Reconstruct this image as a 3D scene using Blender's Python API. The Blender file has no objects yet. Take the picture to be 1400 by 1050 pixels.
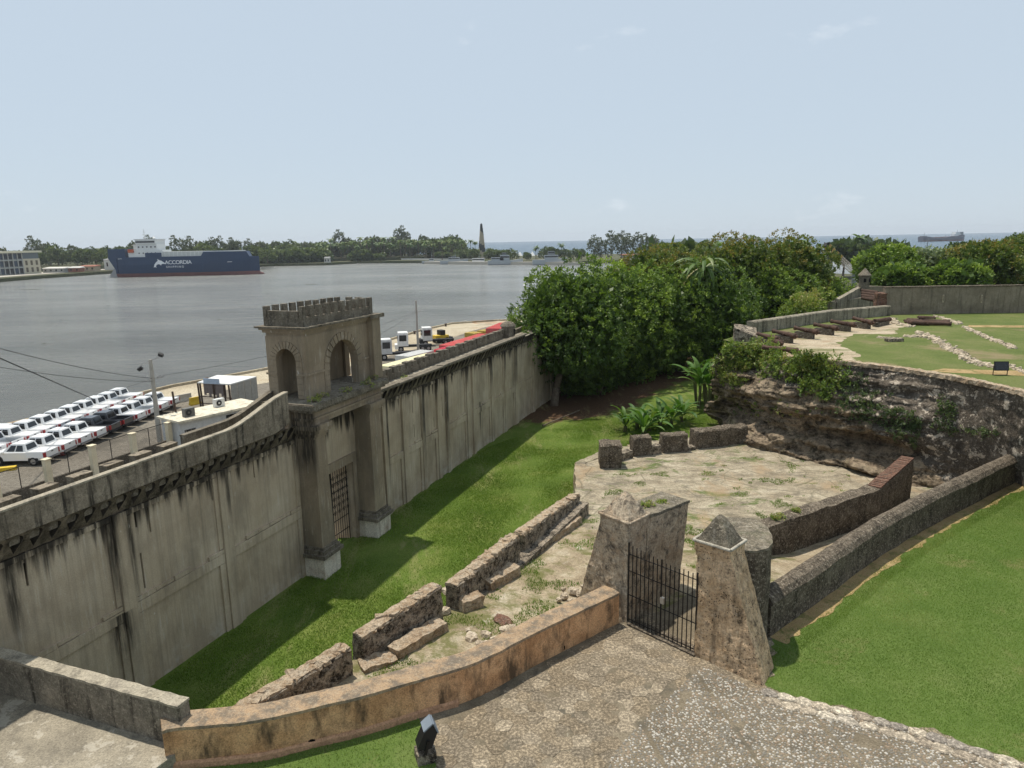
import bpy, bmesh, math, random
import numpy as np
from mathutils import Vector, Matrix, noise as mnoise
from mathutils.geometry import tessellate_polygon

# ---------------------------------------------------------------- camera, sky, sun
S = bpy.context.scene
F, CX, CY, CZ = 971.0, 700.0, 525.0, 9.5            # focal length and centre in photo pixels, eye height in metres
ROLL = math.atan(0.0188)
PITCH = math.atan((CY - 327.5) * math.cos(ROLL) / F)
_f = np.array([0, math.cos(PITCH), -math.sin(PITCH)]); _r = np.array([1.0, 0, 0]); _u = np.cross(_r, _f)
_c, _s = math.cos(ROLL), math.sin(ROLL)
cam = bpy.data.cameras.new('camera'); camo = bpy.data.objects.new('camera', cam); S.collection.objects.link(camo)
cam.sensor_fit = 'HORIZONTAL'; cam.sensor_width = 36.0; cam.lens = 36.0 * F / 1400.0
cam.clip_start = 0.1; cam.clip_end = 40000
_X = _r * _c - _u * _s; _Y = _r * _s + _u * _c; _Z = -_f
camo.matrix_world = Matrix(((_X[0], _Y[0], _Z[0], 0), (_X[1], _Y[1], _Z[1], 0), (_X[2], _Y[2], _Z[2], CZ), (0, 0, 0, 1)))
S.camera = camo

SUN_TO = Vector((-0.214, 0.240, 1.0)).normalized()     # towards the sun
EL = math.asin(SUN_TO.z); AZ = math.atan2(SUN_TO.x, SUN_TO.y)
w = bpy.data.worlds.new('World'); S.world = w; w.use_nodes = True
nt = w.node_tree; nt.nodes.clear()
sky = nt.nodes.new('ShaderNodeTexSky'); sky.sky_type = 'NISHITA'; sky.sun_disc = False
sky.sun_elevation = EL; sky.sun_rotation = AZ; sky.altitude = 0; sky.air_density = 1.0; sky.dust_density = 0.4; sky.ozone_density = 1.0
bg = nt.nodes.new('ShaderNodeBackground'); bg.inputs[1].default_value = 0.1
out = nt.nodes.new('ShaderNodeOutputWorld')
# thin scattered cloud wisps, the same over the whole dome
tc = nt.nodes.new('ShaderNodeTexCoord'); mp = nt.nodes.new('ShaderNodeMapping'); mp.inputs['Scale'].default_value = (1, 1, 2.6)
nz = nt.nodes.new('ShaderNodeTexNoise'); nz.inputs['Scale'].default_value = 5.2; nz.inputs['Detail'].default_value = 7; nz.inputs['Roughness'].default_value = 0.62
rp = nt.nodes.new('ShaderNodeValToRGB'); rp.color_ramp.elements[0].position = 0.62; rp.color_ramp.elements[0].color = (0, 0, 0, 1)
rp.color_ramp.elements[1].position = 0.8; rp.color_ramp.elements[1].color = (0.55, 0.55, 0.55, 1)
mx = nt.nodes.new('ShaderNodeMixRGB'); mx.inputs[2].default_value = (7.6, 7.9, 8.2, 1)
nt.links.new(tc.outputs['Generated'], mp.inputs[0]); nt.links.new(mp.outputs[0], nz.inputs['Vector']); nt.links.new(nz.outputs[0], rp.inputs[0])
# milky tropical haze: the blue of the clear sky is washed towards grey white
hz = nt.nodes.new('ShaderNodeMixRGB'); hz.inputs[0].default_value = 0.9; hz.inputs[2].default_value = (4.45, 5.2, 5.95, 1)
nt.links.new(sky.outputs[0], hz.inputs[1])
nt.links.new(rp.outputs[0], mx.inputs[0]); nt.links.new(hz.outputs[0], mx.inputs[1]); nt.links.new(mx.outputs[0], bg.inputs[0]); nt.links.new(bg.outputs[0], out.inputs[0])
sun = bpy.data.lights.new('sun', 'SUN'); sun.energy = 3.5; sun.angle = math.radians(1.0); sun.color = (1.0, 0.93, 0.82)
suno = bpy.data.objects.new('sun', sun); S.collection.objects.link(suno)
suno.rotation_euler = SUN_TO.to_track_quat('Z', 'Y').to_euler()
S.view_settings.view_transform = 'Standard'; S.view_settings.look = 'None'; S.view_settings.exposure = 0.38; S.view_settings.gamma = 1.0
S.cycles.max_bounces = 6; S.cycles.diffuse_bounces = 3; S.cycles.glossy_bounces = 3; S.cycles.transmission_bounces = 4; S.cycles.transparent_max_bounces = 8
S.cycles.caustics_reflective = False; S.cycles.caustics_refractive = False
S.cycles.use_denoising = True

# ---------------------------------------------------------------- pixels -> places
def ray(px, py):
    a = (px - CX) / F; b = -(py - CY) / F
    return _f + _r * (a * _c + b * _s) + _u * (-a * _s + b * _c)
def P(px, py, Z):                      # where the sight line meets level Z
    d = ray(px, py); t = (Z - CZ) / d[2]
    return Vector((d[0] * t, d[1] * t, Z))
def atY(px, py, Y):                    # the point of the sight line at forward distance Y
    d = ray(px, py); t = Y / d[1]
    return Vector((d[0] * t, Y, CZ + d[2] * t))
PAV, PLAT, GRASS, TERR, DOCK, WATER = 0.0, -1.0, -2.0, 3.6, -9.0, -11.0
# main river wall frame: local x along the wall, local y towards the river, z up
WA = Vector((-9.89, 16.93, 0)); WANG = math.atan2(19.84, 7.45)
WU = Vector((math.cos(WANG), math.sin(WANG), 0)); WN = Vector((WU.y, -WU.x, 0))
def WL(s, t, z): return WA + WU * s - WN * t + Vector((0, 0, z))
rng = np.random.default_rng(7); random.seed(7)

# ---------------------------------------------------------------- object helpers
COL = S.collection
def tag(o, label=None, cat=None, group=None, kind=None):
    if label: o['label'] = label
    if cat: o['category'] = cat
    if group: o['group'] = group
    if kind: o['kind'] = kind
    return o
def empty(name, loc=(0, 0, 0), rz=0.0, parent=None):
    o = bpy.data.objects.new(name, None); COL.objects.link(o); o.location = loc; o.rotation_euler = (0, 0, rz); o.empty_display_size = 0.3
    if parent: o.parent = parent
    return o
def link(name, me, parent=None, loc=None, rot=None, scale=None):
    o = bpy.data.objects.new(name, me); COL.objects.link(o)
    if parent: o.parent = parent
    if loc is not None: o.location = loc
    if rot is not None: o.rotation_euler = rot
    if scale is not None: o.scale = scale
    return o
def copy_tree(o, parent=None):
    c = o.copy(); COL.objects.link(c)
    c.parent = parent
    for ch in list(o.children):
        copy_tree(ch, c)
    return c
def mesh_np(name, V, Fq, mats, smooth=False, tint=None, mat_idx=None):
    """fast mesh from numpy: V (n,3), Fq (m,k) with k = 3 or 4"""
    me = bpy.data.meshes.new(name); V = np.asarray(V, np.float32); Fq = np.asarray(Fq, np.int32); k = Fq.shape[1]
    me.vertices.add(len(V)); me.vertices.foreach_set('co', V.ravel())
    me.loops.add(Fq.size); me.loops.foreach_set('vertex_index', Fq.ravel())
    me.polygons.add(len(Fq)); me.polygons.foreach_set('loop_start', np.arange(0, Fq.size, k, dtype=np.int32))
    me.polygons.foreach_set('loop_total', np.full(len(Fq), k, np.int32))
    if smooth: me.polygons.foreach_set('use_smooth', np.ones(len(Fq), bool))
    if mat_idx is not None: me.polygons.foreach_set('material_index', np.asarray(mat_idx, np.int32))
    for m in (mats if isinstance(mats, (list, tuple)) else [mats]): me.materials.append(m)
    if tint is not None:
        at = me.attributes.new('tint', 'FLOAT', 'POINT'); at.data.foreach_set('value', np.asarray(tint, np.float32))
    me.update(); me.validate()
    return me
class MB:
    """collects simple solids into one mesh"""
    def __init__(s): s.v = []; s.f = []; s.m = []; s.cur = 0
    def add(s, vs, fs):
        b = len(s.v); s.v += [tuple(v) for v in vs]; s.f += [tuple(i + b for i in f) for f in fs]; s.m += [s.cur] * len(fs); return s
    def box(s, x0, x1, y0, y1, z0, z1):
        return s.add([(x0, y0, z0), (x1, y0, z0), (x1, y1, z0), (x0, y1, z0), (x0, y0, z1), (x1, y0, z1), (x1, y1, z1), (x0, y1, z1)],
                     [(0, 3, 2, 1), (4, 5, 6, 7), (0, 1, 5, 4), (1, 2, 6, 5), (2, 3, 7, 6), (3, 0, 4, 7)])
    def frustum(s, b, z0, t, z1):     # b, t: four (x, y) each, counter-clockwise
        return s.add([(x, y, z0) for x, y in b] + [(x, y, z1) for x, y in t], [(0, 3, 2, 1), (4, 5, 6, 7), (0, 1, 5, 4), (1, 2, 6, 5), (2, 3, 7, 6), (3, 0, 4, 7)])
    def hexa(s, p): return s.add(p, [(0, 3, 2, 1), (4, 5, 6, 7), (0, 1, 5, 4), (1, 2, 6, 5), (2, 3, 7, 6), (3, 0, 4, 7)])
    def tube(s, p, q, r0, r1=None, n=8, cap=True):
        p, q = Vector(p), Vector(q); r1 = r0 if r1 is None else r1
        d = (q - p).normalized(); a = d.orthogonal().normalized(); b = d.cross(a)
        vs = [p + (a * math.cos(2 * math.pi * i / n) + b * math.sin(2 * math.pi * i / n)) * r0 for i in range(n)] + \
             [q + (a * math.cos(2 * math.pi * i / n) + b * math.sin(2 * math.pi * i / n)) * r1 for i in range(n)]
        fs = [(i, (i + 1) % n, n + (i + 1) % n, n + i) for i in range(n)]
        if cap: fs += [tuple(range(n - 1, -1, -1)), tuple(range(n, 2 * n))]
        return s.add(vs, fs)
    def chain(s, pts, radii, n=7):
        for i in range(len(pts) - 1): s.tube(pts[i], pts[i + 1], radii[i], radii[i + 1], n)
        return s
    def lathe(s, prof, n=16, axis='z', o=(0, 0, 0)):   # prof: (r, h)
        vs = []; o = Vector(o)
        for r, h in prof:
            for i in range(n):
                a = 2 * math.pi * i / n
                v = {'z': (r * math.cos(a), r * math.sin(a), h), 'x': (h, r * math.cos(a), r * math.sin(a)), 'y': (r * math.cos(a), h, r * math.sin(a))}[axis]
                vs.append(o + Vector(v))
        k = len(prof)
        fs = [(j * n + i, j * n + (i + 1) % n, (j + 1) * n + (i + 1) % n, (j + 1) * n + i) for j in range(k - 1) for i in range(n)]
        fs += [tuple(range(n - 1, -1, -1)), tuple(range((k - 1) * n, k * n))]
        return s.add(vs, fs)
    def prism(s, poly, h0, h1, axes='xyz'):
        """poly in the first two named axes, extruded along the third"""
        ax = ['xyz'.index(c) for c in axes]
        def mk(a, b, c):
            v = [0, 0, 0]; v[ax[0]] = a; v[ax[1]] = b; v[ax[2]] = c; return tuple(v)
        n = len(poly); vs = [mk(a, b, h0) for a, b in poly] + [mk(a, b, h1) for a, b in poly]
        tris = tessellate_polygon([[Vector((a, b, 0)) for a, b in poly]])
        fs = [tuple(t) for t in tris] + [tuple(i + n for i in t) for t in tris] + [(i, (i + 1) % n, n + (i + 1) % n, n + i) for i in range(n)]
        return s.add(vs, fs)
    def loft(s, rings, close=True, caps=True):
        n = len(rings[0]); vs = [v for r in rings for v in r]
        fs = []
        for j in range(len(rings) - 1):
            for i in range(n if close else n - 1):
                fs.append((j * n + i, j * n + (i + 1) % n, (j + 1) * n + (i + 1) % n, (j + 1) * n + i))
        if caps: fs += [tuple(range(n - 1, -1, -1)), tuple(range((len(rings) - 1) * n, len(rings) * n))]
        return s.add(vs, fs)
    def mesh(s, name, mats, smooth=False, fix=True):
        me = bpy.data.meshes.new(name); me.from_pydata(s.v, [], s.f)
        for m in (mats if isinstance(mats, (list, tuple)) else [mats]): me.materials.append(m)
        me.polygons.foreach_set('material_index', s.m)
        if fix:
            bm = bmesh.new(); bm.from_mesh(me); bmesh.ops.recalc_face_normals(bm, faces=bm.faces); bm.to_mesh(me); bm.free()
        if smooth: me.polygons.foreach_set('use_smooth', [True] * len(me.polygons))
        me.update(); return me
    def build(s, name, mats, parent=None, loc=None, rot=None, smooth=False):
        return link(name, s.mesh(name, mats, smooth), parent, loc, rot)
def resample(pts, seg):
    pts = [Vector(p) for p in pts]; out = [pts[0]]
    for a, b in zip(pts, pts[1:]):
        n = max(1, int(math.ceil((b - a).length / seg)))
        out += [a.lerp(b, i / n) for i in range(1, n + 1)]
    return out
def smooth_path(pts, k=6):              # Catmull-Rom
    pts = [Vector(p) for p in pts]; q = [pts[0] * 2 - pts[1]] + pts + [pts[-1] * 2 - pts[-2]]; out = []
    for i in range(1, len(q) - 2):
        for j in range(k):
            t = j / k; a, b, c, d = q[i - 1], q[i], q[i + 1], q[i + 2]
            out.append(0.5 * ((2 * b) + (c - a) * t + (2 * a - 5 * b + 4 * c - d) * t * t + (3 * b - a - 3 * c + d) * t * t * t))
    out.append(pts[-1]); return out
def wobble(v, amp, sc, sharp=0.0):
    n = mnoise.noise_vector(v * sc) + 0.5 * mnoise.noise_vector(v * sc * 2.7)
    return v + n * amp
def path_wall(name, front, prof, mat, seg=0.2, cell=0.18, amp=0.02, sc=1.6, side=1, parent=None, zoff=None, top_amp=0.0, smooth=False):
    """solid wall along the ground line `front`; prof = [(d, z)...] closed section, d towards `side` (1: left of travel)"""
    pts = resample(front, seg); ring0 = resample([Vector((d, z, 0)) for d, z in prof] + [Vector((prof[0][0], prof[0][1], 0))], cell)[:-1]
    zt = max(z for d, z in prof); rings = []
    for i, p in enumerate(pts):
        t = (pts[min(i + 1, len(pts) - 1)] - pts[max(i - 1, 0)]); t.z = 0; t.normalize(); n = Vector((-t.y, t.x, 0)) * side
        r = []
        for q in ring0:
            v = Vector((p.x, p.y, p.z)) + n * q.x + Vector((0, 0, q.y))
            if top_amp and q.y > zt * 0.45:
                v.z += (mnoise.noise(Vector((p.x, p.y, 3.1)) * 1.7) + 0.6 * mnoise.noise(Vector((p.x + q.x * 2, p.y, 9.1)) * 4.3)) * top_amp * (q.y / zt)
            r.append(wobble(v, amp, sc))
        rings.append(r)
    m = MB(); m.loft(rings)
    return m.build(name, mat, parent, smooth=smooth)
def weather(me, cell, amp, sc, rounds=4):
    bm = bmesh.new(); bm.from_mesh(me)
    for _ in range(rounds):
        es = [e for e in bm.edges if e.calc_length() > cell]
        if not es: break
        bmesh.ops.subdivide_edges(bm, edges=es, cuts=1, use_grid_fill=True)
    bmesh.ops.triangulate(bm, faces=[f for f in bm.faces if len(f.verts) > 4])
    for v in bm.verts: v.co = wobble(v.co, amp, sc)
    bm.to_mesh(me); bm.free(); me.update(); return me
def sheet(name, pts, mat, parent=None):
    tris = tessellate_polygon([[Vector((p[0], p[1], 0)) for p in pts]])
    m = MB(); m.add([tuple(p) for p in pts], [tuple(t) for t in tris]); me = m.mesh(name, mat)
    bm = bmesh.new(); bm.from_mesh(me)
    for f in bm.faces:
        if f.normal.z < 0: f.normal_flip()
    bm.to_mesh(me); bm.free()
    return link(name, me, parent)
def in_poly(x, y, poly):
    c = np.zeros(len(x), bool); n = len(poly); j = n - 1
    for i in range(n):
        xi, yi, xj, yj = poly[i][0], poly[i][1], poly[j][0], poly[j][1]
        c ^= ((yi > y) != (yj > y)) & (x < (xj - xi) * (y - yi) / (yj - yi + 1e-12) + xi); j = i
    return c
def scatter(poly, n):
    xs = [p[0] for p in poly]; ys = [p[1] for p in poly]; X = rng.uniform(min(xs), max(xs), n * 4); Y = rng.uniform(min(ys), max(ys), n * 4)
    k = in_poly(X, Y, poly); return np.stack([X[k], Y[k]], 1)[:n]

# ---------------------------------------------------------------- materials
class NT:
    def __init__(s, name, rough=0.9, spec=0.3):
        s.m = bpy.data.materials.new(name); s.m.use_nodes = True; s.t = s.m.node_tree; s.b = s.t.nodes['Principled BSDF']
        s.b.inputs['Roughness'].default_value = rough; s.b.inputs['Specular IOR Level'].default_value = spec; s._pos = None; s._obj = None
    def n(s, t): return s.t.nodes.new(t)
    def l(s, a, b): s.t.links.new(a, b)
    def pos(s):
        if s._pos is None: s._pos = s.n('ShaderNodeNewGeometry').outputs['Position']
        return s._pos
    def obj(s):
        if s._obj is None: s._obj = s.n('ShaderNodeTexCoord').outputs['Object']
        return s._obj
    def put(s, sock, v):
        if isinstance(v, (int, float)): sock.default_value = v
        elif isinstance(v, (tuple, list)): sock.default_value = tuple(v) + ((1,) if len(v) == 3 and sock.type == 'RGBA' else ())
        else: s.l(v, sock)
    def map(s, vec, scale, rot=(0, 0, 0), loc=(0, 0, 0)):
        m = s.n('ShaderNodeMapping'); m.inputs['Scale'].default_value = scale; m.inputs['Rotation'].default_value = rot; m.inputs['Location'].default_value = loc; s.l(vec, m.inputs[0]); return m.outputs[0]
    def noise(s, vec, scale, detail=5, rough=0.6, dist=0.0):
        m = s.n('ShaderNodeTexNoise'); s.l(vec, m.inputs['Vector']); m.inputs['Scale'].default_value = scale; m.inputs['Detail'].default_value = detail
        m.inputs['Roughness'].default_value = rough; m.inputs['Distortion'].default_value = dist; return m.outputs[0]
    def voro(s, vec, scale, feature='F1', out='Distance', rnd=1.0):
        m = s.n('ShaderNodeTexVoronoi'); m.feature = feature; s.l(vec, m.inputs['Vector']); m.inputs['Scale'].default_value = scale; m.inputs['Randomness'].default_value = rnd; return m.outputs[out]
    def ramp(s, fac, stops, interp='LINEAR'):
        r = s.n('ShaderNodeValToRGB'); cr = r.color_ramp; cr.interpolation = interp
        while len(cr.elements) < len(stops): cr.elements.new(0.5)
        for e, (p, c) in zip(cr.elements, stops):
            e.position = p; e.color = (c, c, c, 1) if isinstance(c, (int, float)) else tuple(c) + (1,)
        s.l(fac, r.inputs[0]); return r.outputs[0]
    def mix(s, fac, a, b, mode='MIX'):
        m = s.n('ShaderNodeMixRGB'); m.blend_type = mode; s.put(m.inputs[0], fac); s.put(m.inputs[1], a); s.put(m.inputs[2], b); return m.outputs[0]
    def math(s, op, a, b=0.0, clamp=False):
        m = s.n('ShaderNodeMath'); m.operation = op; m.use_clamp = clamp; s.put(m.inputs[0], a); s.put(m.inputs[1], b); return m.outputs[0]
    def xyz(s, vec):
        m = s.n('ShaderNodeSeparateXYZ'); s.l(vec, m.inputs[0]); return m.outputs
    def range(s, v, a, b, c=0.0, d=1.0):
        m = s.n('ShaderNodeMapRange'); m.interpolation_type = 'SMOOTHSTEP'; s.put(m.inputs[0], v); m.inputs[1].default_value = a; m.inputs[2].default_value = b; m.inputs[3].default_value = c; m.inputs[4].default_value = d; return m.outputs[0]
    def attr(s, name, out='Fac'):
        m = s.n('ShaderNodeAttribute'); m.attribute_name = name; return m.outputs[out]
    def bump(s, h, strength, dist=0.02):
        m = s.n('ShaderNodeBump'); m.inputs['Strength'].default_value = strength; m.inputs['Distance'].default_value = dist; s.l(h, m.inputs['Height']); s.l(m.outputs[0], s.b.inputs['Normal'])
    def col(s, v): s.put(s.b.inputs['Base Color'], v); return s
def plain(name, c, rough=0.6, metal=0.0, spec=0.4, var=0.12, scale=3.0):
    t = NT(name, rough, spec); t.b.inputs['Metallic'].default_value = metal
    n = t.noise(t.obj(), scale, 4); d = tuple(x * (1 - var) for x in c); u = tuple(min(1, x * (1 + var)) for x in c)
    t.col(t.ramp(n, [(0.3, d), (0.7, u)])); return t.m
def stone(name, cols, scale=1.2, streak=0.0, dark=(0.03, 0.028, 0.024), chips=0.0, chip=(0.5, 0.46, 0.38), blot=0.0, bump=0.5, fine=26, rough=0.92, local=False, moss=0.0, sk=(5, 5, 0.35), streak_at=0.52, bumpd=0.03, blot_at=0.5, gain=1.3, pits=0.0, fleck=0.0, fleck_c=(0.5, 0.44, 0.34)):
    cols = [tuple(min(.75, x * gain) for x in c) for c in cols]
    """weathered masonry: mottled base, dark vertical water stains, mould blotches, pale spalled patches"""
    t = NT(name, rough, 0.2); p = t.obj() if local else t.pos()
    n = t.noise(p, scale, 7, 0.68, 0.1); k = len(cols)
    c = t.ramp(n, [(0.28 + 0.44 * i / max(1, k - 1), cols[i]) for i in range(k)])
    f = t.noise(p, fine, 4, 0.7); c = t.mix(0.75, c, t.ramp(f, [(0.28, 0.42), (0.5, 1.0), (0.72, 1.5)]), 'MULTIPLY')
    if blot:
        b = t.noise(p, scale * 1.9, 9, 0.74, 0.15); c = t.mix(t.math('MULTIPLY', t.ramp(b, [(blot_at, 0.0), (blot_at + 0.13, 1.0)]), blot), c, dark)
    if streak:
        g = t.noise(t.map(p, sk), 1.0, 6, 0.62); c = t.mix(t.math('MULTIPLY', t.ramp(g, [(streak_at, 0.0), (streak_at + 0.16, 1.0)]), streak), c, dark)
    if chips:
        h = t.noise(p, scale * 2.6, 9, 0.74, 0.3); c = t.mix(t.math('MULTIPLY', t.ramp(h, [(0.55, 0.0), (0.575, 1.0)]), chips), c, chip)
    if fleck:
        h2 = t.noise(p, scale * 7.5, 6, 0.8); c = t.mix(t.math('MULTIPLY', t.ramp(h2, [(0.545, 0.0), (0.585, 1.0)]), fleck), c, fleck_c)
    if pits:
        pv_ = t.voro(p, 17.0); pm = t.noise(p, 2.3, 5, 0.7); c = t.mix(t.math('MULTIPLY', t.math('MULTIPLY', t.range(pv_, 0.16, 0.30, 1.0, 0.0), t.ramp(pm, [(0.42, 0.0), (0.52, 1.0)])), pits), c, dark)
    if moss:
        g = t.noise(p, scale * 1.4, 7, 0.7); c = t.mix(t.math('MULTIPLY', t.ramp(g, [(0.54, 0.0), (0.64, 1.0)]), moss), c, (0.06, 0.09, 0.025))
    t.col(c)
    hgt = t.math('ADD', t.math('MULTIPLY', f, 0.5), t.noise(p, scale * 6, 6, 0.7)); t.bump(hgt, bump, bumpd); return t.m
M = {}
M['wall'] = None
def wall_mat(name, cols, mould, grime=.42):
    t = NT(name, 0.93, 0.15); p = t.obj(); x, y, z = t.xyz(p)[:3]
    n = t.noise(p, 0.55, 6, 0.6, 0.5); c = t.ramp(n, [(0.3, cols[0]), (0.5, cols[1]), (0.72, cols[2])])
    f = t.noise(p, 30, 3, 0.7); c = t.mix(0.7, c, t.ramp(f, [(0.25, 0.7), (0.5, 1.0), (0.75, 1.22)]), 'MULTIPLY')
    g0 = t.noise(t.map(p, (9, 9, 0.22)), 1.0, 6, 0.65); c = t.mix(t.ramp(g0, [(0.47, 0.0), (0.7, 0.38)]), c, (0.16, 0.138, 0.105))          # fine run marks
    pale = t.noise(t.map(p, (6, 6, 0.5)), 1.3, 6, 0.7); c = t.mix(t.ramp(pale, [(0.57, 0.0), (0.68, 0.4)]), c, (0.6, 0.56, 0.48))
    gr = t.noise(t.map(p, (1, 1, .45)), 0.8, 9, 0.72); c = t.mix(t.ramp(gr, [(0.48, 0.0), (0.64, grime)]), c, (0.15, 0.127, 0.095))      # broad grime
    # heavy mould runs from the drains
    tot = None
    for s0, wd, ztop, zlen in ((-2.9, .16, 3.2, 3.0), (-0.42, .14, 3.2, 3.0), (0.1, .12, 3.2, 2.9), (-0.45, .3, .4, 1.6), (3.55, .1, 3.2, 2.2), (6.95, .2, 3.0, 1.6), (12.9, .1, 3.2, 4.8), (16.15, .13, 3.2, 5.2), (18.7, .12, 3.2, 4.6), (17.6, .07, 3.2, 1.6), (21.2, .12, 3.2, 1.5), (24.6, .14, 3.2, 2.6), (26.8, .1, 3.2, 2.4), (23.0, .1, .7, 2.2), (28.7, .2, 3.2, 3.2)):
        d = t.math('ABSOLUTE', t.math('SUBTRACT', x, s0)); a = t.math('MULTIPLY', t.range(d, wd * 0.3, wd * 1.6, 1.0, 0.0), t.range(z, ztop - zlen, ztop - zlen * 0.35, 0.0, 1.0))
        if ztop < 3: a = t.math('MULTIPLY', a, t.range(z, ztop - .02, ztop + .02, 1.0, 0.0))
        tot = a if tot is None else t.math('MAXIMUM', tot, a)
    rag = t.noise(t.map(p, (12, 12, 0.9)), 1.0, 5, 0.7)
    c = t.mix(t.math('MULTIPLY', t.math('MULTIPLY', tot, t.range(rag, 0.25, 0.6)), 0.9), c, (0.022, 0.02, 0.017))
    # mould hanging down from under the corbels, ragged lower edge
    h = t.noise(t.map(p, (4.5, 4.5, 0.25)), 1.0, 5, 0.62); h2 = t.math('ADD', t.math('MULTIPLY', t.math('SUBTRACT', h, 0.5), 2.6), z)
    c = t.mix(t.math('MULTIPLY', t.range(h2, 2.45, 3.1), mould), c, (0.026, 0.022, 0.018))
    lo = t.noise(p, 1.3, 6, 0.7); c = t.mix(t.math('MULTIPLY', t.range(z, -2.2, -1.2, 1.0, 0.0), t.ramp(lo, [(0.5, 0.0), (0.62, 0.6)])), c, (0.6, 0.56, 0.48))
    sp = t.noise(t.map(p, (7, 7, 1.6)), 1.4, 8, 0.75); c = t.mix(t.ramp(sp, [(0.64, 0.0), (0.67, 0.75)]), c, (0.68, 0.65, 0.58))
    t.col(c); t.bump(t.math('ADD', t.math('MULTIPLY', f, 0.4), t.noise(t.map(p, (10, 10, 2)), 1, 5, 0.7)), 0.5, 0.02); return t.m
M['wall'] = wall_mat('stained_wall_plaster', [(0.36, 0.285, 0.195), (0.45, 0.365, 0.258), (0.53, 0.445, 0.33)], 0.95)
M['tower'] = wall_mat('tower_plaster', [(0.205, 0.158, 0.105), (0.275, 0.218, 0.15), (0.35, 0.285, 0.2)], 0.0, .6)
M['parapet'] = stone('mouldy_parapet', [(0.115, 0.095, 0.068), (0.18, 0.151, 0.112), (0.27, 0.23, 0.172)], 1.4, streak=0.95, dark=(0.035, 0.03, 0.024), chips=0.2, chip=(0.42, 0.37, 0.28), blot=.55, blot_at=.5, bump=0.5, sk=(6, 6, 0.45), streak_at=.5)
M['cove'] = stone('stained_cove', [(0.05, 0.041, 0.03), (0.105, 0.086, 0.063), (0.24, 0.2, 0.148)], 1.3, gain=1.0, blot=.9, blot_at=.5, dark=(0.018, 0.015, 0.012), streak=.6, bump=.5)
M['corbel'] = stone('mould_and_shade_niche', [(0.018, 0.015, 0.012), (0.035, 0.029, 0.022), (0.08, 0.066, 0.05)], 2.0, gain=1.0, streak=0.7, dark=(0.014, 0.012, 0.01), bump=0.6)  # niche insides: recess shade painted in as near black, along with mould
M['cap'] = stone('pale_worn_cap', [(0.25, 0.215, 0.16), (0.36, 0.32, 0.245), (0.17, 0.15, 0.12)], 1.6, gain=1.0, blot=0.5, bump=0.4)
M['crenel'] = stone('mouldy_merlon', [(0.08, 0.068, 0.05), (0.135, 0.116, 0.087), (0.21, 0.183, 0.14)], 1.8, gain=1.1, streak=0.7, dark=(0.032, 0.027, 0.021), chips=0.15, fleck=.25, bump=0.5)
M['whitebase'] = stone('whitewashed_pedestal', [(0.42, 0.37, 0.29), (0.52, 0.48, 0.4), (0.33, 0.25, 0.17)], 1.8, streak=0.6, dark=(0.2, 0.15, 0.11), bump=0.3)
M['ruin'] = stone('weathered_coral_stone', [(0.1, 0.08, 0.06), (0.22, 0.18, 0.134), (0.37, 0.31, 0.235), (0.15, 0.122, 0.093)], 2.4, gain=1.15, blot=0.97, dark=(0.02, 0.016, 0.012), chips=0.35, chip=(0.52, 0.46, 0.37), fleck=.6, bump=1.0, fine=20, bumpd=0.08, blot_at=0.44, pits=.8)
M['ruin_top'] = stone('coral_stone_rubble', [(0.2, 0.15, 0.105), (0.38, 0.27, 0.17), (0.5, 0.4, 0.285), (0.28, 0.2, 0.13)], 3.0, gain=1.05, blot=0.55, dark=(0.05, 0.042, 0.033), chips=0.5, chip=(0.56, 0.5, 0.39), fleck=.4, bump=1.0, fine=14, bumpd=0.08, pits=.6)
M['cliff'] = stone('coral_rock_face', [(0.085, 0.064, 0.044), (0.2, 0.152, 0.103), (0.33, 0.26, 0.18), (0.16, 0.12, 0.083)], 1.2, gain=1.15, blot=0.9, blot_at=.47, dark=(0.022, 0.018, 0.013), chips=0.25, chip=(0.4, 0.32, 0.225), fleck=.25, fleck_c=(.36, .29, .2), bump=1.0, fine=9, bumpd=0.14, moss=0.2, pits=.5)
M['rampart'] = stone('lichen_black_rampart', [(0.05, 0.041, 0.032), (0.095, 0.078, 0.06), (0.17, 0.143, 0.112)], 1.0, gain=1.1, streak=0.4, dark=(0.022, 0.018, 0.015), chips=1.0, chip=(0.5, 0.43, 0.345), fleck=.45, fleck_c=(.36, .31, .25), bump=1.0, fine=12, bumpd=0.08, pits=.4)
M['orange'] = stone('ochre_render', [(0.26, 0.138, 0.066), (0.385, 0.212, 0.104), (0.48, 0.285, 0.15), (0.31, 0.172, 0.085)], 1.3, streak=0.9, streak_at=.5, dark=(0.07, 0.048, 0.03), blot=0.6, blot_at=.54, bump=0.45, fine=34, sk=(3, 3, 0.9), pits=.35)
M['orange_top'] = stone('ochre_wall_top', [(0.23, 0.165, 0.105), (0.35, 0.245, 0.15), (0.28, 0.215, 0.15)], 1.7, gain=1.0, fleck=.4, fleck_c=(.42, .35, .25), blot=0.8, blot_at=.45, dark=(0.12, 0.105, 0.085), bump=0.5, fine=40)
M['redplinth'] = stone('reddish_plinth', [(0.3, 0.17, 0.1), (0.38, 0.22, 0.13)], 2.0, blot=0.4, dark=(0.12, 0.07, 0.04), bump=0.3)
M['pier'] = stone('gate_pier_render', [(0.27, 0.17, 0.095), (0.42, 0.285, 0.165), (0.52, 0.375, 0.235), (0.25, 0.165, 0.1)], 1.5, gain=1.2, blot=0.85, blot_at=.53, dark=(0.028, 0.022, 0.016), streak=0.5, chips=0.3, chip=(0.55, 0.45, 0.32), bump=0.9, fine=15, bumpd=0.06, pits=1.0)
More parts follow.
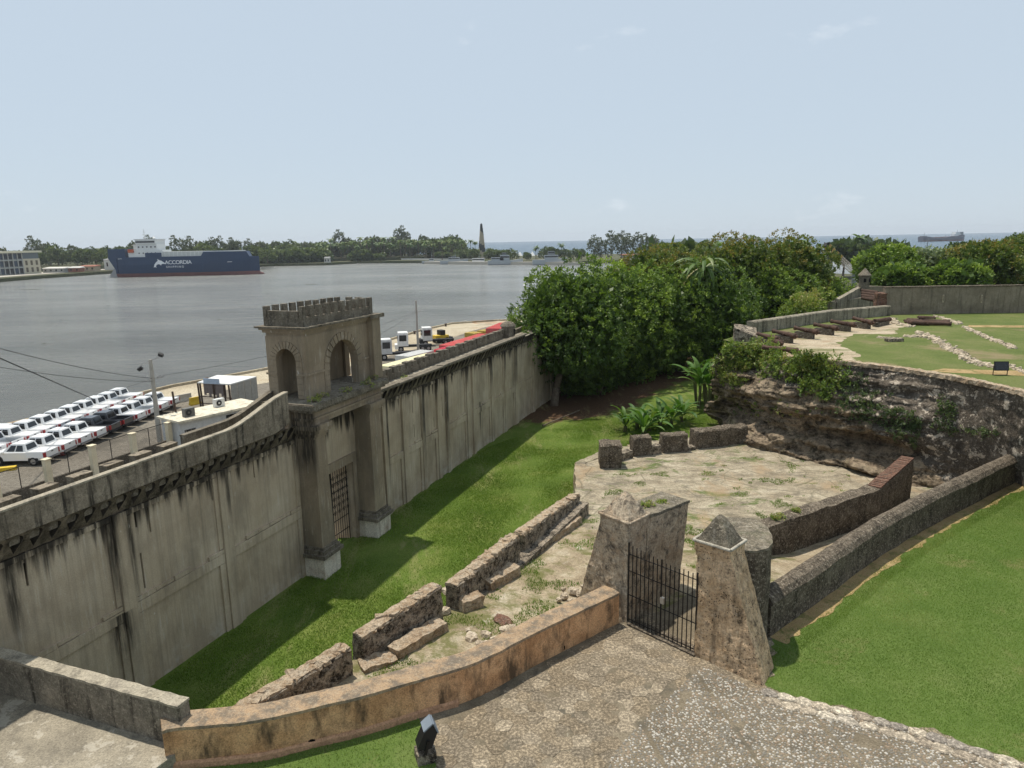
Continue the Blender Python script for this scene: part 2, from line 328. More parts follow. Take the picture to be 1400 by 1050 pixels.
M['pier_pale'] = stone('pale_gate_pier_render', [(0.22, 0.165, 0.11), (0.36, 0.28, 0.195), (0.45, 0.37, 0.27), (0.16, 0.125, 0.09)], 1.6, gain=1.15, blot=0.9, blot_at=.5, dark=(0.045, 0.038, 0.032), streak=0.5, chips=0.35, chip=(0.5, 0.34, 0.21), fleck=.3, bump=0.9, fine=15, bumpd=0.06, pits=.7)
M['piercap'] = stone('mouldy_cap_stone', [(0.06, 0.052, 0.038), (0.13, 0.112, 0.082), (0.24, 0.205, 0.15)], 2.4, gain=1.1, blot=0.6, chips=0.2, fleck=.4, bump=0.8, moss=0.2)
M['moulding'] = stone('pale_cap_moulding', [(0.33, 0.3, 0.24), (0.45, 0.42, 0.35)], 3, gain=1.0, blot=0.6, dark=(0.1, 0.09, 0.075))
M['capwall'] = stone('black_weathered_wall', [(0.05, 0.04, 0.03), (0.1, 0.08, 0.058), (0.19, 0.155, 0.115)], 1.9, gain=1.05, streak=0.7, dark=(0.02, 0.016, 0.012), chips=0.3, chip=(0.36, 0.3, 0.22), fleck=.75, fleck_c=(.4, .34, .26), bump=1.0, fine=17, bumpd=0.06, pits=.5)
M['grey'] = stone('grey_mould_wall', [(0.075, 0.064, 0.05), (0.16, 0.14, 0.108), (0.27, 0.235, 0.18)], 1.5, gain=1.1, streak=0.9, dark=(0.024, 0.02, 0.016), chips=0.25, chip=(0.42, 0.36, 0.28), fleck=.35, bump=0.7)
M['slab'] = stone('worn_plaster_floor', [(0.15, 0.13, 0.1), (0.22, 0.195, 0.15), (0.31, 0.275, 0.21), (0.19, 0.168, 0.13)], 0.8, gain=1.0, blot=0.5, dark=(0.1, 0.09, 0.075), chips=0.45, chip=(0.52, 0.48, 0.4), bump=0.4)
M['brick'] = stone('old_red_brick', [(0.09, 0.055, 0.04), (0.15, 0.075, 0.05), (0.07, 0.052, 0.04)], 3, gain=1.0, blot=0.55, fleck=.3, bump=0.8, fine=10)
M['backwall'] = stone('dark_stucco_wall', [(0.1, 0.082, 0.06), (0.16, 0.135, 0.1), (0.23, 0.195, 0.15)], 0.7, streak=0.5, dark=(0.04, 0.036, 0.03), chips=0.25, chip=(0.3, 0.24, 0.18), bump=0.6)
M['parapet2'] = stone('grey_green_parapet', [(0.13, 0.115, 0.085), (0.22, 0.196, 0.15), (0.33, 0.297, 0.232)], 1.3, gain=1.15, streak=0.85, streak_at=.48, dark=(0.045, 0.04, 0.03), fleck=.35, bump=0.6)
M['iron'] = plain('rusty_black_iron', (0.022, 0.02, 0.018), 0.6, 0.6)
M['cannon'] = stone('rusted_cannon_iron', [(0.035, 0.022, 0.017), (0.06, 0.036, 0.026), (0.09, 0.05, 0.034)], 4, bump=0.5, rough=0.75)
M['plinthdark'] = stone('dark_cannon_plinth', [(0.05, 0.043, 0.035), (0.1, 0.085, 0.065)], 3, chips=0.3, bump=0.7)
M['bark'] = stone('tree_bark', [(0.06, 0.046, 0.034), (0.12, 0.095, 0.07), (0.17, 0.14, 0.105)], 5, bump=0.9, fine=30)
M['rubble'] = stone('foundation_rubble', [(0.25, 0.2, 0.14), (0.42, 0.35, 0.26), (0.52, 0.45, 0.35)], 5, blot=0.35, bump=0.9, fine=20, bumpd=0.05)
def ground(name, cols, scale, patch=None, patch_at=0.55, patch2=None, p2at=0.6, fine=60, bump=0.5, p2scale=0.5, aniso=(1, 1, 1), pscale=0.35, extra=None):
    t = NT(name, 0.95, 0.12); p = t.map(t.pos(), aniso)
    c = t.ramp(t.noise(p, scale, 6, 0.65), [(0.3, cols[0]), (0.5, cols[1]), (0.7, cols[2])])
    f = t.noise(t.pos(), fine, 3, 0.75); c = t.mix(0.85, c, t.ramp(f, [(0.25, 0.5), (0.5, 1.0), (0.75, 1.5)]), 'MULTIPLY')
    if patch: c = t.mix(t.ramp(t.noise(p, pscale, 8, 0.72, 0.4), [(patch_at, 0.0), (patch_at + 0.1, 0.85)]), c, patch)
    if patch2: c = t.mix(t.ramp(t.noise(p, p2scale, 9, 0.76, 0.6), [(p2at, 0.0), (p2at + 0.07, 0.9)]), c, patch2)
    f2 = t.noise(t.pos(), fine * 3.3, 5, 0.8); c = t.mix(0.6, c, t.ramp(f2, [(0.3, 0.5), (0.5, 1.0), (0.7, 1.5)]), 'MULTIPLY')
    if extra: c = extra(t, c)
    t.col(c); t.bump(t.math('ADD', f, t.noise(t.pos(), 9, 5, 0.7)), bump, 0.03); return t
def strip_extra(t, c):      # fallen leaves under the trees, worn track
    x, y, z = t.xyz(t.pos())[:3]
    nn = t.noise(t.pos(), 0.5, 6, 0.7)
    yy = t.math('ADD', y, t.math('MULTIPLY', t.math('SUBTRACT', nn, 0.5), 9.0))
    c = t.mix(t.range(t.math('SUBTRACT', t.math('SUBTRACT', yy, t.math('MULTIPLY', x, 0.25)), t.math('MULTIPLY', t.math('MAXIMUM', t.math('SUBTRACT', x, 7.0), 0.0), 1.1)), 42.6, 44.2), c, t.ramp(t.noise(t.pos(), 14, 5, 0.8), [(0.35, (0.035, 0.022, 0.014)), (0.6, (0.12, 0.07, 0.04)), (0.75, (0.2, 0.13, 0.08))]))
    tr = t.noise(t.map(t.pos(), (1.0, 0.25, 1), rot=(0, 0, 0.33)), 0.55, 7, 0.75, 0.5)
    return t.mix(t.ramp(tr, [(0.54, 0.0), (0.68, 0.75)]), c, (0.26, 0.235, 0.11))
M['strip'] = ground('weedy_strip', [(0.07, 0.115, 0.018), (0.1, 0.145, 0.027), (0.145, 0.17, 0.045)], 0.6, extra=strip_extra, fine=22).m
M['lawn'] = ground('mown_lawn', [(0.075, 0.122, 0.026), (0.097, 0.145, 0.034), (0.125, 0.165, 0.048)], 0.7, patch=(0.17, 0.165, 0.065), patch_at=0.57, fine=40, pscale=0.5).m
M['terrace'] = ground('dry_terrace_turf', [(0.075, 0.105, 0.026), (0.11, 0.135, 0.04), (0.15, 0.155, 0.06)], 0.4, patch=(0.22, 0.175, 0.1), patch_at=0.55, patch2=(0.36, 0.3, 0.2), p2at=0.63, fine=18, pscale=0.22).m
M['sand'] = ground('pale_sandy_ground', [(0.27, 0.21, 0.14), (0.38, 0.315, 0.225), (0.46, 0.4, 0.3)], 0.9, patch=(0.13, 0.14, 0.055), patch_at=0.53, patch2=(0.3, 0.21, 0.13), p2at=0.56, fine=14, aniso=(1, 2.2, 1)).m
M['drysoil'] = ground('bare_dry_soil', [(0.24, 0.165, 0.075), (0.33, 0.235, 0.115), (0.4, 0.3, 0.16)], 1.5, patch=(0.12, 0.13, 0.04), patch_at=0.53, fine=40, pscale=1.6).m
def plat_extra(t, c):          # earthy worn way across the flags, fine cracks
    w_ = t.noise(t.map(t.pos(), (1, .55, 1), rot=(0, 0, .7)), .45, 7, .7, .3); c = t.mix(t.ramp(w_, [(.54, 0.0), (.64, .6)]), c, (.33, .235, .14))
    cr = t.voro(t.map(t.pos(), (.55, .8, 1)), 1.0, 'DISTANCE_TO_EDGE'); return t.mix(t.math('MULTIPLY', t.range(cr, 0.0, 0.03, 1.0, 0.0), .55), c, (.12, .11, .07))
M['platform'] = ground('limestone_platform', [(0.17, 0.143, 0.102), (0.31, 0.265, 0.19), (0.46, 0.405, 0.305)], 1.0, patch=(0.15, 0.13, 0.098), patch_at=0.53, patch2=(0.09, 0.125, 0.034), p2at=0.535, fine=14, bump=1.0, p2scale=0.42, aniso=(1.0, 1.5, 1), pscale=0.75, extra=plat_extra).m
M['path'] = ground('rubble_path', [(0.2, 0.155, 0.1), (0.32, 0.26, 0.175), (0.44, 0.385, 0.285)], 1.2, patch=(0.12, 0.125, 0.04), patch_at=0.5, patch2=(0.52, 0.47, 0.38), p2at=0.60, fine=16, bump=1.0, p2scale=0.9, pscale=0.75).m
M['paving'] = ground('cobble_bedding', [(0.13, 0.108, 0.075), (0.19, 0.158, 0.11), (0.27, 0.228, 0.165)], 1.2, patch=(0.11, 0.098, 0.075), patch_at=0.52, patch2=(0.36, 0.32, 0.24), p2at=0.6, fine=24, bump=1.0, p2scale=2.6, pscale=0.9).m
M['dock'] = ground('dock_concrete', [(0.13, 0.115, 0.095), (0.175, 0.155, 0.125), (0.21, 0.19, 0.155)], 0.12, patch=(0.095, 0.085, 0.07), patch_at=0.55, fine=3, bump=0.2, pscale=0.08).m
M['quay'] = ground('sandy_quay_concrete', [(0.3, 0.25, 0.175), (0.4, 0.345, 0.25), (0.46, 0.41, 0.31)], 0.15, patch=(0.24, 0.2, 0.145), patch_at=0.54, patch2=(0.33, 0.2, 0.11), p2at=0.58, fine=3, bump=0.2, pscale=0.1, p2scale=0.12).m
M['farland'] = ground('far_bank_ground', [(0.05, 0.065, 0.03), (0.08, 0.085, 0.045), (0.13, 0.12, 0.075)], 0.03, fine=0.6, bump=0.1).m
def stone_var(name, cols, rough=0.85, bump=0.8):       # loose stones: every stone its own tone
    t = NT(name, rough, 0.2); inf = t.n('ShaderNodeObjectInfo').outputs['Random']
    c = t.ramp(inf, [((i + 0.5) / len(cols), cc) for i, cc in enumerate(cols)])
    f = t.noise(t.pos(), 17, 8, 0.82); c = t.mix(1.0, c, t.ramp(f, [(0.33, 0.35), (0.5, 1.0), (0.63, 2.5)]), 'MULTIPLY')
    t.col(c); t.bump(f, bump, 0.03); return t.m
M['cobble'] = stone_var('cobble_stone', [(0.165, 0.132, 0.09), (0.19, 0.152, 0.103), (0.215, 0.174, 0.12), (0.18, 0.148, 0.105), (0.155, 0.128, 0.092), (0.25, 0.207, 0.148)])
M['edging'] = stone_var('edging_stone', [(0.24, 0.2, 0.15), (0.34, 0.29, 0.22), (0.42, 0.37, 0.29), (0.2, 0.175, 0.145)])
M['peb_w'] = plain('white_pebble', (0.47, 0.44, 0.385), 0.7); M['peb_g'] = plain('grey_pebble', (0.2, 0.182, 0.15), 0.8); M['peb_b'] = plain('brown_pebble', (0.29, 0.22, 0.155), 0.8)
def leafmat(name, stops, rough=0.5, trans=0.24, spec=0.3, gain=2.2):
    stops = [(p, tuple(x * gain for x in c)) for p, c in stops]
    t = NT(name, rough, spec); c = t.ramp(t.attr('tint'), stops)
    n = t.noise(t.pos(), 0.45, 3, 0.5); c = t.mix(0.5, c, t.ramp(n, [(0.35, 0.75), (0.65, 1.2)]), 'MULTIPLY')
    t.col(c)
    tr = t.n('ShaderNodeBsdfTranslucent'); t.l(t.mix(1.0, c, (1.5, 1.6, 0.7), 'MULTIPLY'), tr.inputs[0])
    ms = t.n('ShaderNodeMixShader'); ms.inputs[0].default_value = trans; t.l(t.b.outputs[0], ms.inputs[1]); t.l(tr.outputs[0], ms.inputs[2])
    t.l(ms.outputs[0], t.t.nodes['Material Output'].inputs[0]); return t.m
M['leaf_mango'] = leafmat('mango_leaf', [(0.0, (0.022, 0.040, 0.010)), (0.35, (0.044, 0.072, 0.014)), (0.7, (0.078, 0.112, 0.019)), (1.0, (0.125, 0.165, 0.028))])
M['leaf_rust'] = leafmat('mango_flush_leaf', [(0.0, (0.024, 0.042, 0.010)), (0.45, (0.05, 0.074, 0.014)), (0.75, (0.08, 0.098, 0.018)), (0.93, (0.105, 0.1, 0.02)), (1.0, (0.13, 0.095, 0.026))], gain=1.9)
M['leaf_dark'] = leafmat('dusty_leaf', [(0.0, (0.018, 0.03, 0.012)), (0.5, (0.045, 0.064, 0.026)), (1.0, (0.085, 0.105, 0.045))])
M['leaf_grey'] = leafmat('silvery_leaf', [(0.0, (0.035, 0.05, 0.025)), (0.5, (0.08, 0.1, 0.06)), (1.0, (0.16, 0.18, 0.12))])
M['leaf_far'] = leafmat('far_leaf', [(0.0, (0.022, 0.034, 0.014)), (0.5, (0.042, 0.058, 0.022)), (1.0, (0.075, 0.09, 0.034))], trans=0.2)
M['leaf_far2'] = leafmat('far_grey_leaf', [(0.0, (0.026, 0.034, 0.02)), (0.5, (0.045, 0.054, 0.03)), (1.0, (0.07, 0.078, 0.045))], trans=0.12)
M['leaf_palm'] = leafmat('palm_frond', [(0.0, (0.025, 0.045, 0.012)), (0.5, (0.05, 0.08, 0.02)), (1.0, (0.12, 0.12, 0.045))], trans=0.2)
M['leaf_banana'] = leafmat('banana_leaf', [(0.0, (0.03, 0.075, 0.015)), (0.5, (0.055, 0.12, 0.02)), (1.0, (0.13, 0.165, 0.045))], 0.55, 0.25, .25, 1.3)
M['leaf_bush'] = leafmat('bush_leaf', [(0.0, (0.03, 0.055, 0.012)), (0.5, (0.07, 0.1, 0.02)), (0.85, (0.11, 0.13, 0.03)), (1.0, (0.16, 0.14, 0.06))])
M['blade_lawn'] = leafmat('lawn_blade', [(0.0, (0.054, 0.092, 0.017)), (0.5, (0.086, 0.13, 0.029)), (0.8, (0.122, 0.158, 0.047)), (1.0, (0.18, 0.175, 0.07))], 0.7, 0.35, 0.1, 1.8)
M['blade_strip'] = leafmat('weed_blade', [(0.0, (0.042, 0.077, 0.011)), (0.5, (0.069, 0.109, 0.018)), (0.85, (0.103, 0.138, 0.03)), (1.0, (0.16, 0.165, 0.06))], 0.7, 0.3, 0.1, 1.95)
def watermat(name):
    t = NT(name, 0.2, 0.5); t.b.inputs['IOR'].default_value = 1.33
    x, y, z = t.xyz(t.pos())[:3]
    p = t.map(t.pos(), (0.7, 1.5, 1)); big = t.noise(t.map(t.pos(), (1, 2.6, 1)), 0.008, 5, 0.6)
    river = t.ramp(big, [(0.35, (0.14, 0.146, 0.136)), (0.62, (0.225, 0.228, 0.212))])      # silty river, blue sea beyond the mouth
    t.col(t.mix(t.range(y, 650, 950), river, (0.05, 0.095, 0.14)))
    h = t.math('ADD', t.math('ADD', t.noise(p, 0.6, 7, 0.75), t.math('MULTIPLY', t.noise(t.map(t.pos(), (.6, 2.0, 1)), 0.16, 4, 0.6), 2.2)), t.math('MULTIPLY', t.noise(t.map(t.pos(), (.5, 2.4, 1)), 0.045, 4, 0.6), 5.0))
    t.put(t.b.inputs['Roughness'], t.range(y, 100, 900, 0.12, 0.26))
    t.bump(h, 1.0, 0.8); return t.m
M['water'] = watermat('river_and_sea_water')

# ---------------------------------------------------------------- setting: water, dock, ground sheets
R = 6400
o = sheet('water', [(-R, -200, WATER), (R, -200, WATER), (R, R, WATER), (-R, R, WATER)], M['water']); tag(o, kind='structure')
# --- quay and dock behind the wall
quay_px = [(-60, 599), (0, 585), (234, 529), (296, 518), (360, 506), (526, 467), (576, 452), (617, 443), (681, 438.6)]
QE = [P(x, y, DOCK) for x, y in quay_px] + [Vector((16, 166, DOCK)), Vector((40, 150, DOCK)), Vector((75, 150, DOCK)), Vector((120, 190, DOCK)), Vector((400, 190, DOCK))]
back = [Vector((400, 20, DOCK)), Vector((20, 66, DOCK)), WL(30, 1.2, DOCK), WL(-14, 1.2, DOCK), Vector((-60, 10, DOCK))]
m = MB(); poly = [(p.x, p.y) for p in QE + back]; m.prism(poly, WATER - 0.8, DOCK); o = m.build('dock', M['dock']); tag(o, kind='structure')
def off_line(pts, d):
    out = []
    for i, p in enumerate(pts):
        t = pts[min(i + 1, len(pts) - 1)] - pts[max(i - 1, 0)]; t.z = 0; t.normalize(); out.append(p + Vector((t.y, -t.x, 0)) * d)
    return out
q1 = QE[:10]; q2 = off_line(q1, 8.5)
q2[4:10] = [p + Vector((2.5, 0, 0)) for p in q2[4:10]]
m = MB(); n = len(q1)
m.add([(p.x, p.y, DOCK + 0.006) for p in q1] + [(p.x, p.y, DOCK + 0.006) for p in q2], [(i, i + 1, n + i + 1, n + i) for i in range(n - 1)])
o = m.build('quay_apron', M['quay']); tag(o, kind='structure')
kerb = path_wall('quay_kerb', [Vector((p.x, p.y, DOCK)) for p in q1], [(0.0, 0), (0.0, 0.35), (-0.4, 0.35), (-0.4, 0)], M['quay'], seg=4, cell=1, amp=0.0, side=1); tag(kerb, kind='structure')

# --- land block the fort stands on (so nothing floats): strip, lower platform, upper terrace
def zg(x, y):      # level of the weedy strip; it climbs towards the rock and the banana clumps
    a = min(1.0, max(0.0, (x - 3.0 - 0.05 * (y - 30)) / 7.0)); b = min(1.0, max(0.0, (y - 27.0) / 7.0))
    near = min(1.0, max(0.0, (26 - y) / 4.0)) * min(1.0, max(0.0, 1 - abs((x + 9.89 - (y - 16.93) * 0.3755) - 1.2) / 1.6))
    return GRASS + 0.55 * (a * a * (3 - 2 * a)) * b - 0.12 * near
strip_poly = [WL(-9, 0.3, 0), WL(48, 0.3, 0), Vector((46, 70, 0)), Vector((34, 58, 0)), Vector((14, 43, 0)), Vector((13.2, 36.2, 0)), Vector((3, 32.5, 0)), Vector((0.5, 23, 0)), Vector((-4, 15, 0)), Vector((-9, 10, 0))]
xs = np.arange(-15, 50, 0.5); ys = np.arange(6, 78, 0.5)
GX, GY = np.meshgrid(xs, ys); idx = np.arange(GX.size).reshape(GX.shape)
ZZ = np.array([zg(a, b) + 0.05 * mnoise.noise(Vector((a, b, 0)) * 0.5) for a, b in zip(GX.ravel(), GY.ravel())])
cx = (GX[:-1, :-1] + 0.25).ravel(); cy = (GY[:-1, :-1] + 0.25).ravel()
swall = (cx - WA.x) * WU.x + (cy - WA.y) * WU.y; nwall = (cx - WA.x) * WN.x + (cy - WA.y) * WN.y
keep = (nwall > -0.5) & ~((cx > 14.5) & (cy < 34)) & ~((cx > 3.8) & (cy < 30.5)) & ~((cx > 15.5) & (cy < 40))
fq = np.stack([idx[:-1, :-1], idx[:-1, 1:], idx[1:, 1:], idx[1:, :-1]], -1).reshape(-1, 4)[keep]
o = link('grass_strip', mesh_np('grass_strip', np.stack([GX.ravel(), GY.ravel(), ZZ], 1), fq, M['strip'], True)); tag(o, kind='structure')

# --- upper level in front: paving, small grass corner, right lawn
gateL = P(856, 850, 0); gateR = P(949, 897, 0); pierR = P(1044, 941, 0)
ow_base = [P(x, y, 0) for x, y in ((250, 1049), (357, 1038), (426, 1021), (502, 1002), (571, 980), (654, 953), (736, 908), (846, 852))]
edge = [P(x, y, 0) for x, y in ((1044, 941), (1110, 958), (1180, 975), (1260, 998), (1330, 1020), (1400, 1042), (1480, 1066))]
pv = [ow_base[4], ow_base[5], ow_base[6], ow_base[7], gateL, P(905, 835, 0), P(960, 800, 0), Vector((6.0, 17.6, 0)), Vector((6.2, 15.6, 0))] + edge + [Vector((11, 6, 0)), Vector((-2.4, 6, 0)), P(600, 1050, 0), P(585, 1005, 0)]
o = sheet('paving', pv, M['paving']); paving = tag(o, kind='structure')
gc = [Vector((p.x, p.y, -0.004)) for p in [ow_base[0] + Vector((-3, .4, 0))] + ow_base[0:6] + [P(700, 945, 0), P(640, 1050, 0), Vector((-1.5, 6, 0)), Vector((-12, 6, 0))]]
o = sheet('lawn_corner', gc, M['lawn']); tag(o, kind='structure')
lawn_edge = [P(1000 + x / 3.0875, 560 + y / 3.0875, 0) for x, y in ((120, 990), (160, 960), (400, 790), (600, 640), (830, 500), (1040, 390), (1235, 290), (1400, 215))]
lw = [p + Vector((-.3, -.15, -0.005)) for p in edge[:1]] + [p + Vector((-.25, .2, -0.005)) for p in lawn_edge] + [Vector((40, 30, -.005)), Vector((40, 6, -.005)), Vector((11, 6, -.005))] + [p + Vector((0, -.12, -.005)) for p in edge[::-1][:-1]]
o = sheet('lawn', lw, M['lawn']); tag(o, kind='structure'); LAWN = lw
# bare soil fringe along the capped wall
fr = lawn_edge[1:]; fo = []
for i, p in enumerate(fr):
    wdt = 0.32 + 0.16 * mnoise.noise(p * 1.3); t = fr[min(i + 1, len(fr) - 1)] - fr[max(0, i - 1)]; t.normalize(); fo.append((p, p + Vector((t.y, -t.x, 0)) * wdt))
frr = resample(smooth_path([a for a, b in fo], 4), 0.09)
m = MB(); vs = []
for i, p in enumerate(frr):
    t = frr[min(i + 1, len(frr) - 1)] - frr[max(0, i - 1)]; t.normalize(); nn = Vector((t.y, -t.x, 0))
    wd = 0.42 + 0.26 * mnoise.noise(p * 0.8) + 0.14 * mnoise.noise(p * 2.6)
    vs += [p - nn * 0.1 + Vector((0, 0, 0.004)), p + nn * wd + Vector((0, 0, 0.004))]
m.add(vs, [(2 * i, 2 * i + 1, 2 * i + 3, 2 * i + 2) for i in range(len(frr) - 1)]); o = m.build('bare_soil', M['drysoil']); tag(o, kind='structure')

# --- lower platform and the path behind the broken parapets
def zpath(x, y): 
    t = min(1, max(0, (y - 17) / 9.0)); return -0.42 + (PLAT + 0.42) * t
plat_px = [(790, 655), (789, 633), (806, 625), (822, 618), (868, 606), (905, 600), (952, 597), (1020, 590)]
PB = [P(x, y, PLAT) for x, y in plat_px]
plat_poly = [(-6.3, 12.4), (-4.2, 15.2), (-1.9, 18.0), (0.2, 21.4), (2.55, 26.2)] + [(p.x, p.y) for p in PB] + [(14.2, 35.6), (17.3, 31.6), (19.5, 29.6), (22, 26.6), (20, 24.8), (12, 19.9), (6.6, 15.6), (4.6, 15.6), (2.9, 16.5), (2.5, 16.6), (-1.0, 14.6), (-3.5, 13.2)]
NX, NY = np.meshgrid(np.arange(-7, 23, 0.3), np.arange(12, 38, 0.3)); idx = np.arange(NX.size).reshape(NX.shape)
cx = (NX[:-1, :-1] + .15).ravel(); cy = (NY[:-1, :-1] + .15).ravel(); k = in_poly(cx, cy, plat_poly)
def zramp(x, y):   # passage behind the gate slopes from the paving down to the platform
    z = zpath(x, y); d = math.hypot(x - 4.6, y - 17.2)
    g = min(1, max(0, (6.2 - d) / 4.5)) * (1 if x > 3.2 else 0)
    c = min(1, max(0, (19.5 - x) / 11.0)) * min(1, max(0, 1 - abs((y - 15.5) - (x - 6.0) * 0.82 - 1.9) / 1.5)) if x > 5 else 0
    return z + (0.0 - z) * max(g, c * 0.4) - 0.02
ZP = np.array([zramp(a, b) + 0.035 * mnoise.noise(Vector((a, b, 0)) * 0.9) for a, b in zip(NX.ravel(), NY.ravel())])
fq = np.stack([idx[:-1, :-1], idx[:-1, 1:], idx[1:, 1:], idx[1:, :-1]], -1).reshape(-1, 4)
isp = (cy + 0.2 * cx) > 25.0
V = np.stack([NX.ravel(), NY.ravel(), ZP], 1)
o = link('platform', mesh_np('platform', V, fq[k & isp], M['platform'], True)); tag(o, kind='structure')
o = link('path', mesh_np('path', V, fq[k & ~isp], M['path'], True)); tag(o, kind='structure')
# outer kerb / retaining edge of the platform
kb = [Vector((2.45, 26.3, 0)), Vector((2.7, 28.6, 0))] + [Vector((p.x, p.y, 0)) for p in PB[:4]]
kerbw = path_wall('platform_edge', smooth_path(kb, 4), [(-0.12, -2.2), (-0.10, -0.99), (0.4, -0.99), (0.4, -2.2)], M['platform'], side=-1, amp=0.08); tag(kerbw, kind='structure')
rt = path_wall('strip_edge_wall', [Vector((-9, 9.6, 0)), Vector((-6.4, 12.6, 0)), Vector((-4.25, 15.3, 0)), Vector((-1.95, 18.2, 0)), Vector((.05, 21.5, 0)), Vector((2.45, 26.3, 0))], [(0, -2.3), (0, -.55), (.5, -.55), (.5, -2.3)], M['ruin'], side=-1, amp=0.03)
tag(rt, kind='structure')

# --- upper terrace with the guns
z8 = lambda x, y: (960 + x / 3.18, 400 + y / 3.18)
lip_px = [z8(300, 235), z8(345, 262), z8(430, 288), z8(640, 303), z8(850, 328), z8(1080, 364), z8(1250, 398), z8(1400, 435), (1470, 565), (1540, 605)]
LIP = smooth_path([P(x, y, TERR) for x, y in lip_px], 6)
par_px = [(1030, 456), (1086, 447), (1137, 439), (1217, 431.4)]
PARB = [P(x, y, TERR) for x, y in par_px]
tp = [(p.x, p.y, TERR) for p in LIP] + [(40, 18, TERR), (90, 40, TERR), (90, 62, TERR), (34, 52.5, TERR)] + [(p.x - .3, p.y + .5, TERR) for p in PARB[::-1]] + [(12.2, 40.6, TERR)]
o = sheet('terrace', tp, M['terrace']); tag(o, kind='structure')
sand = [P(x, y, TERR + 0.005) for x, y in (z8(330, 250), z8(430, 283), z8(640, 298), z8(690, 270), z8(600, 225), z8(620, 190), z8(700, 178), z8(830, 182), z8(860, 150), z8(822, 118), z8(720, 140), z8(560, 165), z8(420, 190), z8(300, 205))]
sand = resample(sand + sand[:1], .18)[:-1]; sand = [Vector((p.x + .38 * mnoise.noise(p * 1.1) + .18 * mnoise.noise(p * 3.7), p.y + .38 * mnoise.noise(p * 1.1 + Vector((9, 0, 0))) + .18 * mnoise.noise(p * 3.3), p.z)) for p in sand]
o = sheet('sandy_ground', sand, M['sand']); tag(o, kind='structure')
track = [P(x, y, TERR + 0.007) for x, y in (z8(990, 340), z8(1060, 347), z8(1400, 362), (1450, 520), (1450, 508), z8(1400, 340), z8(1200, 335), z8(1050, 330))]
o = sheet('worn_track', track, M['drysoil']); tag(o, kind='structure')
track2 = [P(x, y, TERR + 0.007) for x, y in (z8(1150, 150), z8(1400, 152), (1450, 449), (1450, 446), z8(1400, 143), z8(1160, 142))]
o = sheet('worn_track', track2, M['drysoil']); tag(o, kind='structure')

# ---------------------------------------------------------------- river wall with its gate tower
def wthing(name, label, cat): 
    e = empty(name, (WA.x, WA.y, 0), WANG); return tag(e, label, cat)
rw = wthing('river_wall', 'long grey brown plastered fortress wall streaked with black mould beside the weedy strip', 'wall')
# body with the gate opening and the drain slits cut out
m = MB(); m.box(-11, 8.05, 0, 1.3, -9.2, 3.3); m.box(10.25, 44, 0, 1.3, -9.2, 3.3); m.box(8.05, 10.25, 0, 1.3, 1.15, 3.3); m.box(8.05, 10.25, 0, 1.3, -9.2, -2.35)
mb = [m]
SL = [(0.36, 2.97, 2.39), (0.77, 2.78, 2.1), (3.01, 2.76, 2.17), (3.62, 2.76, 2.26), (4.82, 2.83, 2.28), (-2.55, 2.74, 2.19), (0.38, 1.68, .68), (-3.6, 2.7, 2.1), (7.95, 2.75, 2.4), (15.3, 2.7, 1.9), (17.3, 2.85, 2.35), (17.35, 1.2, .7), (15.35, 1.35, .75), (18.3, 2.0, 1.0)]
me = m.mesh('wall_body', M['wall']); body = link('wall_body', me, rw)
c = MB()
for s_, z1, z0 in SL: c.box(s_ - .028, s_ + .028, -.2, .45, z0, z1)
cut = link('cutter', c.mesh('cutter', M['wall'])); cut.parent = rw
md = body.modifiers.new('cut', 'BOOLEAN'); md.object = cut; md.operation = 'DIFFERENCE'; md.solver = 'EXACT'; md.use_self = True
bpy.context.view_layer.update()
dg = bpy.context.evaluated_depsgraph_get(); nm = bpy.data.meshes.new_from_object(body.evaluated_get(dg)); body.modifiers.clear(); body.data = nm; nm.name = 'wall_body'
bpy.data.objects.remove(cut)
# buttress strips, ledges and framed panels
strips = [(-8.4, -8.0), (-4.35, -3.95), (-.36, .04), (3.2, 3.6), (12.55, 12.95), (14.2, 14.62), (16.0, 16.3), (17.6, 17.9), (18.62, 18.85), (21.1, 21.5), (21.9, 22.1), (24.5, 24.85), (26.7, 26.95), (28.5, 29.0), (32, 32.4), (36, 36.4)]
for a, b in strips: MB().box(a, b, -.1, .02, -2.6, 2.98).build('buttress_strip', M['wall'], rw)
bays = [(-8.0, -4.35), (-3.95, -.36), (.04, 3.2), (3.6, 6.9), (12.95, 14.2), (14.62, 16.0), (16.3, 17.6), (18.85, 21.1), (22.1, 24.5), (24.85, 26.7), (26.95, 28.5), (29.0, 32)]
for i, (a, b) in enumerate(bays):
    n = max(1, int((b - a) / 0.55)); 
    for k in range(n):     # the ledge is broken into pieces
        if random.random() < 0.12: continue
        x0 = a + (b - a) * k / n + .012; x1 = a + (b - a) * (k + 1) / n - .012; dd = random.uniform(.03, .075)
        MB().box(x0, x1, -dd, .02, .47 + random.uniform(-.02, .02), .57 + random.uniform(-.02, .015)).build('ledge_stone', M['wall'], rw)
    MB().box(a + .012, b - .012, -.06, .02, .15, .445).build('panel_rail', M['wall'], rw)
    MB().box(a + .012, a + .22, -.055, .02, -2.6, .135).build('panel_stile', M['wall'], rw); MB().box(b - .22, b - .012, -.055, .02, -2.6, .135).build('panel_stile', M['wall'], rw)
    if b - a > 1.5:
        MB().box(a + .012, a + .16, -.045, .02, .6, 2.82).build('panel_stile', M['wall'], rw); MB().box(b - .16, b - .012, -.045, .02, .6, 2.82).build('panel_stile', M['wall'], rw)
    MB().box(a + .012, b - .012, -.05, .02, 2.84, 2.97).build('panel_rail', M['wall'], rw)
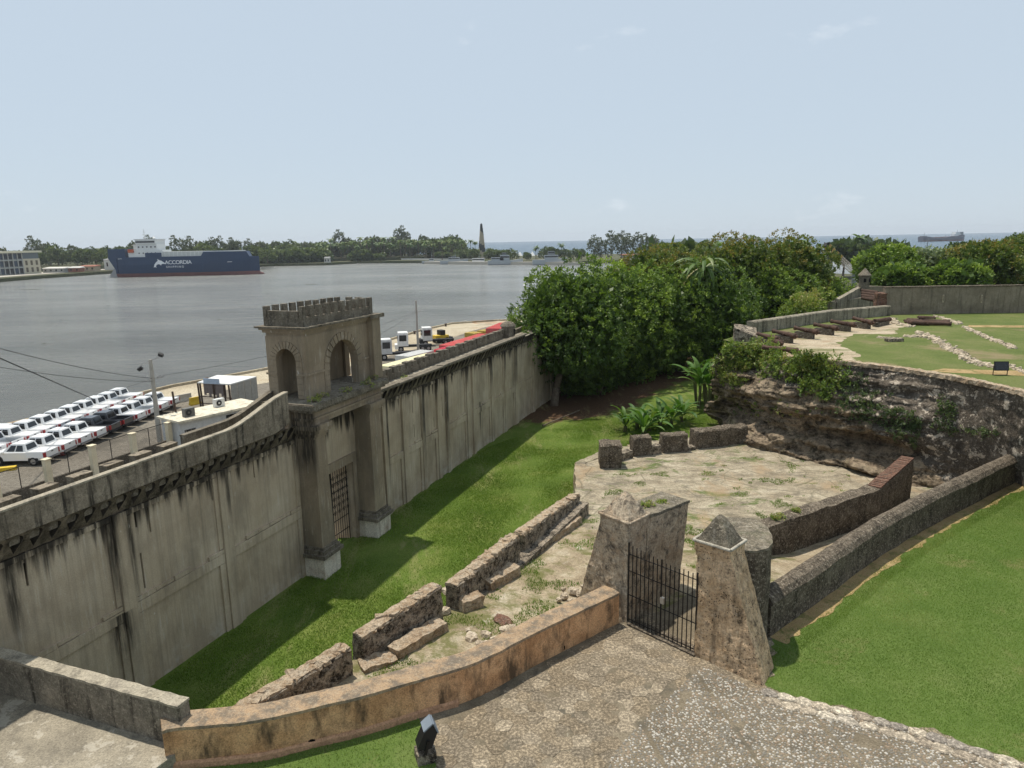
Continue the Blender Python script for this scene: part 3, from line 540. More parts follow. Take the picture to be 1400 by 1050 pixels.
# corbel table: sloping cove pierced by little niches
def corbel_mesh():
    wd = 0.44; NN = 18; hole = []; 
    for i in range(NN):
        a = 2 * math.pi * i / NN - math.pi / 2
        u = math.cos(a) * .158; v = math.sin(a)
        vv = .70 + v * .22 if v > 0 else .70 + v * .58
        if v < 0: u *= (1 + v) ** 0.75 if v > -1 else 0
        hole.append((u, vv))
    outer = []
    for u, v in hole:
        du, dv = u, v - .62
        k = max(abs(du) / (wd / 2), abs(dv) / (.62 if dv < 0 else .38)); outer.append((du / k, .62 + dv / k))
    pl = lambda u, v: (u, -.02 - .28 * v, 2.98 + .56 * v)
    vs = [pl(u, v) for u, v in outer] + [pl(u, v) for u, v in hole] + [(u * .8, 0.0, 2.98 + .56 * (.2 + .78 * v)) for u, v in hole]
    fs = []
    for i in range(NN):
        j = (i + 1) % NN; fs += [(i, j, NN + j, NN + i), (NN + i, NN + j, 2 * NN + j, 2 * NN + i)]
    fs.append(tuple(range(2 * NN, 3 * NN)))
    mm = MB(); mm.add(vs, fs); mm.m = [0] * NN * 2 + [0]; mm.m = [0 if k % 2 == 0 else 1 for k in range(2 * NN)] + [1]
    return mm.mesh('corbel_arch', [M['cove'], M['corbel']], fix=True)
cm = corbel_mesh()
s_ = -10.7
k = 0
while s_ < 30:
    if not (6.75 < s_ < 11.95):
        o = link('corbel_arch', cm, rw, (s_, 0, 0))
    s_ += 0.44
# left parapet with the upward sweep towards the tower
def sweep_z(s): 
    t = min(1, max(0, (s - 3.4) / 3.1)); return 4.14 + 0.58 * t * t * (3 - 2 * t)
def sweep_parapet(name, y0, y1, zb, mat, s0, s1, lift=0.0, capm=None):
    n = int((s1 - s0) / .25); rings = []; caps = []
    for i in range(n + 1):
        s = s0 + (s1 - s0) * i / n; z = sweep_z(s - (1.6 if name == 'back_parapet' else 0)) + lift
        zb2 = zb + (0.2 * max(0, (s - 5.6)) if name == 'parapet' else 0)
        rings.append([Vector((s, y0, zb2)), Vector((s, y1, zb2)), Vector((s, y1, z)), Vector((s, y0, z))])
        caps.append([Vector((s, y0 - .03, z)), Vector((s, y1 + .02, z)), Vector((s, y1 + .02, z + .045)), Vector((s, y0 - .03, z + .045))])
    m = MB(); m.loft(rings); m.build(name, mat, rw); m = MB(); m.loft(caps); m.build('parapet_cap', capm or M['cap'], rw)
sweep_parapet('parapet', -.32, -.19, 3.54, M['parapet'], -10.9, 6.35)
MB().box(-10.9, 6.3, -.139, .02, 3.28, 3.6).build('parapet_back', M['crenel'], rw)
MB().box(-10.9, 44, .02, 1.3, 3.301, 3.34).build('wall_walk', M['slab'], rw)
# river side parapet: low wall with merlons on the left, swept up by the tower, crenellated on the right
s_ = -10.6
while s_ < 3.0:
    MB().box(s_, s_ + .52, 1.02, 1.3, 3.34, 3.86).build('merlon', M['crenel'], rw); MB().box(s_ - .01, s_ + .53, 1.01, 1.31, 3.86, 3.885).build('merlon_cap', M['parapet'], rw); s_ += .93
MB().box(-10.9, 3.4, 1.02, 1.3, 3.341, 3.5).build('parapet_back', M['crenel'], rw)
sweep_parapet('back_parapet', 1.14, 1.27, 3.34, M['crenel'], 3.3, 7.4, -.2, M['crenel'])
s_ = 12.6
while s_ < 30:
    MB().box(s_, s_ + .42, 1.02, 1.3, 3.34, 3.9 + .03 * math.sin(s_ * 5)).build('merlon', M['crenel'], rw); s_ += .60
MB().box(12.2, 40, 1.03, 1.29, 3.341, 3.62).build('parapet_back', M['crenel'], rw)
MB().box(11.6, 12.25, .9, 1.4, 3.34, 4.15).build('parapet_stub', M['crenel'], rw)
# right hand walk slab that overhangs the corbels
xs_ = 12.0
while xs_ < 30:
    L = random.uniform(1.6, 2.6); MB().box(xs_ + .006, xs_ + L - .006, -.36, .02, 3.545, 3.63 + random.uniform(-.015, .02)).build('coping_slab', M['crenel'], rw); xs_ += L
# landing behind the gate
MB().box(7.4, 11.2, 1.3, 4.2, -9.2, -2.352).build('landing', M['slab'], rw); MB().box(7.4, 11.2, 3.9, 4.2, -2.352, -1.1).build('landing_wall', M['crenel'], rw)

# ---- gate tower
gt = wthing('gate_tower', 'crenellated belvedere with round arches above the pillared iron gate of the river wall', 'gate tower')
def pilaster(s0, s1, zb):
    p = empty('pilaster', (0, 0, 0), 0, gt)
    cxp = (s0 + s1) / 2; hw = (s1 - s0) / 2
    MB().box(cxp - hw - .1, cxp + hw + .1, -.86, .02, zb, -1.3).build('pedestal', M['whitebase'], p)
    mo = MB(); mo.box(cxp - hw - .2, cxp + hw + .2, -.96, .02, -1.3, -1.17); mo.box(cxp - hw - .12, cxp + hw + .12, -.88, .02, -1.17, -1.03); mo.box(cxp - hw - .05, cxp + hw + .05, -.81, .02, -1.03, -.94)
    mo.build('base_moulding', M['crenel'], p)
    sh = MB(); sh.frustum([(cxp - hw, -.76), (cxp + hw, -.76), (cxp + hw, .02), (cxp - hw, .02)], -.94, [(cxp - hw * .84, -.7), (cxp + hw * .84, -.7), (cxp + hw * .84, .02), (cxp - hw * .84, .02)], 2.96); sh.build('shaft', M['tower'], p)
    ca = MB(); h = hw * .84
    for e, a, b in ((.03, 2.96, 3.05), (.07, 3.05, 3.16), (.14, 3.16, 3.3), (.2, 3.3, 3.45)): ca.box(cxp - h - e, cxp + h + e, -.7 - e, .02, a, b)
    ca.build('capital', M['tower'], p); return p
pilaster(6.98, 7.75, -2.5); pilaster(10.52, 11.35, -2.7)
MB().box(6.9, 11.5, -.72, .02, 3.45, 3.93).build('architrave', M['tower'], gt)
MB().box(6.86, 11.54, -.78, .02, 3.62, 3.70).build('fascia', M['tower'], gt)
co = MB(); co.box(6.82, 11.6, -.86, .02, 3.93, 4.03); co.box(6.72, 11.7, -.98, .02, 4.03, 4.2); co.build('cornice', M['crenel'], gt)
MB().box(6.7, 12.3, .0, 1.5, 3.342, 4.2).build('floor_block', M['tower'], gt)
MB().box(6.75, 11.65, -.94, 1.45, 4.2, 4.235).build('terrace_floor', M['crenel'], gt)
# frame round the gate opening
MB().box(7.9, 10.45, -.05, .02, 1.15, 1.5).build('lintel', M['tower'], gt); MB().box(10.25, 10.5, -.05, .02, -2.6, 1.149).build('jamb', M['tower'], gt); MB().box(7.8, 8.05, -.05, .02, -2.6, 1.149).build('jamb', M['tower'], gt)
# belvedere
B0, B1, BF, BB, ZB, ZT = 7.45, 11.9, -.30, 1.3, 4.235, 6.42
def arch_poly(a0, a1, c, r, spring, zb, zt, n=14):
    return [(a0, zb), (c - r, zb), (c - r, spring)] + [(c - r * math.cos(math.pi * i / n), spring + r * math.sin(math.pi * i / n)) for i in range(1, n)] + [(c + r, spring), (c + r, zb), (a1, zb), (a1, zt), (a0, zt)]
TH = .3
fp = arch_poly(B0, B1, 9.68, .92, 5.1, ZB, ZT)
MB().prism(fp, BF, BF + TH, 'xzy').build('front_wall', M['tower'], gt); MB().prism(fp, BB - TH, BB, 'xzy').build('back_wall', M['tower'], gt)
spf = arch_poly(BF + TH, BB - TH, .5, .4, 5.58, ZB, ZT)
MB().prism(spf, B0, B0 + TH, 'yzx').build('end_wall', M['tower'], gt); MB().prism(spf, B1 - TH, B1, 'yzx').build('end_wall', M['tower'], gt)
MB().box(B0 + .02, B1 - .02, BF + .02, BB - .02, ZT - .12, ZT + .1).build('ceiling_slab', M['tower'], gt)
def voussoirs(c, r, spring, axis, face, n=15, wd=.3):
    for i in range(n):
        a0 = math.pi * i / n + .02; a1 = math.pi * (i + 1) / n - .02
        pts = [(c - rr * math.cos(a), spring + rr * math.sin(a)) for rr, a in ((r + .004, a0), (r + .004, a1), (r + wd, a1), (r + wd, a0))]
        if axis == 'x': MB().prism(pts, face - .035, face + .03, 'xzy').build('voussoir', M['tower'], gt)
        else: MB().prism(pts, face - .035, face + .03, 'yzx').build('voussoir', M['tower'], gt)
    for sgn in (-1, 1):
        z = spring - .003
        while z > ZB + .12:
            h = min(.2, z - ZB - .02); e0 = c + sgn * (r + .004); e1 = c + sgn * (r + wd); lo, hi = min(e0, e1), max(e0, e1)
            b = MB()
            if axis == 'x': b.box(lo, hi, face - .022, face + .03, z - h, z - .012)
            else: b.box(face - .022, face + .03, lo, hi, z - h, z - .012)
            b.build('jamb_block', M['tower'], gt); z -= .2
voussoirs(9.68, .92, 5.1, 'x', BF); voussoirs(.5, .4, 5.58, 'y', B0, 13, .26)
for q in ((B0 - .05, 8.755, BF - .05, BF + .1), (10.605, B1 + .05, BF - .05, BF + .1), (B0 - .05, B0 + .1, BF + .101, .098), (B0 - .05, B0 + .1, .902, BB + .04)): MB().box(*q, 5.06, 5.13).build('impost', M['tower'], gt)
MB().box(11.42, 12.0, BF - .24, BF - .001, ZB, ZT + .2).build('end_pier', M['tower'], gt)
def ring(e, z0, z1, mat, nm):
    b = MB(); b.box(B0 - e, B1 + e, BF - e, BB + e, z0, z1); b.build(nm, mat, gt)
ring(.06, ZT + .1, ZT + .2, M['tower'], 'cornice'); ring(.14, ZT + .2, ZT + .27, M['tower'], 'cornice'); ring(.24, ZT + .27, ZT + .33, M['crenel'], 'cornice')
MB().box(11.3, 12.13, BF - .38, BF - .245, ZT + .2, ZT + .345).build('cornice', M['crenel'], gt)
ZC = ZT + .33
def parapet_ring(z0, z1):
    for nm, b in (('parapet_side', (B0, B1, BF, BF + .16)), ('parapet_side', (B0, B1, BB - .16, BB)), ('parapet_side', (B0, B0 + .16, BF + .161, BB - .161)), ('parapet_side', (B1 - .16, B1, BF + .161, BB - .161))):
        MB().box(b[0], b[1], b[2], b[3], z0, z1).build(nm, M['crenel'], gt)
parapet_ring(ZC, ZC + .30)
nmer = 10
for i in range(nmer):
    a = B0 + (B1 - B0 - .23) * i / (nmer - 1); h = ZC + .3 + .36 + random.uniform(-.025, .02)
    MB().box(a, a + .23, BF, BF + .14, ZC + .3, h).build('merlon', M['crenel'], gt); MB().box(a, a + .23, BB - .14, BB, ZC + .3, h).build('merlon', M['crenel'], gt)
for i in range(1, 3):
    a = BF + .16 + (BB - BF - .32) * i / 3 - .12
    MB().box(B1 - .14, B1, a, a + .23, ZC + .3, ZC + .64).build('merlon', M['crenel'], gt)
MB().box(B0, B0 + .16, BF + .17, BB - .17, ZC + .3, ZC + .52).build('parapet_side', M['crenel'], gt)
# wrought iron gate in the opening
def scroll_gate(s0, s1, y):
    g = empty('gate_leaf', (0, 0, 0), 0, gt); n = 7
    for i in range(n + 1):
        x = s0 + (s1 - s0) * i / n; MB().tube((x, y, -2.3), (x, y, 1.12 if i in (0, n) else 1.0), .022 if i in (0, n) else .012, n=6).build('bar', M['iron'], g)
    for z in (-2.2, -1.55, -1.0, .15, .5): MB().tube((s0, y, z), (s1, y, z), .016, n=6).build('rail', M['iron'], g)
    for z in np.arange(-.7, .95, .28):
        for i in range(0, n, 2):
            xc = s0 + (s1 - s0) * (i + 1) / n; b = MB(); pts = [Vector((xc + .1 * (1 - k / 22) * math.cos(k * .6), y, z + .1 * (1 - k / 22) * math.sin(k * .6))) for k in range(18)]
            b.chain(pts, [.01] * 18, 4); b.build('scroll', M['iron'], g)
scroll_gate(8.1, 9.12, .28); scroll_gate(9.18, 10.2, .28)
# small watch turret far along the wall
tw = empty('wall_turret', WL(30.0, .9, 3.34), WANG); tag(tw, 'small domed masonry watch turret on the river wall beside the dense tree', 'turret')
b = MB(); b.lathe([(.44, 0), (.43, .72)], 10); b.build('turret_wall', M['crenel'], tw)
b = MB(); b.lathe([(.52, .72), (.5, .78), (.4, .92), (.22, 1.02), (.04, 1.06)], 10); b.build('turret_dome', M['crenel'], tw)
b = MB(); b.box(-.1, .1, -.46, -.4, .2, .55); b.build('turret_window', M['iron'], tw)

# ---------------------------------------------------------------- foreground masonry
def thing(name, label, cat, loc=(0, 0, 0), rz=0, group=None): return tag(empty(name, loc, rz), label, cat, group)
# ochre curved wall
ow = thing('ochre_wall', 'low curved ochre rendered wall with flat top beside the cobbled paving', 'wall')
owp = smooth_path([ow_base[0] + Vector((-.25, -.08, 0))] + ow_base, 3)
path_wall('wall_body', owp, [(0, -.1), (0, .79), (.48, .79), (.48, -1.6)], M['orange'], .2, .2, .012, 1.2, 1, ow)
path_wall('wall_top', owp, [(-.015, .775), (-.012, .835), (.24, .86), (.5, .835), (.5, .775)], M['orange_top'], .15, .12, .014, 2.5, 1, ow)
path_wall('plinth', owp[:len(owp) * 3 // 4], [(-.06, -.1), (-.05, .1), (-.01, .14), (.02, .14), (.02, -.1)], M['redplinth'], .2, .1, .012, 2.5, 1, ow)
for (x, y) in ((427, 1017), (640, 950), (769, 887)):
    q = P(x, y, .08); b = MB(); b.lathe([(.085, -.03), (.085, .05)], 14, 'y'); b.build('drain_hole', plain('drain_black', (0.006, 0.005, 0.005), 1.0, spec=0.05), ow, q + Vector((-.02, .035, 0)), (0, 0, math.radians(14 if x < 700 else 33)))
    b = MB(); pr = [(.085, -.02), (.105, -.02), (.105, .05), (.085, .05)]; b.lathe([(.105, -.02), (.112, .0), (.105, .05)], 14, 'y'); b.build('drain_rim', M['redplinth'], ow, q + Vector((-.02, .05, 0)), (0, 0, math.radians(14 if x < 700 else 33)))
# grey parapet and worn floor slab at the left
A, B = P(0, 947, .3), P(250, 1023, .3); dirn = (B - A).normalized(); A2 = A - dirn * 4
gw = thing('grey_parapet', 'black stained grey parapet with pale worn top at the end of the ochre wall', 'wall')
gwp = [A2, A, B]
path_wall('wall_body', gwp, [(0, -.4), (0, .84), (.26, .84), (.26, -2.2)], M['grey'], .2, .2, .012, 1.5, 1, gw)
path_wall('wall_top', gwp, [(-.012, .825), (-.012, .875), (.28, .875), (.28, .825)], M['cap'], .12, .1, .02, 3.0, 1, gw)
nrm = Vector((dirn.y, -dirn.x, 0))
edgeP = P(210, 1052, .3)
sp = [A2 - nrm * .1, B - nrm * .1 + dirn * .02, edgeP, edgeP + (edgeP - B).normalized() * 5, Vector((-16, 7, .3))]
m = MB(); m.prism([(p.x, p.y) for p in sp], -.5, .3); o = m.build('floor_slab', M['slab']); weather(o.data, .6, .01, 1.3, 3); tag(o, kind='structure')
# dark wall with the rounded sloping cap along the lawn
cw = thing('capped_wall', 'dark weathered wall with sloping cap running along the right hand lawn', 'wall')
cwp = smooth_path(lawn_edge[1:] + [Vector((27, 31, 0))], 5)
path_wall('wall_body', cwp, [(0, -.1), (0, .84), (.46, .84), (.46, -1.4)], M['capwall'], .2, .16, .03, 1.6, 1, cw)
path_wall('wall_cap', cwp, [(-.05, .83), (-.05, .9), (.05, 1.03), (.2, 1.1), (.36, 1.06), (.52, .92), (.52, .83)], M['capwall'], .2, .1, .025, 2.0, 1, cw)
# wall between passage and platform with the raised brick end
iw = thing('passage_wall', 'mossy dark wall with raised brick end between the passage and the stone platform', 'wall')
ip = [Vector((6.4, 19.6, 0)), P(1052, 719, .45), P(1150, 687, .42), P(1204, 670, .4)]; ip = [Vector((p.x, p.y, 0)) for p in ip]
path_wall('wall_body', ip, [(0, -1.3), (0, .42), (.5, .46), (.5, -1.3)], M['capwall'], .2, .16, .03, 1.7, 1, iw, top_amp=.06)
e0 = ip[-1]; e1 = P(1244.5, 680, -1); e1 = Vector((e1.x, e1.y, 0)); d = (e1 - e0).normalized(); nn = Vector((-d.y, d.x, 0)); L = (e1 - e0).length
b = MB(); b.loft([[e0 + Vector((0, 0, -1.3)), e0 + nn * .5 + Vector((0, 0, -1.3)), e0 + nn * .5 + Vector((0, 0, .42)), e0 + Vector((0, 0, .40))], [e1 + Vector((0, 0, -1.3)), e1 + nn * .5 + Vector((0, 0, -1.3)), e1 + nn * .5 + Vector((0, 0, .58)), e1 + Vector((0, 0, .56))]])
me = b.mesh('wall_end', M['capwall']); weather(me, .2, .02, 2); link('wall_end', me, iw)
nb = int(L / .16)
for i in range(nb):
    q = e0.lerp(e1, (i + .5) / nb) + Vector((0, 0, .44 + .16 * (i + .5) / nb + random.uniform(-.01, .015)))
    b = MB(); b.box(-.072, .072, .0, .46, 0, .06); b.build('brick', M['brick'], iw, q, (0, -math.atan2(.16, L), math.atan2(d.y, d.x)))
# broken parapet of the lower battery: four lengths, each with its firing step
rp_ = [((-6.3, 12.1, .06), (-3.86, 15.0, .24)), ((-3.68, 15.45, .22), (-1.97, 17.4, .52)), ((-1.6, 18.0, .22), (.16, 21.2, .24)), ((.35, 21.8, .08), (2.56, 26.2, -.28))]
rl = ['ruined parapet length that dives behind the left half of the ochre wall', 'ruined stone parapet length, second along from the grey parapet', 'ruined parapet length with notched top beside the rubble path', 'long ruined parapet length with straight firing step next to the platform']
for (a, b_), lab in zip(rp_, rl):
    t = thing('ruined_parapet', lab, 'ruin', group='broken parapet of the lower battery')
    a, b_ = Vector(a), Vector(b_)
    path_wall('wall_body', [a, b_], [(0, -1.5), (0, -.05), (.06, 0), (.4, -.02), (.44, -1.9)], M['ruin'], .09, .08, .04, 3.4, 1, t, top_amp=.03)
    path_wall('rubble_top', [a + Vector((0, 0, -.02)), b_ + Vector((0, 0, -.02))], [(.02, -.06), (.03, .03), (.22, .055), (.4, .03), (.42, -.06)], M['ruin_top'], .1, .08, .035, 5.0, 1, t)
def block_mesh(seed):
    random.seed(seed); b = MB(); vs = []
    for (x, y, z) in ((-1, -.8, -.6), (1, -.9, -.6), (.9, .9, -.6), (-.9, .8, -.6), (-.85, -.65, .55), (.8, -.75, .6), (.8, .7, .5), (-.75, .75, .6)): vs.append((x + random.uniform(-.22, .22), y + random.uniform(-.22, .22), z + random.uniform(-.2, .2)))
    b.hexa(vs); me = b.mesh('capping_stone', M['ruin_top']); weather(me, .7, .1, 1.3, 2); return me
BMs = [block_mesh(500 + i) for i in range(6)]
for o_ in [q for q in COL.objects if q.name.startswith('ruined_parapet')]:
    (a, b_) = rp_[int(o_.name.split('.')[1]) if '.' in o_.name else 0]; a, b_ = Vector(a), Vector(b_); dd = (b_ - a); nn_ = Vector((-dd.y, dd.x, 0)).normalized(); Lp = dd.length; x = .1; random.seed(int(Lp * 100))
    while x < Lp - .1:
        sz = random.uniform(.09, .17)
        for row in (.1, .3):
            if random.random() < .72: q = a + dd * (x / Lp) + nn_ * (row + random.uniform(-.04, .04)); link('capping_stone', random.choice(BMs), o_, q + Vector((0, 0, -.0 + random.uniform(-.03, .025))), (random.uniform(-.15, .15), random.uniform(-.15, .15), random.uniform(0, 6.28)), (sz, sz * random.uniform(.6, .95), sz * random.uniform(.35, .6)))
        x += sz * 1.9
def step(px, h, w, lab):
    pts = [P(x, y, z) for x, y, z in px]
    o = path_wall('firing_step', pts, [(0, -.3), (0, h), (w, h + .02), (w, -.3)], M['ruin_top'], .1, .09, .05, 3.4, 1); return tag(o, lab, 'stone step', 'firing steps along the broken parapet')
step([(546, 902, -.42), (612, 862, -.42)], .22, .42, 'broken stone firing step below the second ruined parapet length')
step([(672, 806, -.5), (712, 783, -.58)], .22, .4, 'crumbling firing step beside the notched ruined parapet')
step([(744, 750, -.75), (796, 714, -.9)], .2, .5, 'straight stone firing step beside the platform end parapet')
step([(634, 836, -.45), (662, 826, -.45)], .25, .35, 'short lump of stone step at the foot of the notched parapet')
step([(498, 920, -.42), (545, 905, -.42)], .08, .5, 'low flat stone step emerging from behind the ochre wall')
# loose rubble on the path
for i, (x, y, r) in enumerate(((665, 868, .16), (676, 874, .13), (690, 862, .2), (655, 880, .12), (772, 815, .14), (785, 808, .17), (798, 802, .12), (640, 862, .1), (700, 858, .12), (688, 848, .22), (614, 808, .2), (608, 835, .18), (764, 820, .1), (780, 822, .11), (645, 872, .2), (668, 880, .14), (770, 806, .1), (792, 812, .12))):
    b = MB(); b.lathe([(r * .6, -r * .5), (r, -r * .1), (r * .8, r * .35), (r * .3, r * .5)], 7); me = b.mesh('rubble_stone', M['brick'] if i == 9 else M['rubble']); weather(me, .09, .05, 6, 2)
    o = link('rubble_stone', me, None, P(x, y, -.42)); o.rotation_euler = (0, 0, i * 1.3)
    if i == 9: o.scale = (1.6, 1.1, .35)
    tag(o, 'flat red brick slab lying in the rubble path' if i == 9 else 'loose stone lying in the rubble path behind the ochre wall', 'stone', 'loose stones on the rubble path')

# ---- gate: two piers, passage walls, two iron leaves
def pier(name, label, bq, tq, z0, z1, mat, capmat, apex, mould):
    t = thing(name, label, 'gate pier', group='piers of the iron gate'); b = MB(); b.frustum(bq, z0, tq, z1); me = b.mesh('shaft', mat); weather(me, .11, .02, 4.2, 6); link('shaft', me, t)
    cx_ = sum(p[0] for p in tq) / 4; cy_ = sum(p[1] for p in tq) / 4; ex = [(cx_ + (x - cx_) * 1.16, cy_ + (y - cy_) * 1.16) for x, y in tq]; inn = [(cx_ + (x - cx_) * 1.02, cy_ + (y - cy_) * 1.02) for x, y in tq]
    for i in range(4):
        p, q = ex[i], ex[(i + 1) % 4]; k = MB(); k.tube((p[0], p[1], z1 + .03), (q[0], q[1], z1 + .03), .036, n=10); k.build('cap_moulding', mould, t)
    for e_, za, zb_ in ((1.05, -.34, -.2), (1.11, -.2, -.02)):
        q_ = [(cx_ + (x - cx_) * e_, cy_ + (y - cy_) * e_) for x, y in tq]; k = MB(); k.frustum(q_, z1 + za, q_, z1 + zb_); me = k.mesh('cornice_course', mat); weather(me, .12, .015, 4, 4); link('cornice_course', me, t)
    rings = []
    for f, h in ((1.0, 0.0), (.78, apex * .28), (.5, apex * .62), (.22, apex * .9), (.04, apex)):
        rings.append([Vector((cx_ + (x - cx_) * f, cy_ + (y - cy_) * f, z1 + .02 + h)) for x, y in inn])
    k = MB(); k.loft(rings); me = k.mesh('pyramid_cap', capmat); weather(me, .1, .018, 4, 3); link('pyramid_cap', me, t); return t
pier('gate_pier', 'right gate pier with steep battered side and dark pyramid cap', [(5.28, 13.58), (5.78, 14.3), (4.66, 15.42), (4.1, 14.8)], [(4.68, 14.5), (5.12, 14.95), (4.56, 15.5), (4.12, 15.03)], -.1, 2.74, M['pier'], M['piercap'], .62, M['moulding'])
pier('gate_pier', 'left gate pier with broad pale stained face and concave stone cap', [(2.76, 16.28), (3.36, 16.92), (2.6, 18.5), (1.72, 18.25)], [(2.79, 16.36), (3.34, 16.92), (2.82, 17.52), (2.24, 17.05)], -.5, 2.62, M['pier_pale'], M['pier_pale'], .6, M['pier_pale'])
pw = thing('passage_side_wall', 'pale blotched wall with flat top behind the left gate pier', 'wall')
b = MB(); b.hexa([(3.36, 16.93, -.4), (4.45, 17.95, -.4), (3.9, 18.75, -.4), (2.7, 17.8, -.4), (3.38, 16.96, 2.5), (4.72, 18.2, 2.42), (4.1, 18.85, 2.42), (2.85, 17.6, 2.5)]); me = b.mesh('wall_body', M['pier_pale']); weather(me, .18, .025, 2.2, 5); link('wall_body', me, pw)
b = MB(); b.hexa([(3.36, 16.92, 2.49), (4.76, 18.2, 2.43), (4.12, 18.9, 2.43), (2.8, 17.62, 2.49), (3.36, 16.92, 2.58), (4.76, 18.2, 2.5), (4.12, 18.9, 2.5), (2.8, 17.62, 2.58)]); me = b.mesh('wall_top', M['piercap']); weather(me, .15, .015, 3, 4); link('wall_top', me, pw)
rd = thing('rounded_wall', 'rounded masonry stub with flat mossy top behind the right gate pier', 'wall')
rpoly = [(4.7, 15.35), (5.1, 15.0), (5.45, 14.95), (5.75, 15.08), (5.95, 15.35), (6.08, 15.75), (6.14, 16.2), (6.1, 16.6), (5.92, 16.82), (5.4, 16.9), (4.95, 16.5)]
b = MB(); b.prism(rpoly, -.2, 2.46); me = b.mesh('wall_body', M['capwall']); weather(me, .25, .015, 1.8, 4); link('wall_body', me, rd)
b = MB(); cxr = sum(p[0] for p in rpoly) / len(rpoly); cyr = sum(p[1] for p in rpoly) / len(rpoly); b.prism([(cxr + (x - cxr) * 1.03, cyr + (y - cyr) * 1.03) for x, y in rpoly], 2.462, 2.52); me = b.mesh('wall_top', M['piercap']); weather(me, .25, .008, 2, 3); link('wall_top', me, rd)
ig = thing('iron_gate', 'double leaf black iron bar gate standing between the two stone piers', 'gate')
hl, hr = Vector((2.80, 16.30, 0)), Vector((4.12, 14.87, 0)); mid = (hl + hr) / 2
for a, b_, h0, h1 in ((hl, mid, 2.12, 2.0), (hr, mid, 2.0, 1.95)):
    lf = empty('gate_leaf', (0, 0, 0), 0, ig); nb = 8
    for i in range(nb + 1):
        if i == nb and a is hr: continue
        p = a.lerp(b_, i / nb); h = h0 + (h1 - h0) * i / nb
        MB().tube(p + Vector((0, 0, .05)), p + Vector((0, 0, h + (.04 if i in (0, nb) else random.uniform(-.01, .02)))), .02 if i in (0, nb) else .013, n=6).build('bar', M['iron'], lf)
    for z in (.12, .78, 1.42, 1.86): MB().tube(a + Vector((0, 0, z)), b_ + Vector((0, 0, z)), .013, n=6).build('rail', M['iron'], lf)
b = MB(); b.box(-.05, .05, -.03, .03, .92, 1.08); b.build('lock', plain('pale_lock_metal', (0.5, 0.48, 0.44), .4, .6), ig, mid + Vector((.03, -.03, 0)), (0, 0, -.8))
b = MB(); b.hexa([(hl.x - .05, hl.y - .12, .0), (hr.x - .05, hr.y - .12, .0), (hr.x + .2, hr.y + .15, .0), (hl.x + .2, hl.y + .15, .0), (hl.x - .05, hl.y - .12, .05), (hr.x - .05, hr.y - .12, .05), (hr.x + .2, hr.y + .15, .05), (hl.x + .2, hl.y + .15, .05)]); o = b.build('threshold_stone', M['capwall']); tag(o, 'dark stone threshold under the iron bar gate', 'threshold')

# ---- low battlements on the far edge of the platform
ml = [((820, 850), (640, 640), 33, 1.0, 'thick rounded battlement stub at the outer corner of the platform'), ((866, 891), (624, 622), 27, .6, 'small square battlement standing before the banana clump'), ((906, 940), (619, 617), 25, .6, 'square pale topped battlement between two gaps on the platform edge'), ((952, 1022), (614, 606), 25, .7, 'long low battlement that runs to the rock face')]
for (x0, x1), (y0, y1), hp, th, lab in ml:
    a, b_ = P(x0, y0, PLAT), P(x1, y1, PLAT); h = hp * a.y / F * 1.02
    t = thing('battlement', lab, 'battlement', group='battlements of the lower platform')
    path_wall('wall_body', [a, b_], [(0, -1.2), (0, h - .06), (.07, h), (th - .05, h), (th, -1.2)], M['capwall'], .1, .1, .05, 2.8, 1, t, top_amp=.06)
for (x0, y0, x1, y1, h) in ((848, 632, 868, 626, .35), (890, 623, 906, 620, .4), (939, 618, 953, 615, .15)):
    a, b_ = P(x0, y0, PLAT), P(x1, y1, PLAT); o = path_wall('sill_wall', [a, b_], [(0.1, -1.2), (0.1, h), (.55, h), (.55, -1.2)], M['ruin'], .14, .14, .04, 2.4, 1); tag(o, 'low broken sill closing a gap between two platform battlements', 'ruin', 'sills between the battlements')

# ---------------------------------------------------------------- rock face and rampart under the terrace
lip = [P(978, 489, 2.9), P(992, 478, 3.25)] + [P(x, y, TERR) for x, y in lip_px]
bpx = [(983, 580, -1.5), (1004, 598, -1.25), (1022, 611, -1.05), (1062, 622, -1.05), (1115, 632, -1.05), (1180, 648, -1.05), (1258, 666, -1.05)]
bas = [P(x, y, z) for x, y, z in bpx] + [Vector((19.2, 26.8, -1.05)), Vector((19.6, 24.6, -1.05)), Vector((20.0, 21.5, -1.05)), Vector((20.5, 18.5, -1.05)), Vector((21, 15.5, -1.05))]
def even(pts, n):
    pts = smooth_path(pts, 8); L = [0]
    for a, b in zip(pts, pts[1:]): L.append(L[-1] + (b - a).length)
    out = []; j = 0
    for i in range(n):
        d = L[-1] * i / (n - 1)
        while j < len(L) - 2 and L[j + 1] < d: j += 1
        out.append(pts[j].lerp(pts[j + 1], (d - L[j]) / max(1e-6, L[j + 1] - L[j])))
    return out
NU, NV = 420, 110
lipE, basE = even(lip, NU), even(bas, NU)
verts = []
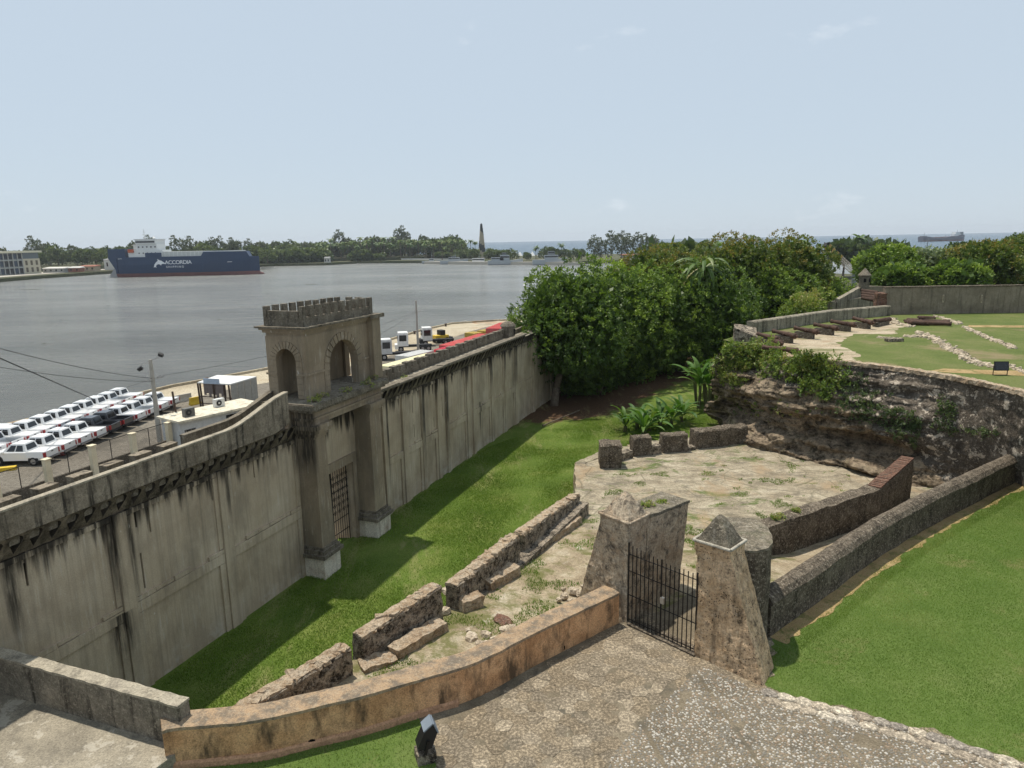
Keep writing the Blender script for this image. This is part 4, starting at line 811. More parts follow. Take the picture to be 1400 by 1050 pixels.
for i in range(NU):
    u = i / (NU - 1); a, b = basE[i], lipE[i]
    t = lipE[min(i + 1, NU - 1)] - lipE[max(i - 1, 0)]; t.z = 0; t.normalize(); n = Vector((t.y, -t.x, 0))
    if n.dot(Vector((-.5, -.85, 0))) < 0: n = -n
    rk = 1 - min(1, max(0, (u - .42) / .2)); rk = rk * rk * (3 - 2 * rk)
    for j in range(NV):
        v = j / (NV - 1); p = a.lerp(b, v)
        # rock: undercut at the foot, bulging shelf above it, stepped strata
        prof = -.75 * math.exp(-((v - .24) / .13) ** 2) + .55 * math.exp(-((v - .56) / .16) ** 2) + .25 * math.exp(-((v - .06) / .07) ** 2)
        q = Vector((p.x * .55, p.y * .55, p.z * 1.5))
        strata = mnoise.fractal(Vector((p.x * .35, p.y * .35, p.z * 2.6)), 1.0, 2.1, 4)
        rough = mnoise.fractal(q * 1.6, .8, 2.2, 5)
        lump = mnoise.noise(Vector((p.x, p.y, p.z * 1.4)) * 1.1)
        fade = min(1, (1 - v) * 9)
        off = rk * (prof + strata * .42 + rough * .26 + lump * .3 - .22 * abs(mnoise.noise(Vector((p.x * .8, p.y * .8, p.z * 3.2)))) + .12 * mnoise.fractal(p * 5.0, .7, 2.1, 4)) * fade + (1 - rk) * (mnoise.fractal(p * 1.2, 1, 2, 4) * .09 + .15 * math.sin(math.pi * v)) * min(1, fade + .15)
        p2 = p + n * off
        p2.z += rk * fade * .1 * rough
        verts.append(p2)
fr_, fc_ = [], []
for i in range(NU - 1):
    u = i / (NU - 1); vb = .70 - .1 * mnoise.noise(Vector((u * 18, 0, 0))) if u < .38 else max(0, .70 - (u - .38) / .2 * .8) + .06 * mnoise.noise(Vector((u * 40, 3, 0)))
    for j in range(NV - 1):
        f = (i * NV + j, (i + 1) * NV + j, (i + 1) * NV + j + 1, i * NV + j + 1); (fc_ if j / (NV - 1) < vb else fr_).append(f)
V = np.array([tuple(v) for v in verts])
def submesh(name, faces, mat):
    Fa = np.array(faces); u, inv = np.unique(Fa, return_inverse=True); return link(name, mesh_np(name, V[u], inv.reshape(Fa.shape), mat, True))
o = submesh('rock_face', fc_, M['cliff']); tag(o, kind='structure')
o = submesh('rampart_wall', fr_, M['rampart']); tag(o, 'curved black lichened rampart with pale flaked patches above the rock face', 'rampart')
cp = [Vector((p.x, p.y, TERR)) for p in lipE[int(NU * .13):]]
o = path_wall('rampart_coping', cp[::3], [(-.1, -.14), (-.1, .03), (.2, .05), (.2, -.14)], M['ruin_top'], .12, .1, .05, 4.5, 1); tag(o, 'pale rubble coping along the top edge of the rampart', 'coping')
hole = P(*z8(1088, 462), 2.2)

# ---------------------------------------------------------------- terrace: parapet, back wall, guns
pp = thing('gun_parapet', 'long grey green parapet wall behind the row of cannons', 'parapet wall')
path_wall('wall_body', PARB, [(0, -3), (0, .66), (.06, .72), (.5, .72), (.55, -5)], M['parapet2'], .4, .2, .015, 1.2, 1, pp)
cpz = P(1012, 466, TERR); b = MB(); b.hexa([(cpz.x - .5, cpz.y - .2, .6), (cpz.x + .7, cpz.y - .9, .6), (cpz.x + 1.2, cpz.y + .8, .6), (cpz.x - .1, cpz.y + 1.2, .6), (cpz.x - .4, cpz.y - .1, 4.35), (cpz.x + .75, cpz.y - .8, 3.9), (cpz.x + 1.1, cpz.y + .7, 4.25), (cpz.x - .05, cpz.y + 1.1, 4.45)]); me = b.mesh('corner_block', M['ruin']); weather(me, .2, .05, 2, 5); link('corner_block', me, pp)
bw0, bw1 = P(1208, 430, TERR), P(1400, 427.5, TERR); bd = (bw1 - bw0).normalized(); bw2 = bw1 + bd * 25
hb = (428 - 391) * bw1.y / F * 1.0
bk = thing('back_wall', 'tall dark stuccoed wall closing the terrace lawn with loophole slits', 'wall')
path_wall('wall_body', [bw0, bw1, bw2], [(0, -.5), (0, hb), (.5, hb), (.5, -.5)], M['backwall'], .4, .25, .015, 1.3, 1, bk)
path_wall('wall_top', [bw0, bw1, bw2], [(-.05, hb - .04), (-.05, hb + .05), (.55, hb + .05), (.55, hb - .04)], M['capwall'], .3, .2, .02, 2, 1, bk)
for (x, y) in ((1281, 407), (1331, 407)):
    q = atY(x, y, 52.6); tt = (q.x - bw0.x) / bd.x; q0 = bw0 + bd * tt
    b = MB(); b.box(-.05, .05, -.03, .1, -.28, .28); b.build('loophole', M['rubble'], bk, Vector((q0.x, q0.y, q.z)), (0, 0, math.atan2(bd.y, bd.x)))
    b = MB(); b.box(-.02, .02, -.045, .1, -.2, .2); b.build('loophole_slit', M['crenel'], bk, Vector((q0.x, q0.y, q.z)), (0, 0, math.atan2(bd.y, bd.x)))
q = bw0; b = MB(); b.box(-.6, .1, -.1, .5, -.2, hb * .8); me = b.mesh('brick_pier', M['brick']); weather(me, .2, .07, 2.3, 5); o = link('brick_pier', me, None, q, (0, 0, math.atan2(bd.y, bd.x))); tag(o, 'eroded red brick wall end beside the dark back wall', 'ruin')
# outer bastion with the sentry box
Y2 = 60.0
bas_ = thing('outer_bastion', 'stepped outer bastion wall with sloping coping below the sentry box', 'wall')
for x0, y0, x1, y1, h, th in ((1143, 413, 1196, 404, 3.0, .7), (1148, 409, 1182, 390, 3.2, .35)):
    a, b_ = atY(x0, y0, Y2 - 3), atY(x1, y1, Y2 + 1)
    path_wall('wall_body', [a, b_], [(0, -h), (0, 0), (th, .02), (th, -h - 4)], M['parapet2'], .4, .25, .03, 1.3, 1, bas_)
a, b_ = atY(1178, 391, Y2 + 1), atY(1212, 391.5, Y2 + 3); path_wall('wall_body', [a, b_], [(0, -4), (0, 0), (.6, 0), (.6, -8)], M['backwall'], .4, .25, .03, 1.3, 1, bas_)
for i in range(4):
    a, b_ = atY(1178, 397 + i * 3.4, Y2 - 1 - i * .8), atY(1200, 400.5 + i * 3.4, Y2 - 2.0 - i * .8); b = MB(); b.tube(a, b_, .13, .17, 8); o = b.build('cannon_barrel', M['cannon']); tag(o, 'rusty cannon barrel stacked on the outer bastion below the sentry box', 'cannon', 'cannon barrels on the outer bastion')
g0 = atY(1181, 391, Y2 + .5); gb = thing('sentry_box', 'small stone sentry box with pointed roof on the outer bastion', 'sentry box', g0)
b = MB(); b.lathe([(.42, -.4), (.45, .85)], 8); b.build('wall_ring', M['crenel'], gb)
b = MB(); b.lathe([(.56, .84), (.55, .92), (.3, 1.2), (.08, 1.45), (.05, 1.5)], 8); b.build('roof', M['crenel'], gb)
for a in (-1.9, -.8):
    b = MB(); b.box(-.09, .09, -.06, .06, .35, .65); b.build('opening', plain('opening_black', (.01, .009, .008), 1.0), gb, (math.cos(a) * .42, math.sin(a) * .42, 0), (0, 0, a + math.pi / 2))
# guns
def cannon_mesh():
    b = MB(); b.lathe([(.03, -.16), (.06, -.13), (.06, -.08), (.03, -.05), (.13, 0), (.165, .04), (.165, .12), (.15, .14), (.145, .6), (.155, .62), (.155, .68), (.135, .7), (.12, 1.25), (.1, 1.7), (.105, 1.72), (.135, 1.84), (.13, 1.92), (.07, 1.93), (.065, 1.8)], 12, 'x')
    b.tube((.82, -.25, 0), (.82, .25, 0), .045, .045, 8); return b.mesh('barrel', M['cannon'], True)
CM = cannon_mesh()
zc = lambda x, y: (1000 + x / 5.833, 410 + y / 5.833)
guns = [((375, 308), (212, 266), .3), ((515, 285), (335, 242), .42), ((690, 253), (505, 217), .42), ((848, 224), (662, 190), .42), ((985, 196), (802, 166), .42), ((1130, 178), (995, 146), .42), ((1262, 150), (1110, 165), .3)]
for br, mz, zz in guns:
    a, b_ = P(*zc(*br), TERR + zz + .04), P(*zc(*mz), TERR + zz + .18); dv = (b_ - a); L = dv.length; dv.normalize()
    t = thing('cannon', 'rusty cannon resting on a dark masonry plinth facing the gun parapet', 'cannon', (a.x, a.y, TERR), math.atan2(dv.y, dv.x), 'cannons along the gun parapet')
    sc = max(.75, min(1.25, L / 1.9))
    o = link('barrel', CM, t, (0, 0, zz), (0, -math.asin(min(.3, dv.z)), 0), (sc, 1, 1))
    b = MB(); b.box(.35 * sc, 1.75 * sc, -.17, .17, -.05, zz - .06); me = b.mesh('plinth', M['plinthdark']); weather(me, .2, .03, 3, 3); link('plinth', me, t)
for (br, mz, zz, lab) in (((400, 345), (272, 308), .17, 'rusty cannon barrel lying on the ground against the corner block'), ((530, 408), (352, 388), .17, 'rusty cannon barrel lying alone near the rampart coping')):
    a, b_ = P(*zc(*br), TERR + zz), P(*zc(*mz), TERR + zz); dv = (b_ - a).normalized(); o = link('cannon_barrel', CM, None, a, (0, 0, math.atan2(dv.y, dv.x))); tag(o, lab, 'cannon')
z9 = lambda x, y: (1180 + x / 6.364, 400 + y / 6.364)
pa, pb = P(*z9(395, 262), TERR + .16), P(*z9(690, 270), TERR + .16); dv = (pb - pa).normalized(); pn = Vector((-dv.y, dv.x, 0))
for i in range(5):
    q = pa + pn * (.36 * i) + dv * random.uniform(-.12, .12); o = link('cannon_barrel', CM, None, q, (0, 0, math.atan2(dv.y, dv.x)), (1.2, 1, 1)); tag(o, 'cannon barrel laid side by side on the terrace lawn before the back wall', 'cannon', 'cannon barrels laid in a row on the lawn')
for i in range(2):
    q = pa + pn * (.54 + .5 * i) + dv * .6 + Vector((0, 0, .29)); o = link('cannon_barrel', CM, None, q, (0, 0, math.atan2(dv.y, dv.x)), (.5, .5, .5)); tag(o, 'short cannon piece lying on top of the laid out barrels', 'cannon', 'short pieces on the laid out barrels')
# rubble foundation lines on the terrace
def stones_line(pts, n, r, wd, lab, cat='foundation'):
    q = resample([P(x, y, TERR) for x, y in pts], .05); b = MB()
    for k in range(n):
        p = random.choice(q) + Vector((random.gauss(0, wd), random.gauss(0, wd), 0)); rr = r * random.uniform(.5, 1.4); a = random.uniform(0, 6.28); ca, sa = math.cos(a), math.sin(a)
        vs = []
        for (x, y, z) in ((-1, -.7, -.3), (1, -.8, -.3), (.9, .8, -.3), (-.9, .7, -.3), (-.8, -.5, .7), (.7, -.6, .8), (.75, .55, .6), (-.6, .6, .75)):
            x += random.uniform(-.2, .2); y += random.uniform(-.2, .2); z += random.uniform(-.2, .2); vs.append((p.x + rr * (x * ca - y * sa), p.y + rr * (x * sa + y * ca), p.z + rr * z))
        b.hexa(vs)
    o = b.build('stone_footing', M['rubble']); tag(o, lab, cat, 'excavated stone footings on the terrace lawn')
stones_line([z9(240, 225), z9(300, 275), z9(410, 300)], 110, .1, .12, 'scattered stone footing at the end of the gun parapet')
stones_line([z9(370, 385), z9(470, 385), z9(620, 400)], 80, .1, .1, 'short cross line of stones beside the long diagonal footing')
stones_line([z9(490, 345), z9(620, 410), z9(800, 510), z9(950, 600), z9(1110, 648)], 330, .095, .16, 'long diagonal stone footing that runs towards the floodlight')
stones_line([z9(880, 303), z9(1000, 355), z9(1150, 420), z9(1320, 488)], 240, .09, .09, 'straight stone footing between the two lawn tracks')
stones_line([z9(640, 208), z9(740, 240), z9(830, 275)], 90, .1, .1, 'short stone footing behind the laid out cannon barrels')
stones_line([z9(1265, 635), z9(1400, 700), (1430, 519)], 60, .08, .08, 'stones of a footing showing behind the floodlight')
stones_line([z9(150, 395), z9(200, 400), z9(340, 405)], 50, .09, .06, 'few pale stones beside the flat grey slab')
q = P(*z9(270, 425), TERR); b = MB(); b.box(-.45, .45, -.2, .2, 0, .16); me = b.mesh('stone_block', M['ruin']); weather(me, .15, .02, 3, 3); o = link('stone_block', me, None, q, (0, 0, .1)); tag(o, 'flat weathered stone block lying on the terrace turf', 'stone block')
# two floodlights
def floodlight(name, loc, rz, tilt, lab, legs, sc=1.0):
    t = thing(name, lab, 'floodlight', loc, rz); hm = plain('flood_housing', (0.012, 0.012, 0.013), .45, .2); gm = plain('flood_grey', (0.22, 0.25, 0.29), .45, .2)
    hgt = .42 * sc if legs else .36
    h = empty('lamp_head', (0, 0, hgt), 0, t); h.rotation_euler = (tilt, 0, 0)
    b = MB(); b.hexa([(-.3 * sc, -.02, -.2 * sc), (.3 * sc, -.02, -.2 * sc), (.22 * sc, .14 * sc, -.13 * sc), (-.22 * sc, .14 * sc, -.13 * sc), (-.3 * sc, -.02, .2 * sc), (.3 * sc, -.02, .2 * sc), (.22 * sc, .14 * sc, .13 * sc), (-.22 * sc, .14 * sc, .13 * sc)]); b.build('housing', hm, h)
    b = MB(); b.box(-.31 * sc, .31 * sc, -.05, -.021, -.21 * sc, .21 * sc); b.build('bezel', hm, h); b = MB(); b.box(-.27 * sc, .27 * sc, -.056, -.051, -.17 * sc, .17 * sc); b.build('glass', plain('dark_glass', (.008, .009, .01), .1, 0, .6), h)
    if legs:
        for s in (-1, 1): b = MB(); b.box(s * .3 * sc - .012, s * .3 * sc + .012, -.012, .012, 0, hgt); b.build('leg', M['iron'], t)
        b = MB(); b.box(-.3 * sc, .3 * sc, -.02, .02, .0, .025); b.build('foot_bar', M['iron'], t)
    return t, h, gm
fl = P(1367, 513, TERR); floodlight('floodlight', fl, math.radians(-6), math.radians(-12), 'black floodlight on two thin legs standing on the terrace lawn', True, .92)
# near one: seen edge-on, aimed at the wall, grey back box on a concrete block
fn = P(583, 1037, 0); t = thing('floodlight', 'grey topped black floodlight on a concrete block beside the ochre wall', 'floodlight', fn, math.radians(18))
b = MB(); b.box(-.19, .17, -.16, .16, -.05, .2); me = b.mesh('concrete_block', M['ruin']); weather(me, .1, .012, 4, 3); link('concrete_block', me, t)
hd = empty('lamp_head', (-.02, 0, .3), 0, t); hd.rotation_euler = (0, math.radians(14), 0)
b = MB(); b.prism([(-.16, 0), (-.02, -.03), (.11, .02), (.15, .34), (.02, .5), (-.1, .34)], -.13, .13, 'xzy'); b.build('housing', plain('flood_housing', (0.014, 0.015, 0.017), .45, .2), hd)
b = MB(); b.hexa([(-.105, -.145, .345), (.03, -.145, .51), (.03, .145, .51), (-.105, .145, .345), (-.125, -.145, .36), (.01, -.145, .53), (.01, .145, .53), (-.125, .145, .36)]); b.build('top_plate', plain('flood_grey', (0.2, 0.235, 0.275), .5, .1), hd)
b = MB(); b.hexa([(.155, -.14, .33), (.03, -.14, .505), (.03, .14, .505), (.155, .14, .33), (.175, -.14, .345), (.045, -.14, .525), (.045, .14, .525), (.175, .14, .345)]); b.build('top_plate', plain('flood_grey', (0.2, 0.235, 0.275), .5, .1), hd)
for s in (-1, 1): b = MB(); b.box(-.02, .03, s * .15 - .008, s * .15 + .008, -.12, .18); b.build('bracket', M['iron'], hd)

# ---------------------------------------------------------------- cobbles, edging stones, pebbles
def stone_mesh(i, rx, ry, h):
    random.seed(100 + i); n = 8; b = MB(); r0 = [random.uniform(.86, 1.1) for _ in range(n)]; rings = []
    for f, z in ((1.0, -.03), (1.0, h * .5), (.86, h), (.3, h * 1.1)):
        ring = []
        for k in range(n):
            a = 2 * math.pi * k / n + .39; sq = 1 / max(abs(math.cos(a)), abs(math.sin(a))) ** .75
            ring.append(Vector((rx * r0[k] * sq * math.cos(a) * f, ry * r0[k] * sq * math.sin(a) * f, z)))
        rings.append(ring)
    b.loft(rings); return b.mesh('stone', M['cobble'])
EM = []
for i in range(6):
    mm = stone_mesh(20 + i, .2, .15, .045); mm.materials.clear(); mm.materials.append(M['edging']); EM.append(mm)
pvp = [(p.x, p.y) for p in pv]
peb = [P(x, y, 0) for x, y in ((960, 912), (1040, 944), (1110, 962), (1260, 1002), (1400, 1046), (1480, 1075), (1480, 1200), (800, 1200), (835, 1035), (890, 975))]
pebp = [(p.x, p.y) for p in peb]
ang = math.radians(-40); grid = []; random.seed(5)
for i in range(-45, 60):
    for j in range(-45, 60):
        u = i * .36 + (j % 2) * .18 + random.uniform(-.09, .09); v = j * .29 + random.uniform(-.07, .07); grid.append((u * math.cos(ang) - v * math.sin(ang) + 1.0, u * math.sin(ang) + v * math.cos(ang) + 13.0))
gx = np.array(grid); ok = in_poly(gx[:, 0], gx[:, 1], pvp) & ~in_poly(gx[:, 0], gx[:, 1], pebp) & (gx[:, 1] > 10.0) & ~((gx[:, 0] > 3.6) & (gx[:, 1] > 15.5)) & (gx[:, 1] - .98 * (gx[:, 0] - 2.9) < 16.75)
def clip_half(poly, a, b):          # keep what is nearer a than b
    mx_, my_ = (a[0] + b[0]) / 2, (a[1] + b[1]) / 2; nx_, ny_ = b[0] - a[0], b[1] - a[1]; out = []
    for k in range(len(poly)):
        p, q = poly[k], poly[(k + 1) % len(poly)]; dp = (p[0] - mx_) * nx_ + (p[1] - my_) * ny_; dq = (q[0] - mx_) * nx_ + (q[1] - my_) * ny_
        if dp <= 0: out.append(p)
        if dp * dq < 0: t = dp / (dp - dq); out.append((p[0] + (q[0] - p[0]) * t, p[1] + (q[1] - p[1]) * t))
    return out
def cobble(c, near_, par=None, mb=None):
    poly = [(c[0] - .4, c[1] - .4), (c[0] + .4, c[1] - .4), (c[0] + .4, c[1] + .4), (c[0] - .4, c[1] + .4)]
    for q in near_: poly = clip_half(poly, c, q)
    if len(poly) < 3: return
    h = random.uniform(.003, .009); tx, ty = random.uniform(-.03, .03), random.uniform(-.03, .03)
    k = [resample([Vector((x, y, 0)) for x, y in poly] + [Vector((*poly[0], 0))], .13)[:-1]][0]; jit = [random.uniform(-.012, .012) for _ in k]; rings = []
    for f, z in ((.985, -.03), (.985, h * .45), (.9, h), (.35, h * 1.15)): rings.append([Vector(((p.x - c[0]) * (f + jj * 2), (p.y - c[1]) * (f + jj * 2), z + (tx * (p.x - c[0]) + ty * (p.y - c[1])) * (z > 0))) for p, jj in zip(k, jit)])
    if mb is None:
        b = MB(); b.loft(rings); b.build('stone', M['cobble'], paving, (c[0], c[1], 0))
    else: mb.loft([[v + Vector((c[0], c[1], 0)) for v in r] for r in rings])
sel = gx[ok]; sel = sel[np.argsort(np.hypot(sel[:, 0], sel[:, 1]))]; rest = MB()
for k, c in enumerate(sel):
    d_ = np.hypot(gx[:, 0] - c[0], gx[:, 1] - c[1]); near_ = gx[(d_ > 0) & (d_ < .8)]
    cobble(tuple(c), [tuple(q) for q in near_], mb=None if k < 230 else rest)
if rest.v: o = rest.build('stones', M['cobble'], paving); tag(o, kind='stuff')
el = resample(edge, .05); d_ = 0; prev = None
i = 3
while i < len(el) - 2:
    t = (el[i + 1] - el[i - 1]).normalized(); nn = Vector((-t.y, t.x, 0)); sx = random.uniform(.8, 1.15)
    for row in range(2):
        q = el[i] - nn * (.13 + .27 * row) + t * (.12 * row)
        o = link('edging_stone', random.choice(EM), paving, q + Vector((0, 0, -.01)), (random.uniform(-.03, .03), random.uniform(-.03, .03), math.atan2(t.y, t.x) + random.uniform(-.1, .1)), (sx, random.uniform(.8, 1.0), 1))
    i += int(.40 * sx / .05)
# pebbles set in mortar, in bands
pp_ = scatter(pebp, 60000); pp_ = pp_[(pp_[:, 1] > 9.3) & (pp_[:, 0] < 10.5)]
keep = []
cell = {}
for x, y in pp_:
    kx, ky = int((x + .3 * y) / .056), int((y - .3 * x) / .05)
    if (kx, ky) in cell: continue
    band = abs(((x + .15 * y) % 1.75) - .85) < .05
    if band or mnoise.noise(Vector((x * 1.9, y * 1.9, 2))) < -.5: continue
    cell[(kx, ky)] = 1; keep.append((x, y))
keep = np.array(keep); N = len(keep); n = 6
r = rng.uniform(.018, .034, N); a0 = -.35 + rng.normal(0, .35, N); el_ = rng.uniform(.55, .8, N)
Vv = np.zeros((N, 13, 3)); 
for k in range(6):
    a = 2 * math.pi * k / 6; lx = np.cos(a) * r; ly = np.sin(a) * r * el_
    for row, (f, z) in enumerate(((1.0, -.004), (.68, .013))):
        X = (lx * np.cos(a0) - ly * np.sin(a0)) * f; Y = (lx * np.sin(a0) + ly * np.cos(a0)) * f
        Vv[:, row * 6 + k, 0] = keep[:, 0] + X; Vv[:, row * 6 + k, 1] = keep[:, 1] + Y; Vv[:, row * 6 + k, 2] = z
Vv[:, 12, 0] = keep[:, 0]; Vv[:, 12, 1] = keep[:, 1]; Vv[:, 12, 2] = .017
fs = []
for k in range(6):
    j = (k + 1) % 6; fs += [(k, j, 6 + j), (k, 6 + j, 6 + k), (6 + k, 6 + j, 12)]
fs = np.array(fs); FA = (fs[None] + (np.arange(N) * 13)[:, None, None]).reshape(-1, 3)
mi = np.repeat(rng.choice([0, 1, 2], N, p=[.3, .5, .2]), len(fs))
o = link('pebbles', mesh_np('pebbles', Vv.reshape(-1, 3), FA, [M['peb_w'], M['peb_g'], M['peb_b']], False, mat_idx=mi), paving); tag(o, kind='stuff')

# ---------------------------------------------------------------- the dock behind the wall
white = NT('white_car_paint', .28, .5); white.col((.78, .78, .77)); white.b.inputs['Coat Weight'].default_value = .4; M['white'] = white.m
dk = NT('dark_car_paint', .3, .5); dk.col((.035, .036, .042)); dk.b.inputs['Coat Weight'].default_value = .5; M['darkpaint'] = dk.m
M['glass'] = plain('tinted_glass', (.012, .014, .016), .08, 0, .6); M['tyre'] = plain('tyre_rubber', (.015, .015, .015), .85); M['rim'] = plain('alloy_rim', (.35, .35, .36), .35, .7)
M['redlamp'] = plain('red_lamp', (.3, .012, .015), .3); M['blackplastic'] = plain('black_plastic', (.018, .018, .019), .7)
def make_pickup(paint, cover=True):
    t = empty('pickup_truck'); Wd = .92
    def side(prof, y0, y1, inset=0): return prof
    # lower body: side profile lofted across the width, slightly pulled in at the flanks
    prof = [(-2.6, .55), (-2.62, .78), (-.98, .80), (-.96, 1.2), (1.2, 1.18), (1.7, 1.14), (2.3, 1.05), (2.52, .95), (2.62, .72), (2.58, .46), (2.2, .4), (-2.3, .48)]
    rings = []
    for y, sx, sz in ((-Wd, .985, .95), (-Wd * .92, 1.0, 1.0), (Wd * .92, 1.0, 1.0), (Wd, .985, .95)): rings.append([Vector((x * sx, y, .7 + (z - .7) * sz)) for x, z in prof])
    b = MB(); b.loft(rings); b.build('body', paint, t)
    for s in (-1, 1): b = MB(); b.hexa([(-2.62, s * .92 - .05, .7), (-.95, s * .92 - .05, .7), (-.95, s * .92 + .04, .7), (-2.62, s * .92 + .04, .7), (-2.6, s * .87 - .04, 1.24), (-.95, s * .87 - .04, 1.22), (-.95, s * .87 + .04, 1.22), (-2.6, s * .87 + .04, 1.24)]); b.build('bed_side', paint, t)
    b = MB(); zb, zr = 1.16, 1.86
    lo = [(-.97, -.85), (1.2, -.85), (1.2, .85), (-.97, .85)]; hi = [(-.74, -.66), (.5, -.66), (.5, .66), (-.74, .66)]
    cab = b.frustum(lo, zb, hi, zr).build('cab', paint, t)
    b = MB(); b.box(-.68, .42, -.6, .6, zr, zr + .035); b.build('roof_panel', paint, cab)
    def lerp3(a, c, f): return tuple(a[i] + (c[i] - a[i]) * f for i in range(3))
    def pane(nm, q, push):
        b = MB(); q = [Vector(v) + Vector(push) for v in q]; b.add(q, [(0, 1, 2, 3)]); return b.build(nm, M['glass'], cab)
    L = [(x, y, zb) for x, y in lo]; H = [(x, y, zr) for x, y in hi]
    def quad(i, j, u0, u1, v0, v1):
        f = lambda u, v: lerp3(lerp3(L[i], L[j], u), lerp3(H[i], H[j], u), v); return [f(u0, v0), f(u1, v0), f(u1, v1), f(u0, v1)]
    pane('windscreen', quad(1, 2, .06, .94, .12, .92), (.012, 0, .006)); pane('rear_window', quad(3, 0, .12, .88, .22, .88), (-.012, 0, .004))
    pane('side_window', quad(0, 1, .12, .46, .14, .86), (0, -.01, .003)); pane('side_window', quad(0, 1, .52, .86, .14, .86), (0, -.01, .003))
    pane('side_window', quad(2, 3, .14, .48, .14, .86), (0, .01, .003)); pane('side_window', quad(2, 3, .54, .88, .14, .86), (0, .01, .003))
    if cover: b = MB(); b.box(-2.54, -1.0, -.82, .82, 1.1, 1.2); b.build('bed_cover', paint, t)
    else: b = MB(); b.box(-2.54, -1.0, -.82, .82, .8, .83); b.build('open_bed', M['blackplastic'], t)
    b = MB(); b.box(-2.68, -2.6, -.78, .78, .7, 1.23); tg = b.build('tailgate', paint, t); b = MB(); b.box(-2.70, -2.681, -.12, .12, 1.06, 1.13); b.build('handle', M['blackplastic'], tg)
    b = MB(); b.box(-2.76, -2.5, -.82, .82, .5, .64); b.build('rear_bumper', M['rim'] if cover else M['blackplastic'], t); b = MB(); b.box(2.5, 2.66, -.84, .84, .42, .66); b.build('front_bumper', paint, t)
    for s in (-1, 1):
        b = MB(); b.box(-2.69, -2.5, s * .87 - .085, s * .87 + .09, .76, 1.16); b.build('tail_light', M['redlamp'], t)
        b = MB(); b.box(2.35, 2.56, s * .72 - .16, s * .72 + .16, .78, .94); b.build('headlight', M['rim'], t)
        b = MB(); b.box(1.0, 1.16, s * .98 - .1, s * .98 + .1, 1.12, 1.28); b.build('mirror', paint, t)
        for x in (-1.55, 1.62):
            b = MB(); b.lathe([(.48, -.02), (.48, .02)], 18, 'y'); b.build('wheel_arch', M['blackplastic'], t, (x, s * .912, .45))
            wl = empty('wheel', (x, s * .86, .38), 0, t); b = MB(); b.lathe([(.3, -.12), (.37, -.11), (.38, 0), (.37, .11), (.3, .12)], 18, 'y'); b.build('tyre', M['tyre'], wl)
            b = MB(); b.lathe([(.23, -.125), (.25, -.11), (.25, .11), (.23, .125)], 14, 'y'); b.build('rim', M['rim'], wl)
    return t
P1, P2, P3, P4 = make_pickup(M['white']), make_pickup(M['darkpaint'], False), make_pickup(M['white'], False), None
zt = lambda x, y: (x / 5.385, 520 + y / 5.385)
near = [P(*zt(x, y), DOCK + .95) for x, y in ((290, 548), (405, 480), (550, 437), (648, 395), (760, 350), (870, 310), (975, 270), (1055, 237), (1150, 187), (1240, 160))]
HEAD = math.radians(178)
used = {id(P1): 0, id(P2): 0, id(P3): 0}
def put_truck(pr, x, y, lab, grp, rz=None):
    o = pr if used[id(pr)] == 0 else copy_tree(pr); used[id(pr)] += 1
    o.location = (x + .85, y + .55, DOCK); o.rotation_euler = (0, 0, HEAD + (rz if rz is not None else random.uniform(-.02, .02))); tag(o, lab, 'pickup truck', grp); return o
x0, y0, dy = -41.3, 59.3, 2.25
random.seed(3)
for i in range(10):
    yy = y0 + .35 + dy * i; xx = -41.3 + .17 * i
    if i in (4, 5): put_truck(P2, xx - 2.7, yy, 'dark grey double cab pickup with open bed among the white ones', 'dark pickups parked on the dock')
    elif i in (7,): put_truck(P3, xx - 2.7, yy, 'white pickup with black open bed in the row nearest the dock fence', 'white pickups in the row nearest the dock fence')
    else: put_truck(P1, xx - 2.7, yy, 'white double cab pickup with covered bed in the row nearest the dock fence', 'white pickups in the row nearest the dock fence')
for i in range(-2, 9):
    yy = 64.9 + .35 + 2.2 * i; xx = -46.5 + .13 * i
    if i in (-1, 7): put_truck(P3, xx - 2.7, yy, 'white pickup with black open bed in the row by the quay edge', 'white pickups in the row by the quay edge')
    else: put_truck(P1, xx - 2.7, yy, 'white double cab pickup with covered bed in the row by the quay edge', 'white pickups in the row by the quay edge')
for i in range(-2, 2):
    put_truck(P1, -54.3 + .13 * i, 66.3 + 2.2 * i, 'white double cab pickup in the short outer row at the quay edge', 'white pickups in the short outer row')
# fence: cream posts, thin posts, mesh panels, dark plinth
fa, fb = P(59, 628, DOCK + 2.6), P(226, 578, DOCK + 2.6); fd = (fb - fa) / 3; fa.z = DOCK; fdn = Vector((fd.x, fd.y, 0)); fl_ = fdn.length; fu = fdn.normalized(); fang = math.atan2(fu.y, fu.x)
fe = thing('dock_fence', 'chain link fence with cream concrete posts and dark plinth along the dock', 'fence', fa, fang)
M['cream'] = stone('cream_post_paint', [(.42, .37, .26), (.52, .46, .33), (.56, .51, .39)], .8, bump=.2, local=True)
for i in range(-3, 4):
    x = i * fl_
    b = MB(); b.box(x - .22, x + .22, -.5, -.1, -.2, 2.6); b.build('post', M['cream'], fe); b = MB(); b.box(x - .28, x + .28, -.56, -.04, 2.6, 2.68); b.build('post_cap', M['cream'], fe)
    if i < 3:
        b = MB(); b.tube((x + fl_ / 2, 0, .9), (x + fl_ / 2, 0, 2.6), .035, n=6); b.build('thin_post', M['iron'], fe); b = MB(); b.tube((x, 0, 2.58), (x + fl_, 0, 2.58), .035, n=6); b.build('top_rail', M['iron'], fe)
        b = MB()
        for k in range(1, 48):
            xx = x + fl_ * k / 48
            for sg in (-1, 1): b.tube((xx, 0, .9), (xx + sg * .55, 0, 2.56), .0035, n=3, cap=False)
        o = b.build('wire_mesh', M['iron'], fe); tag(o, kind='stuff')
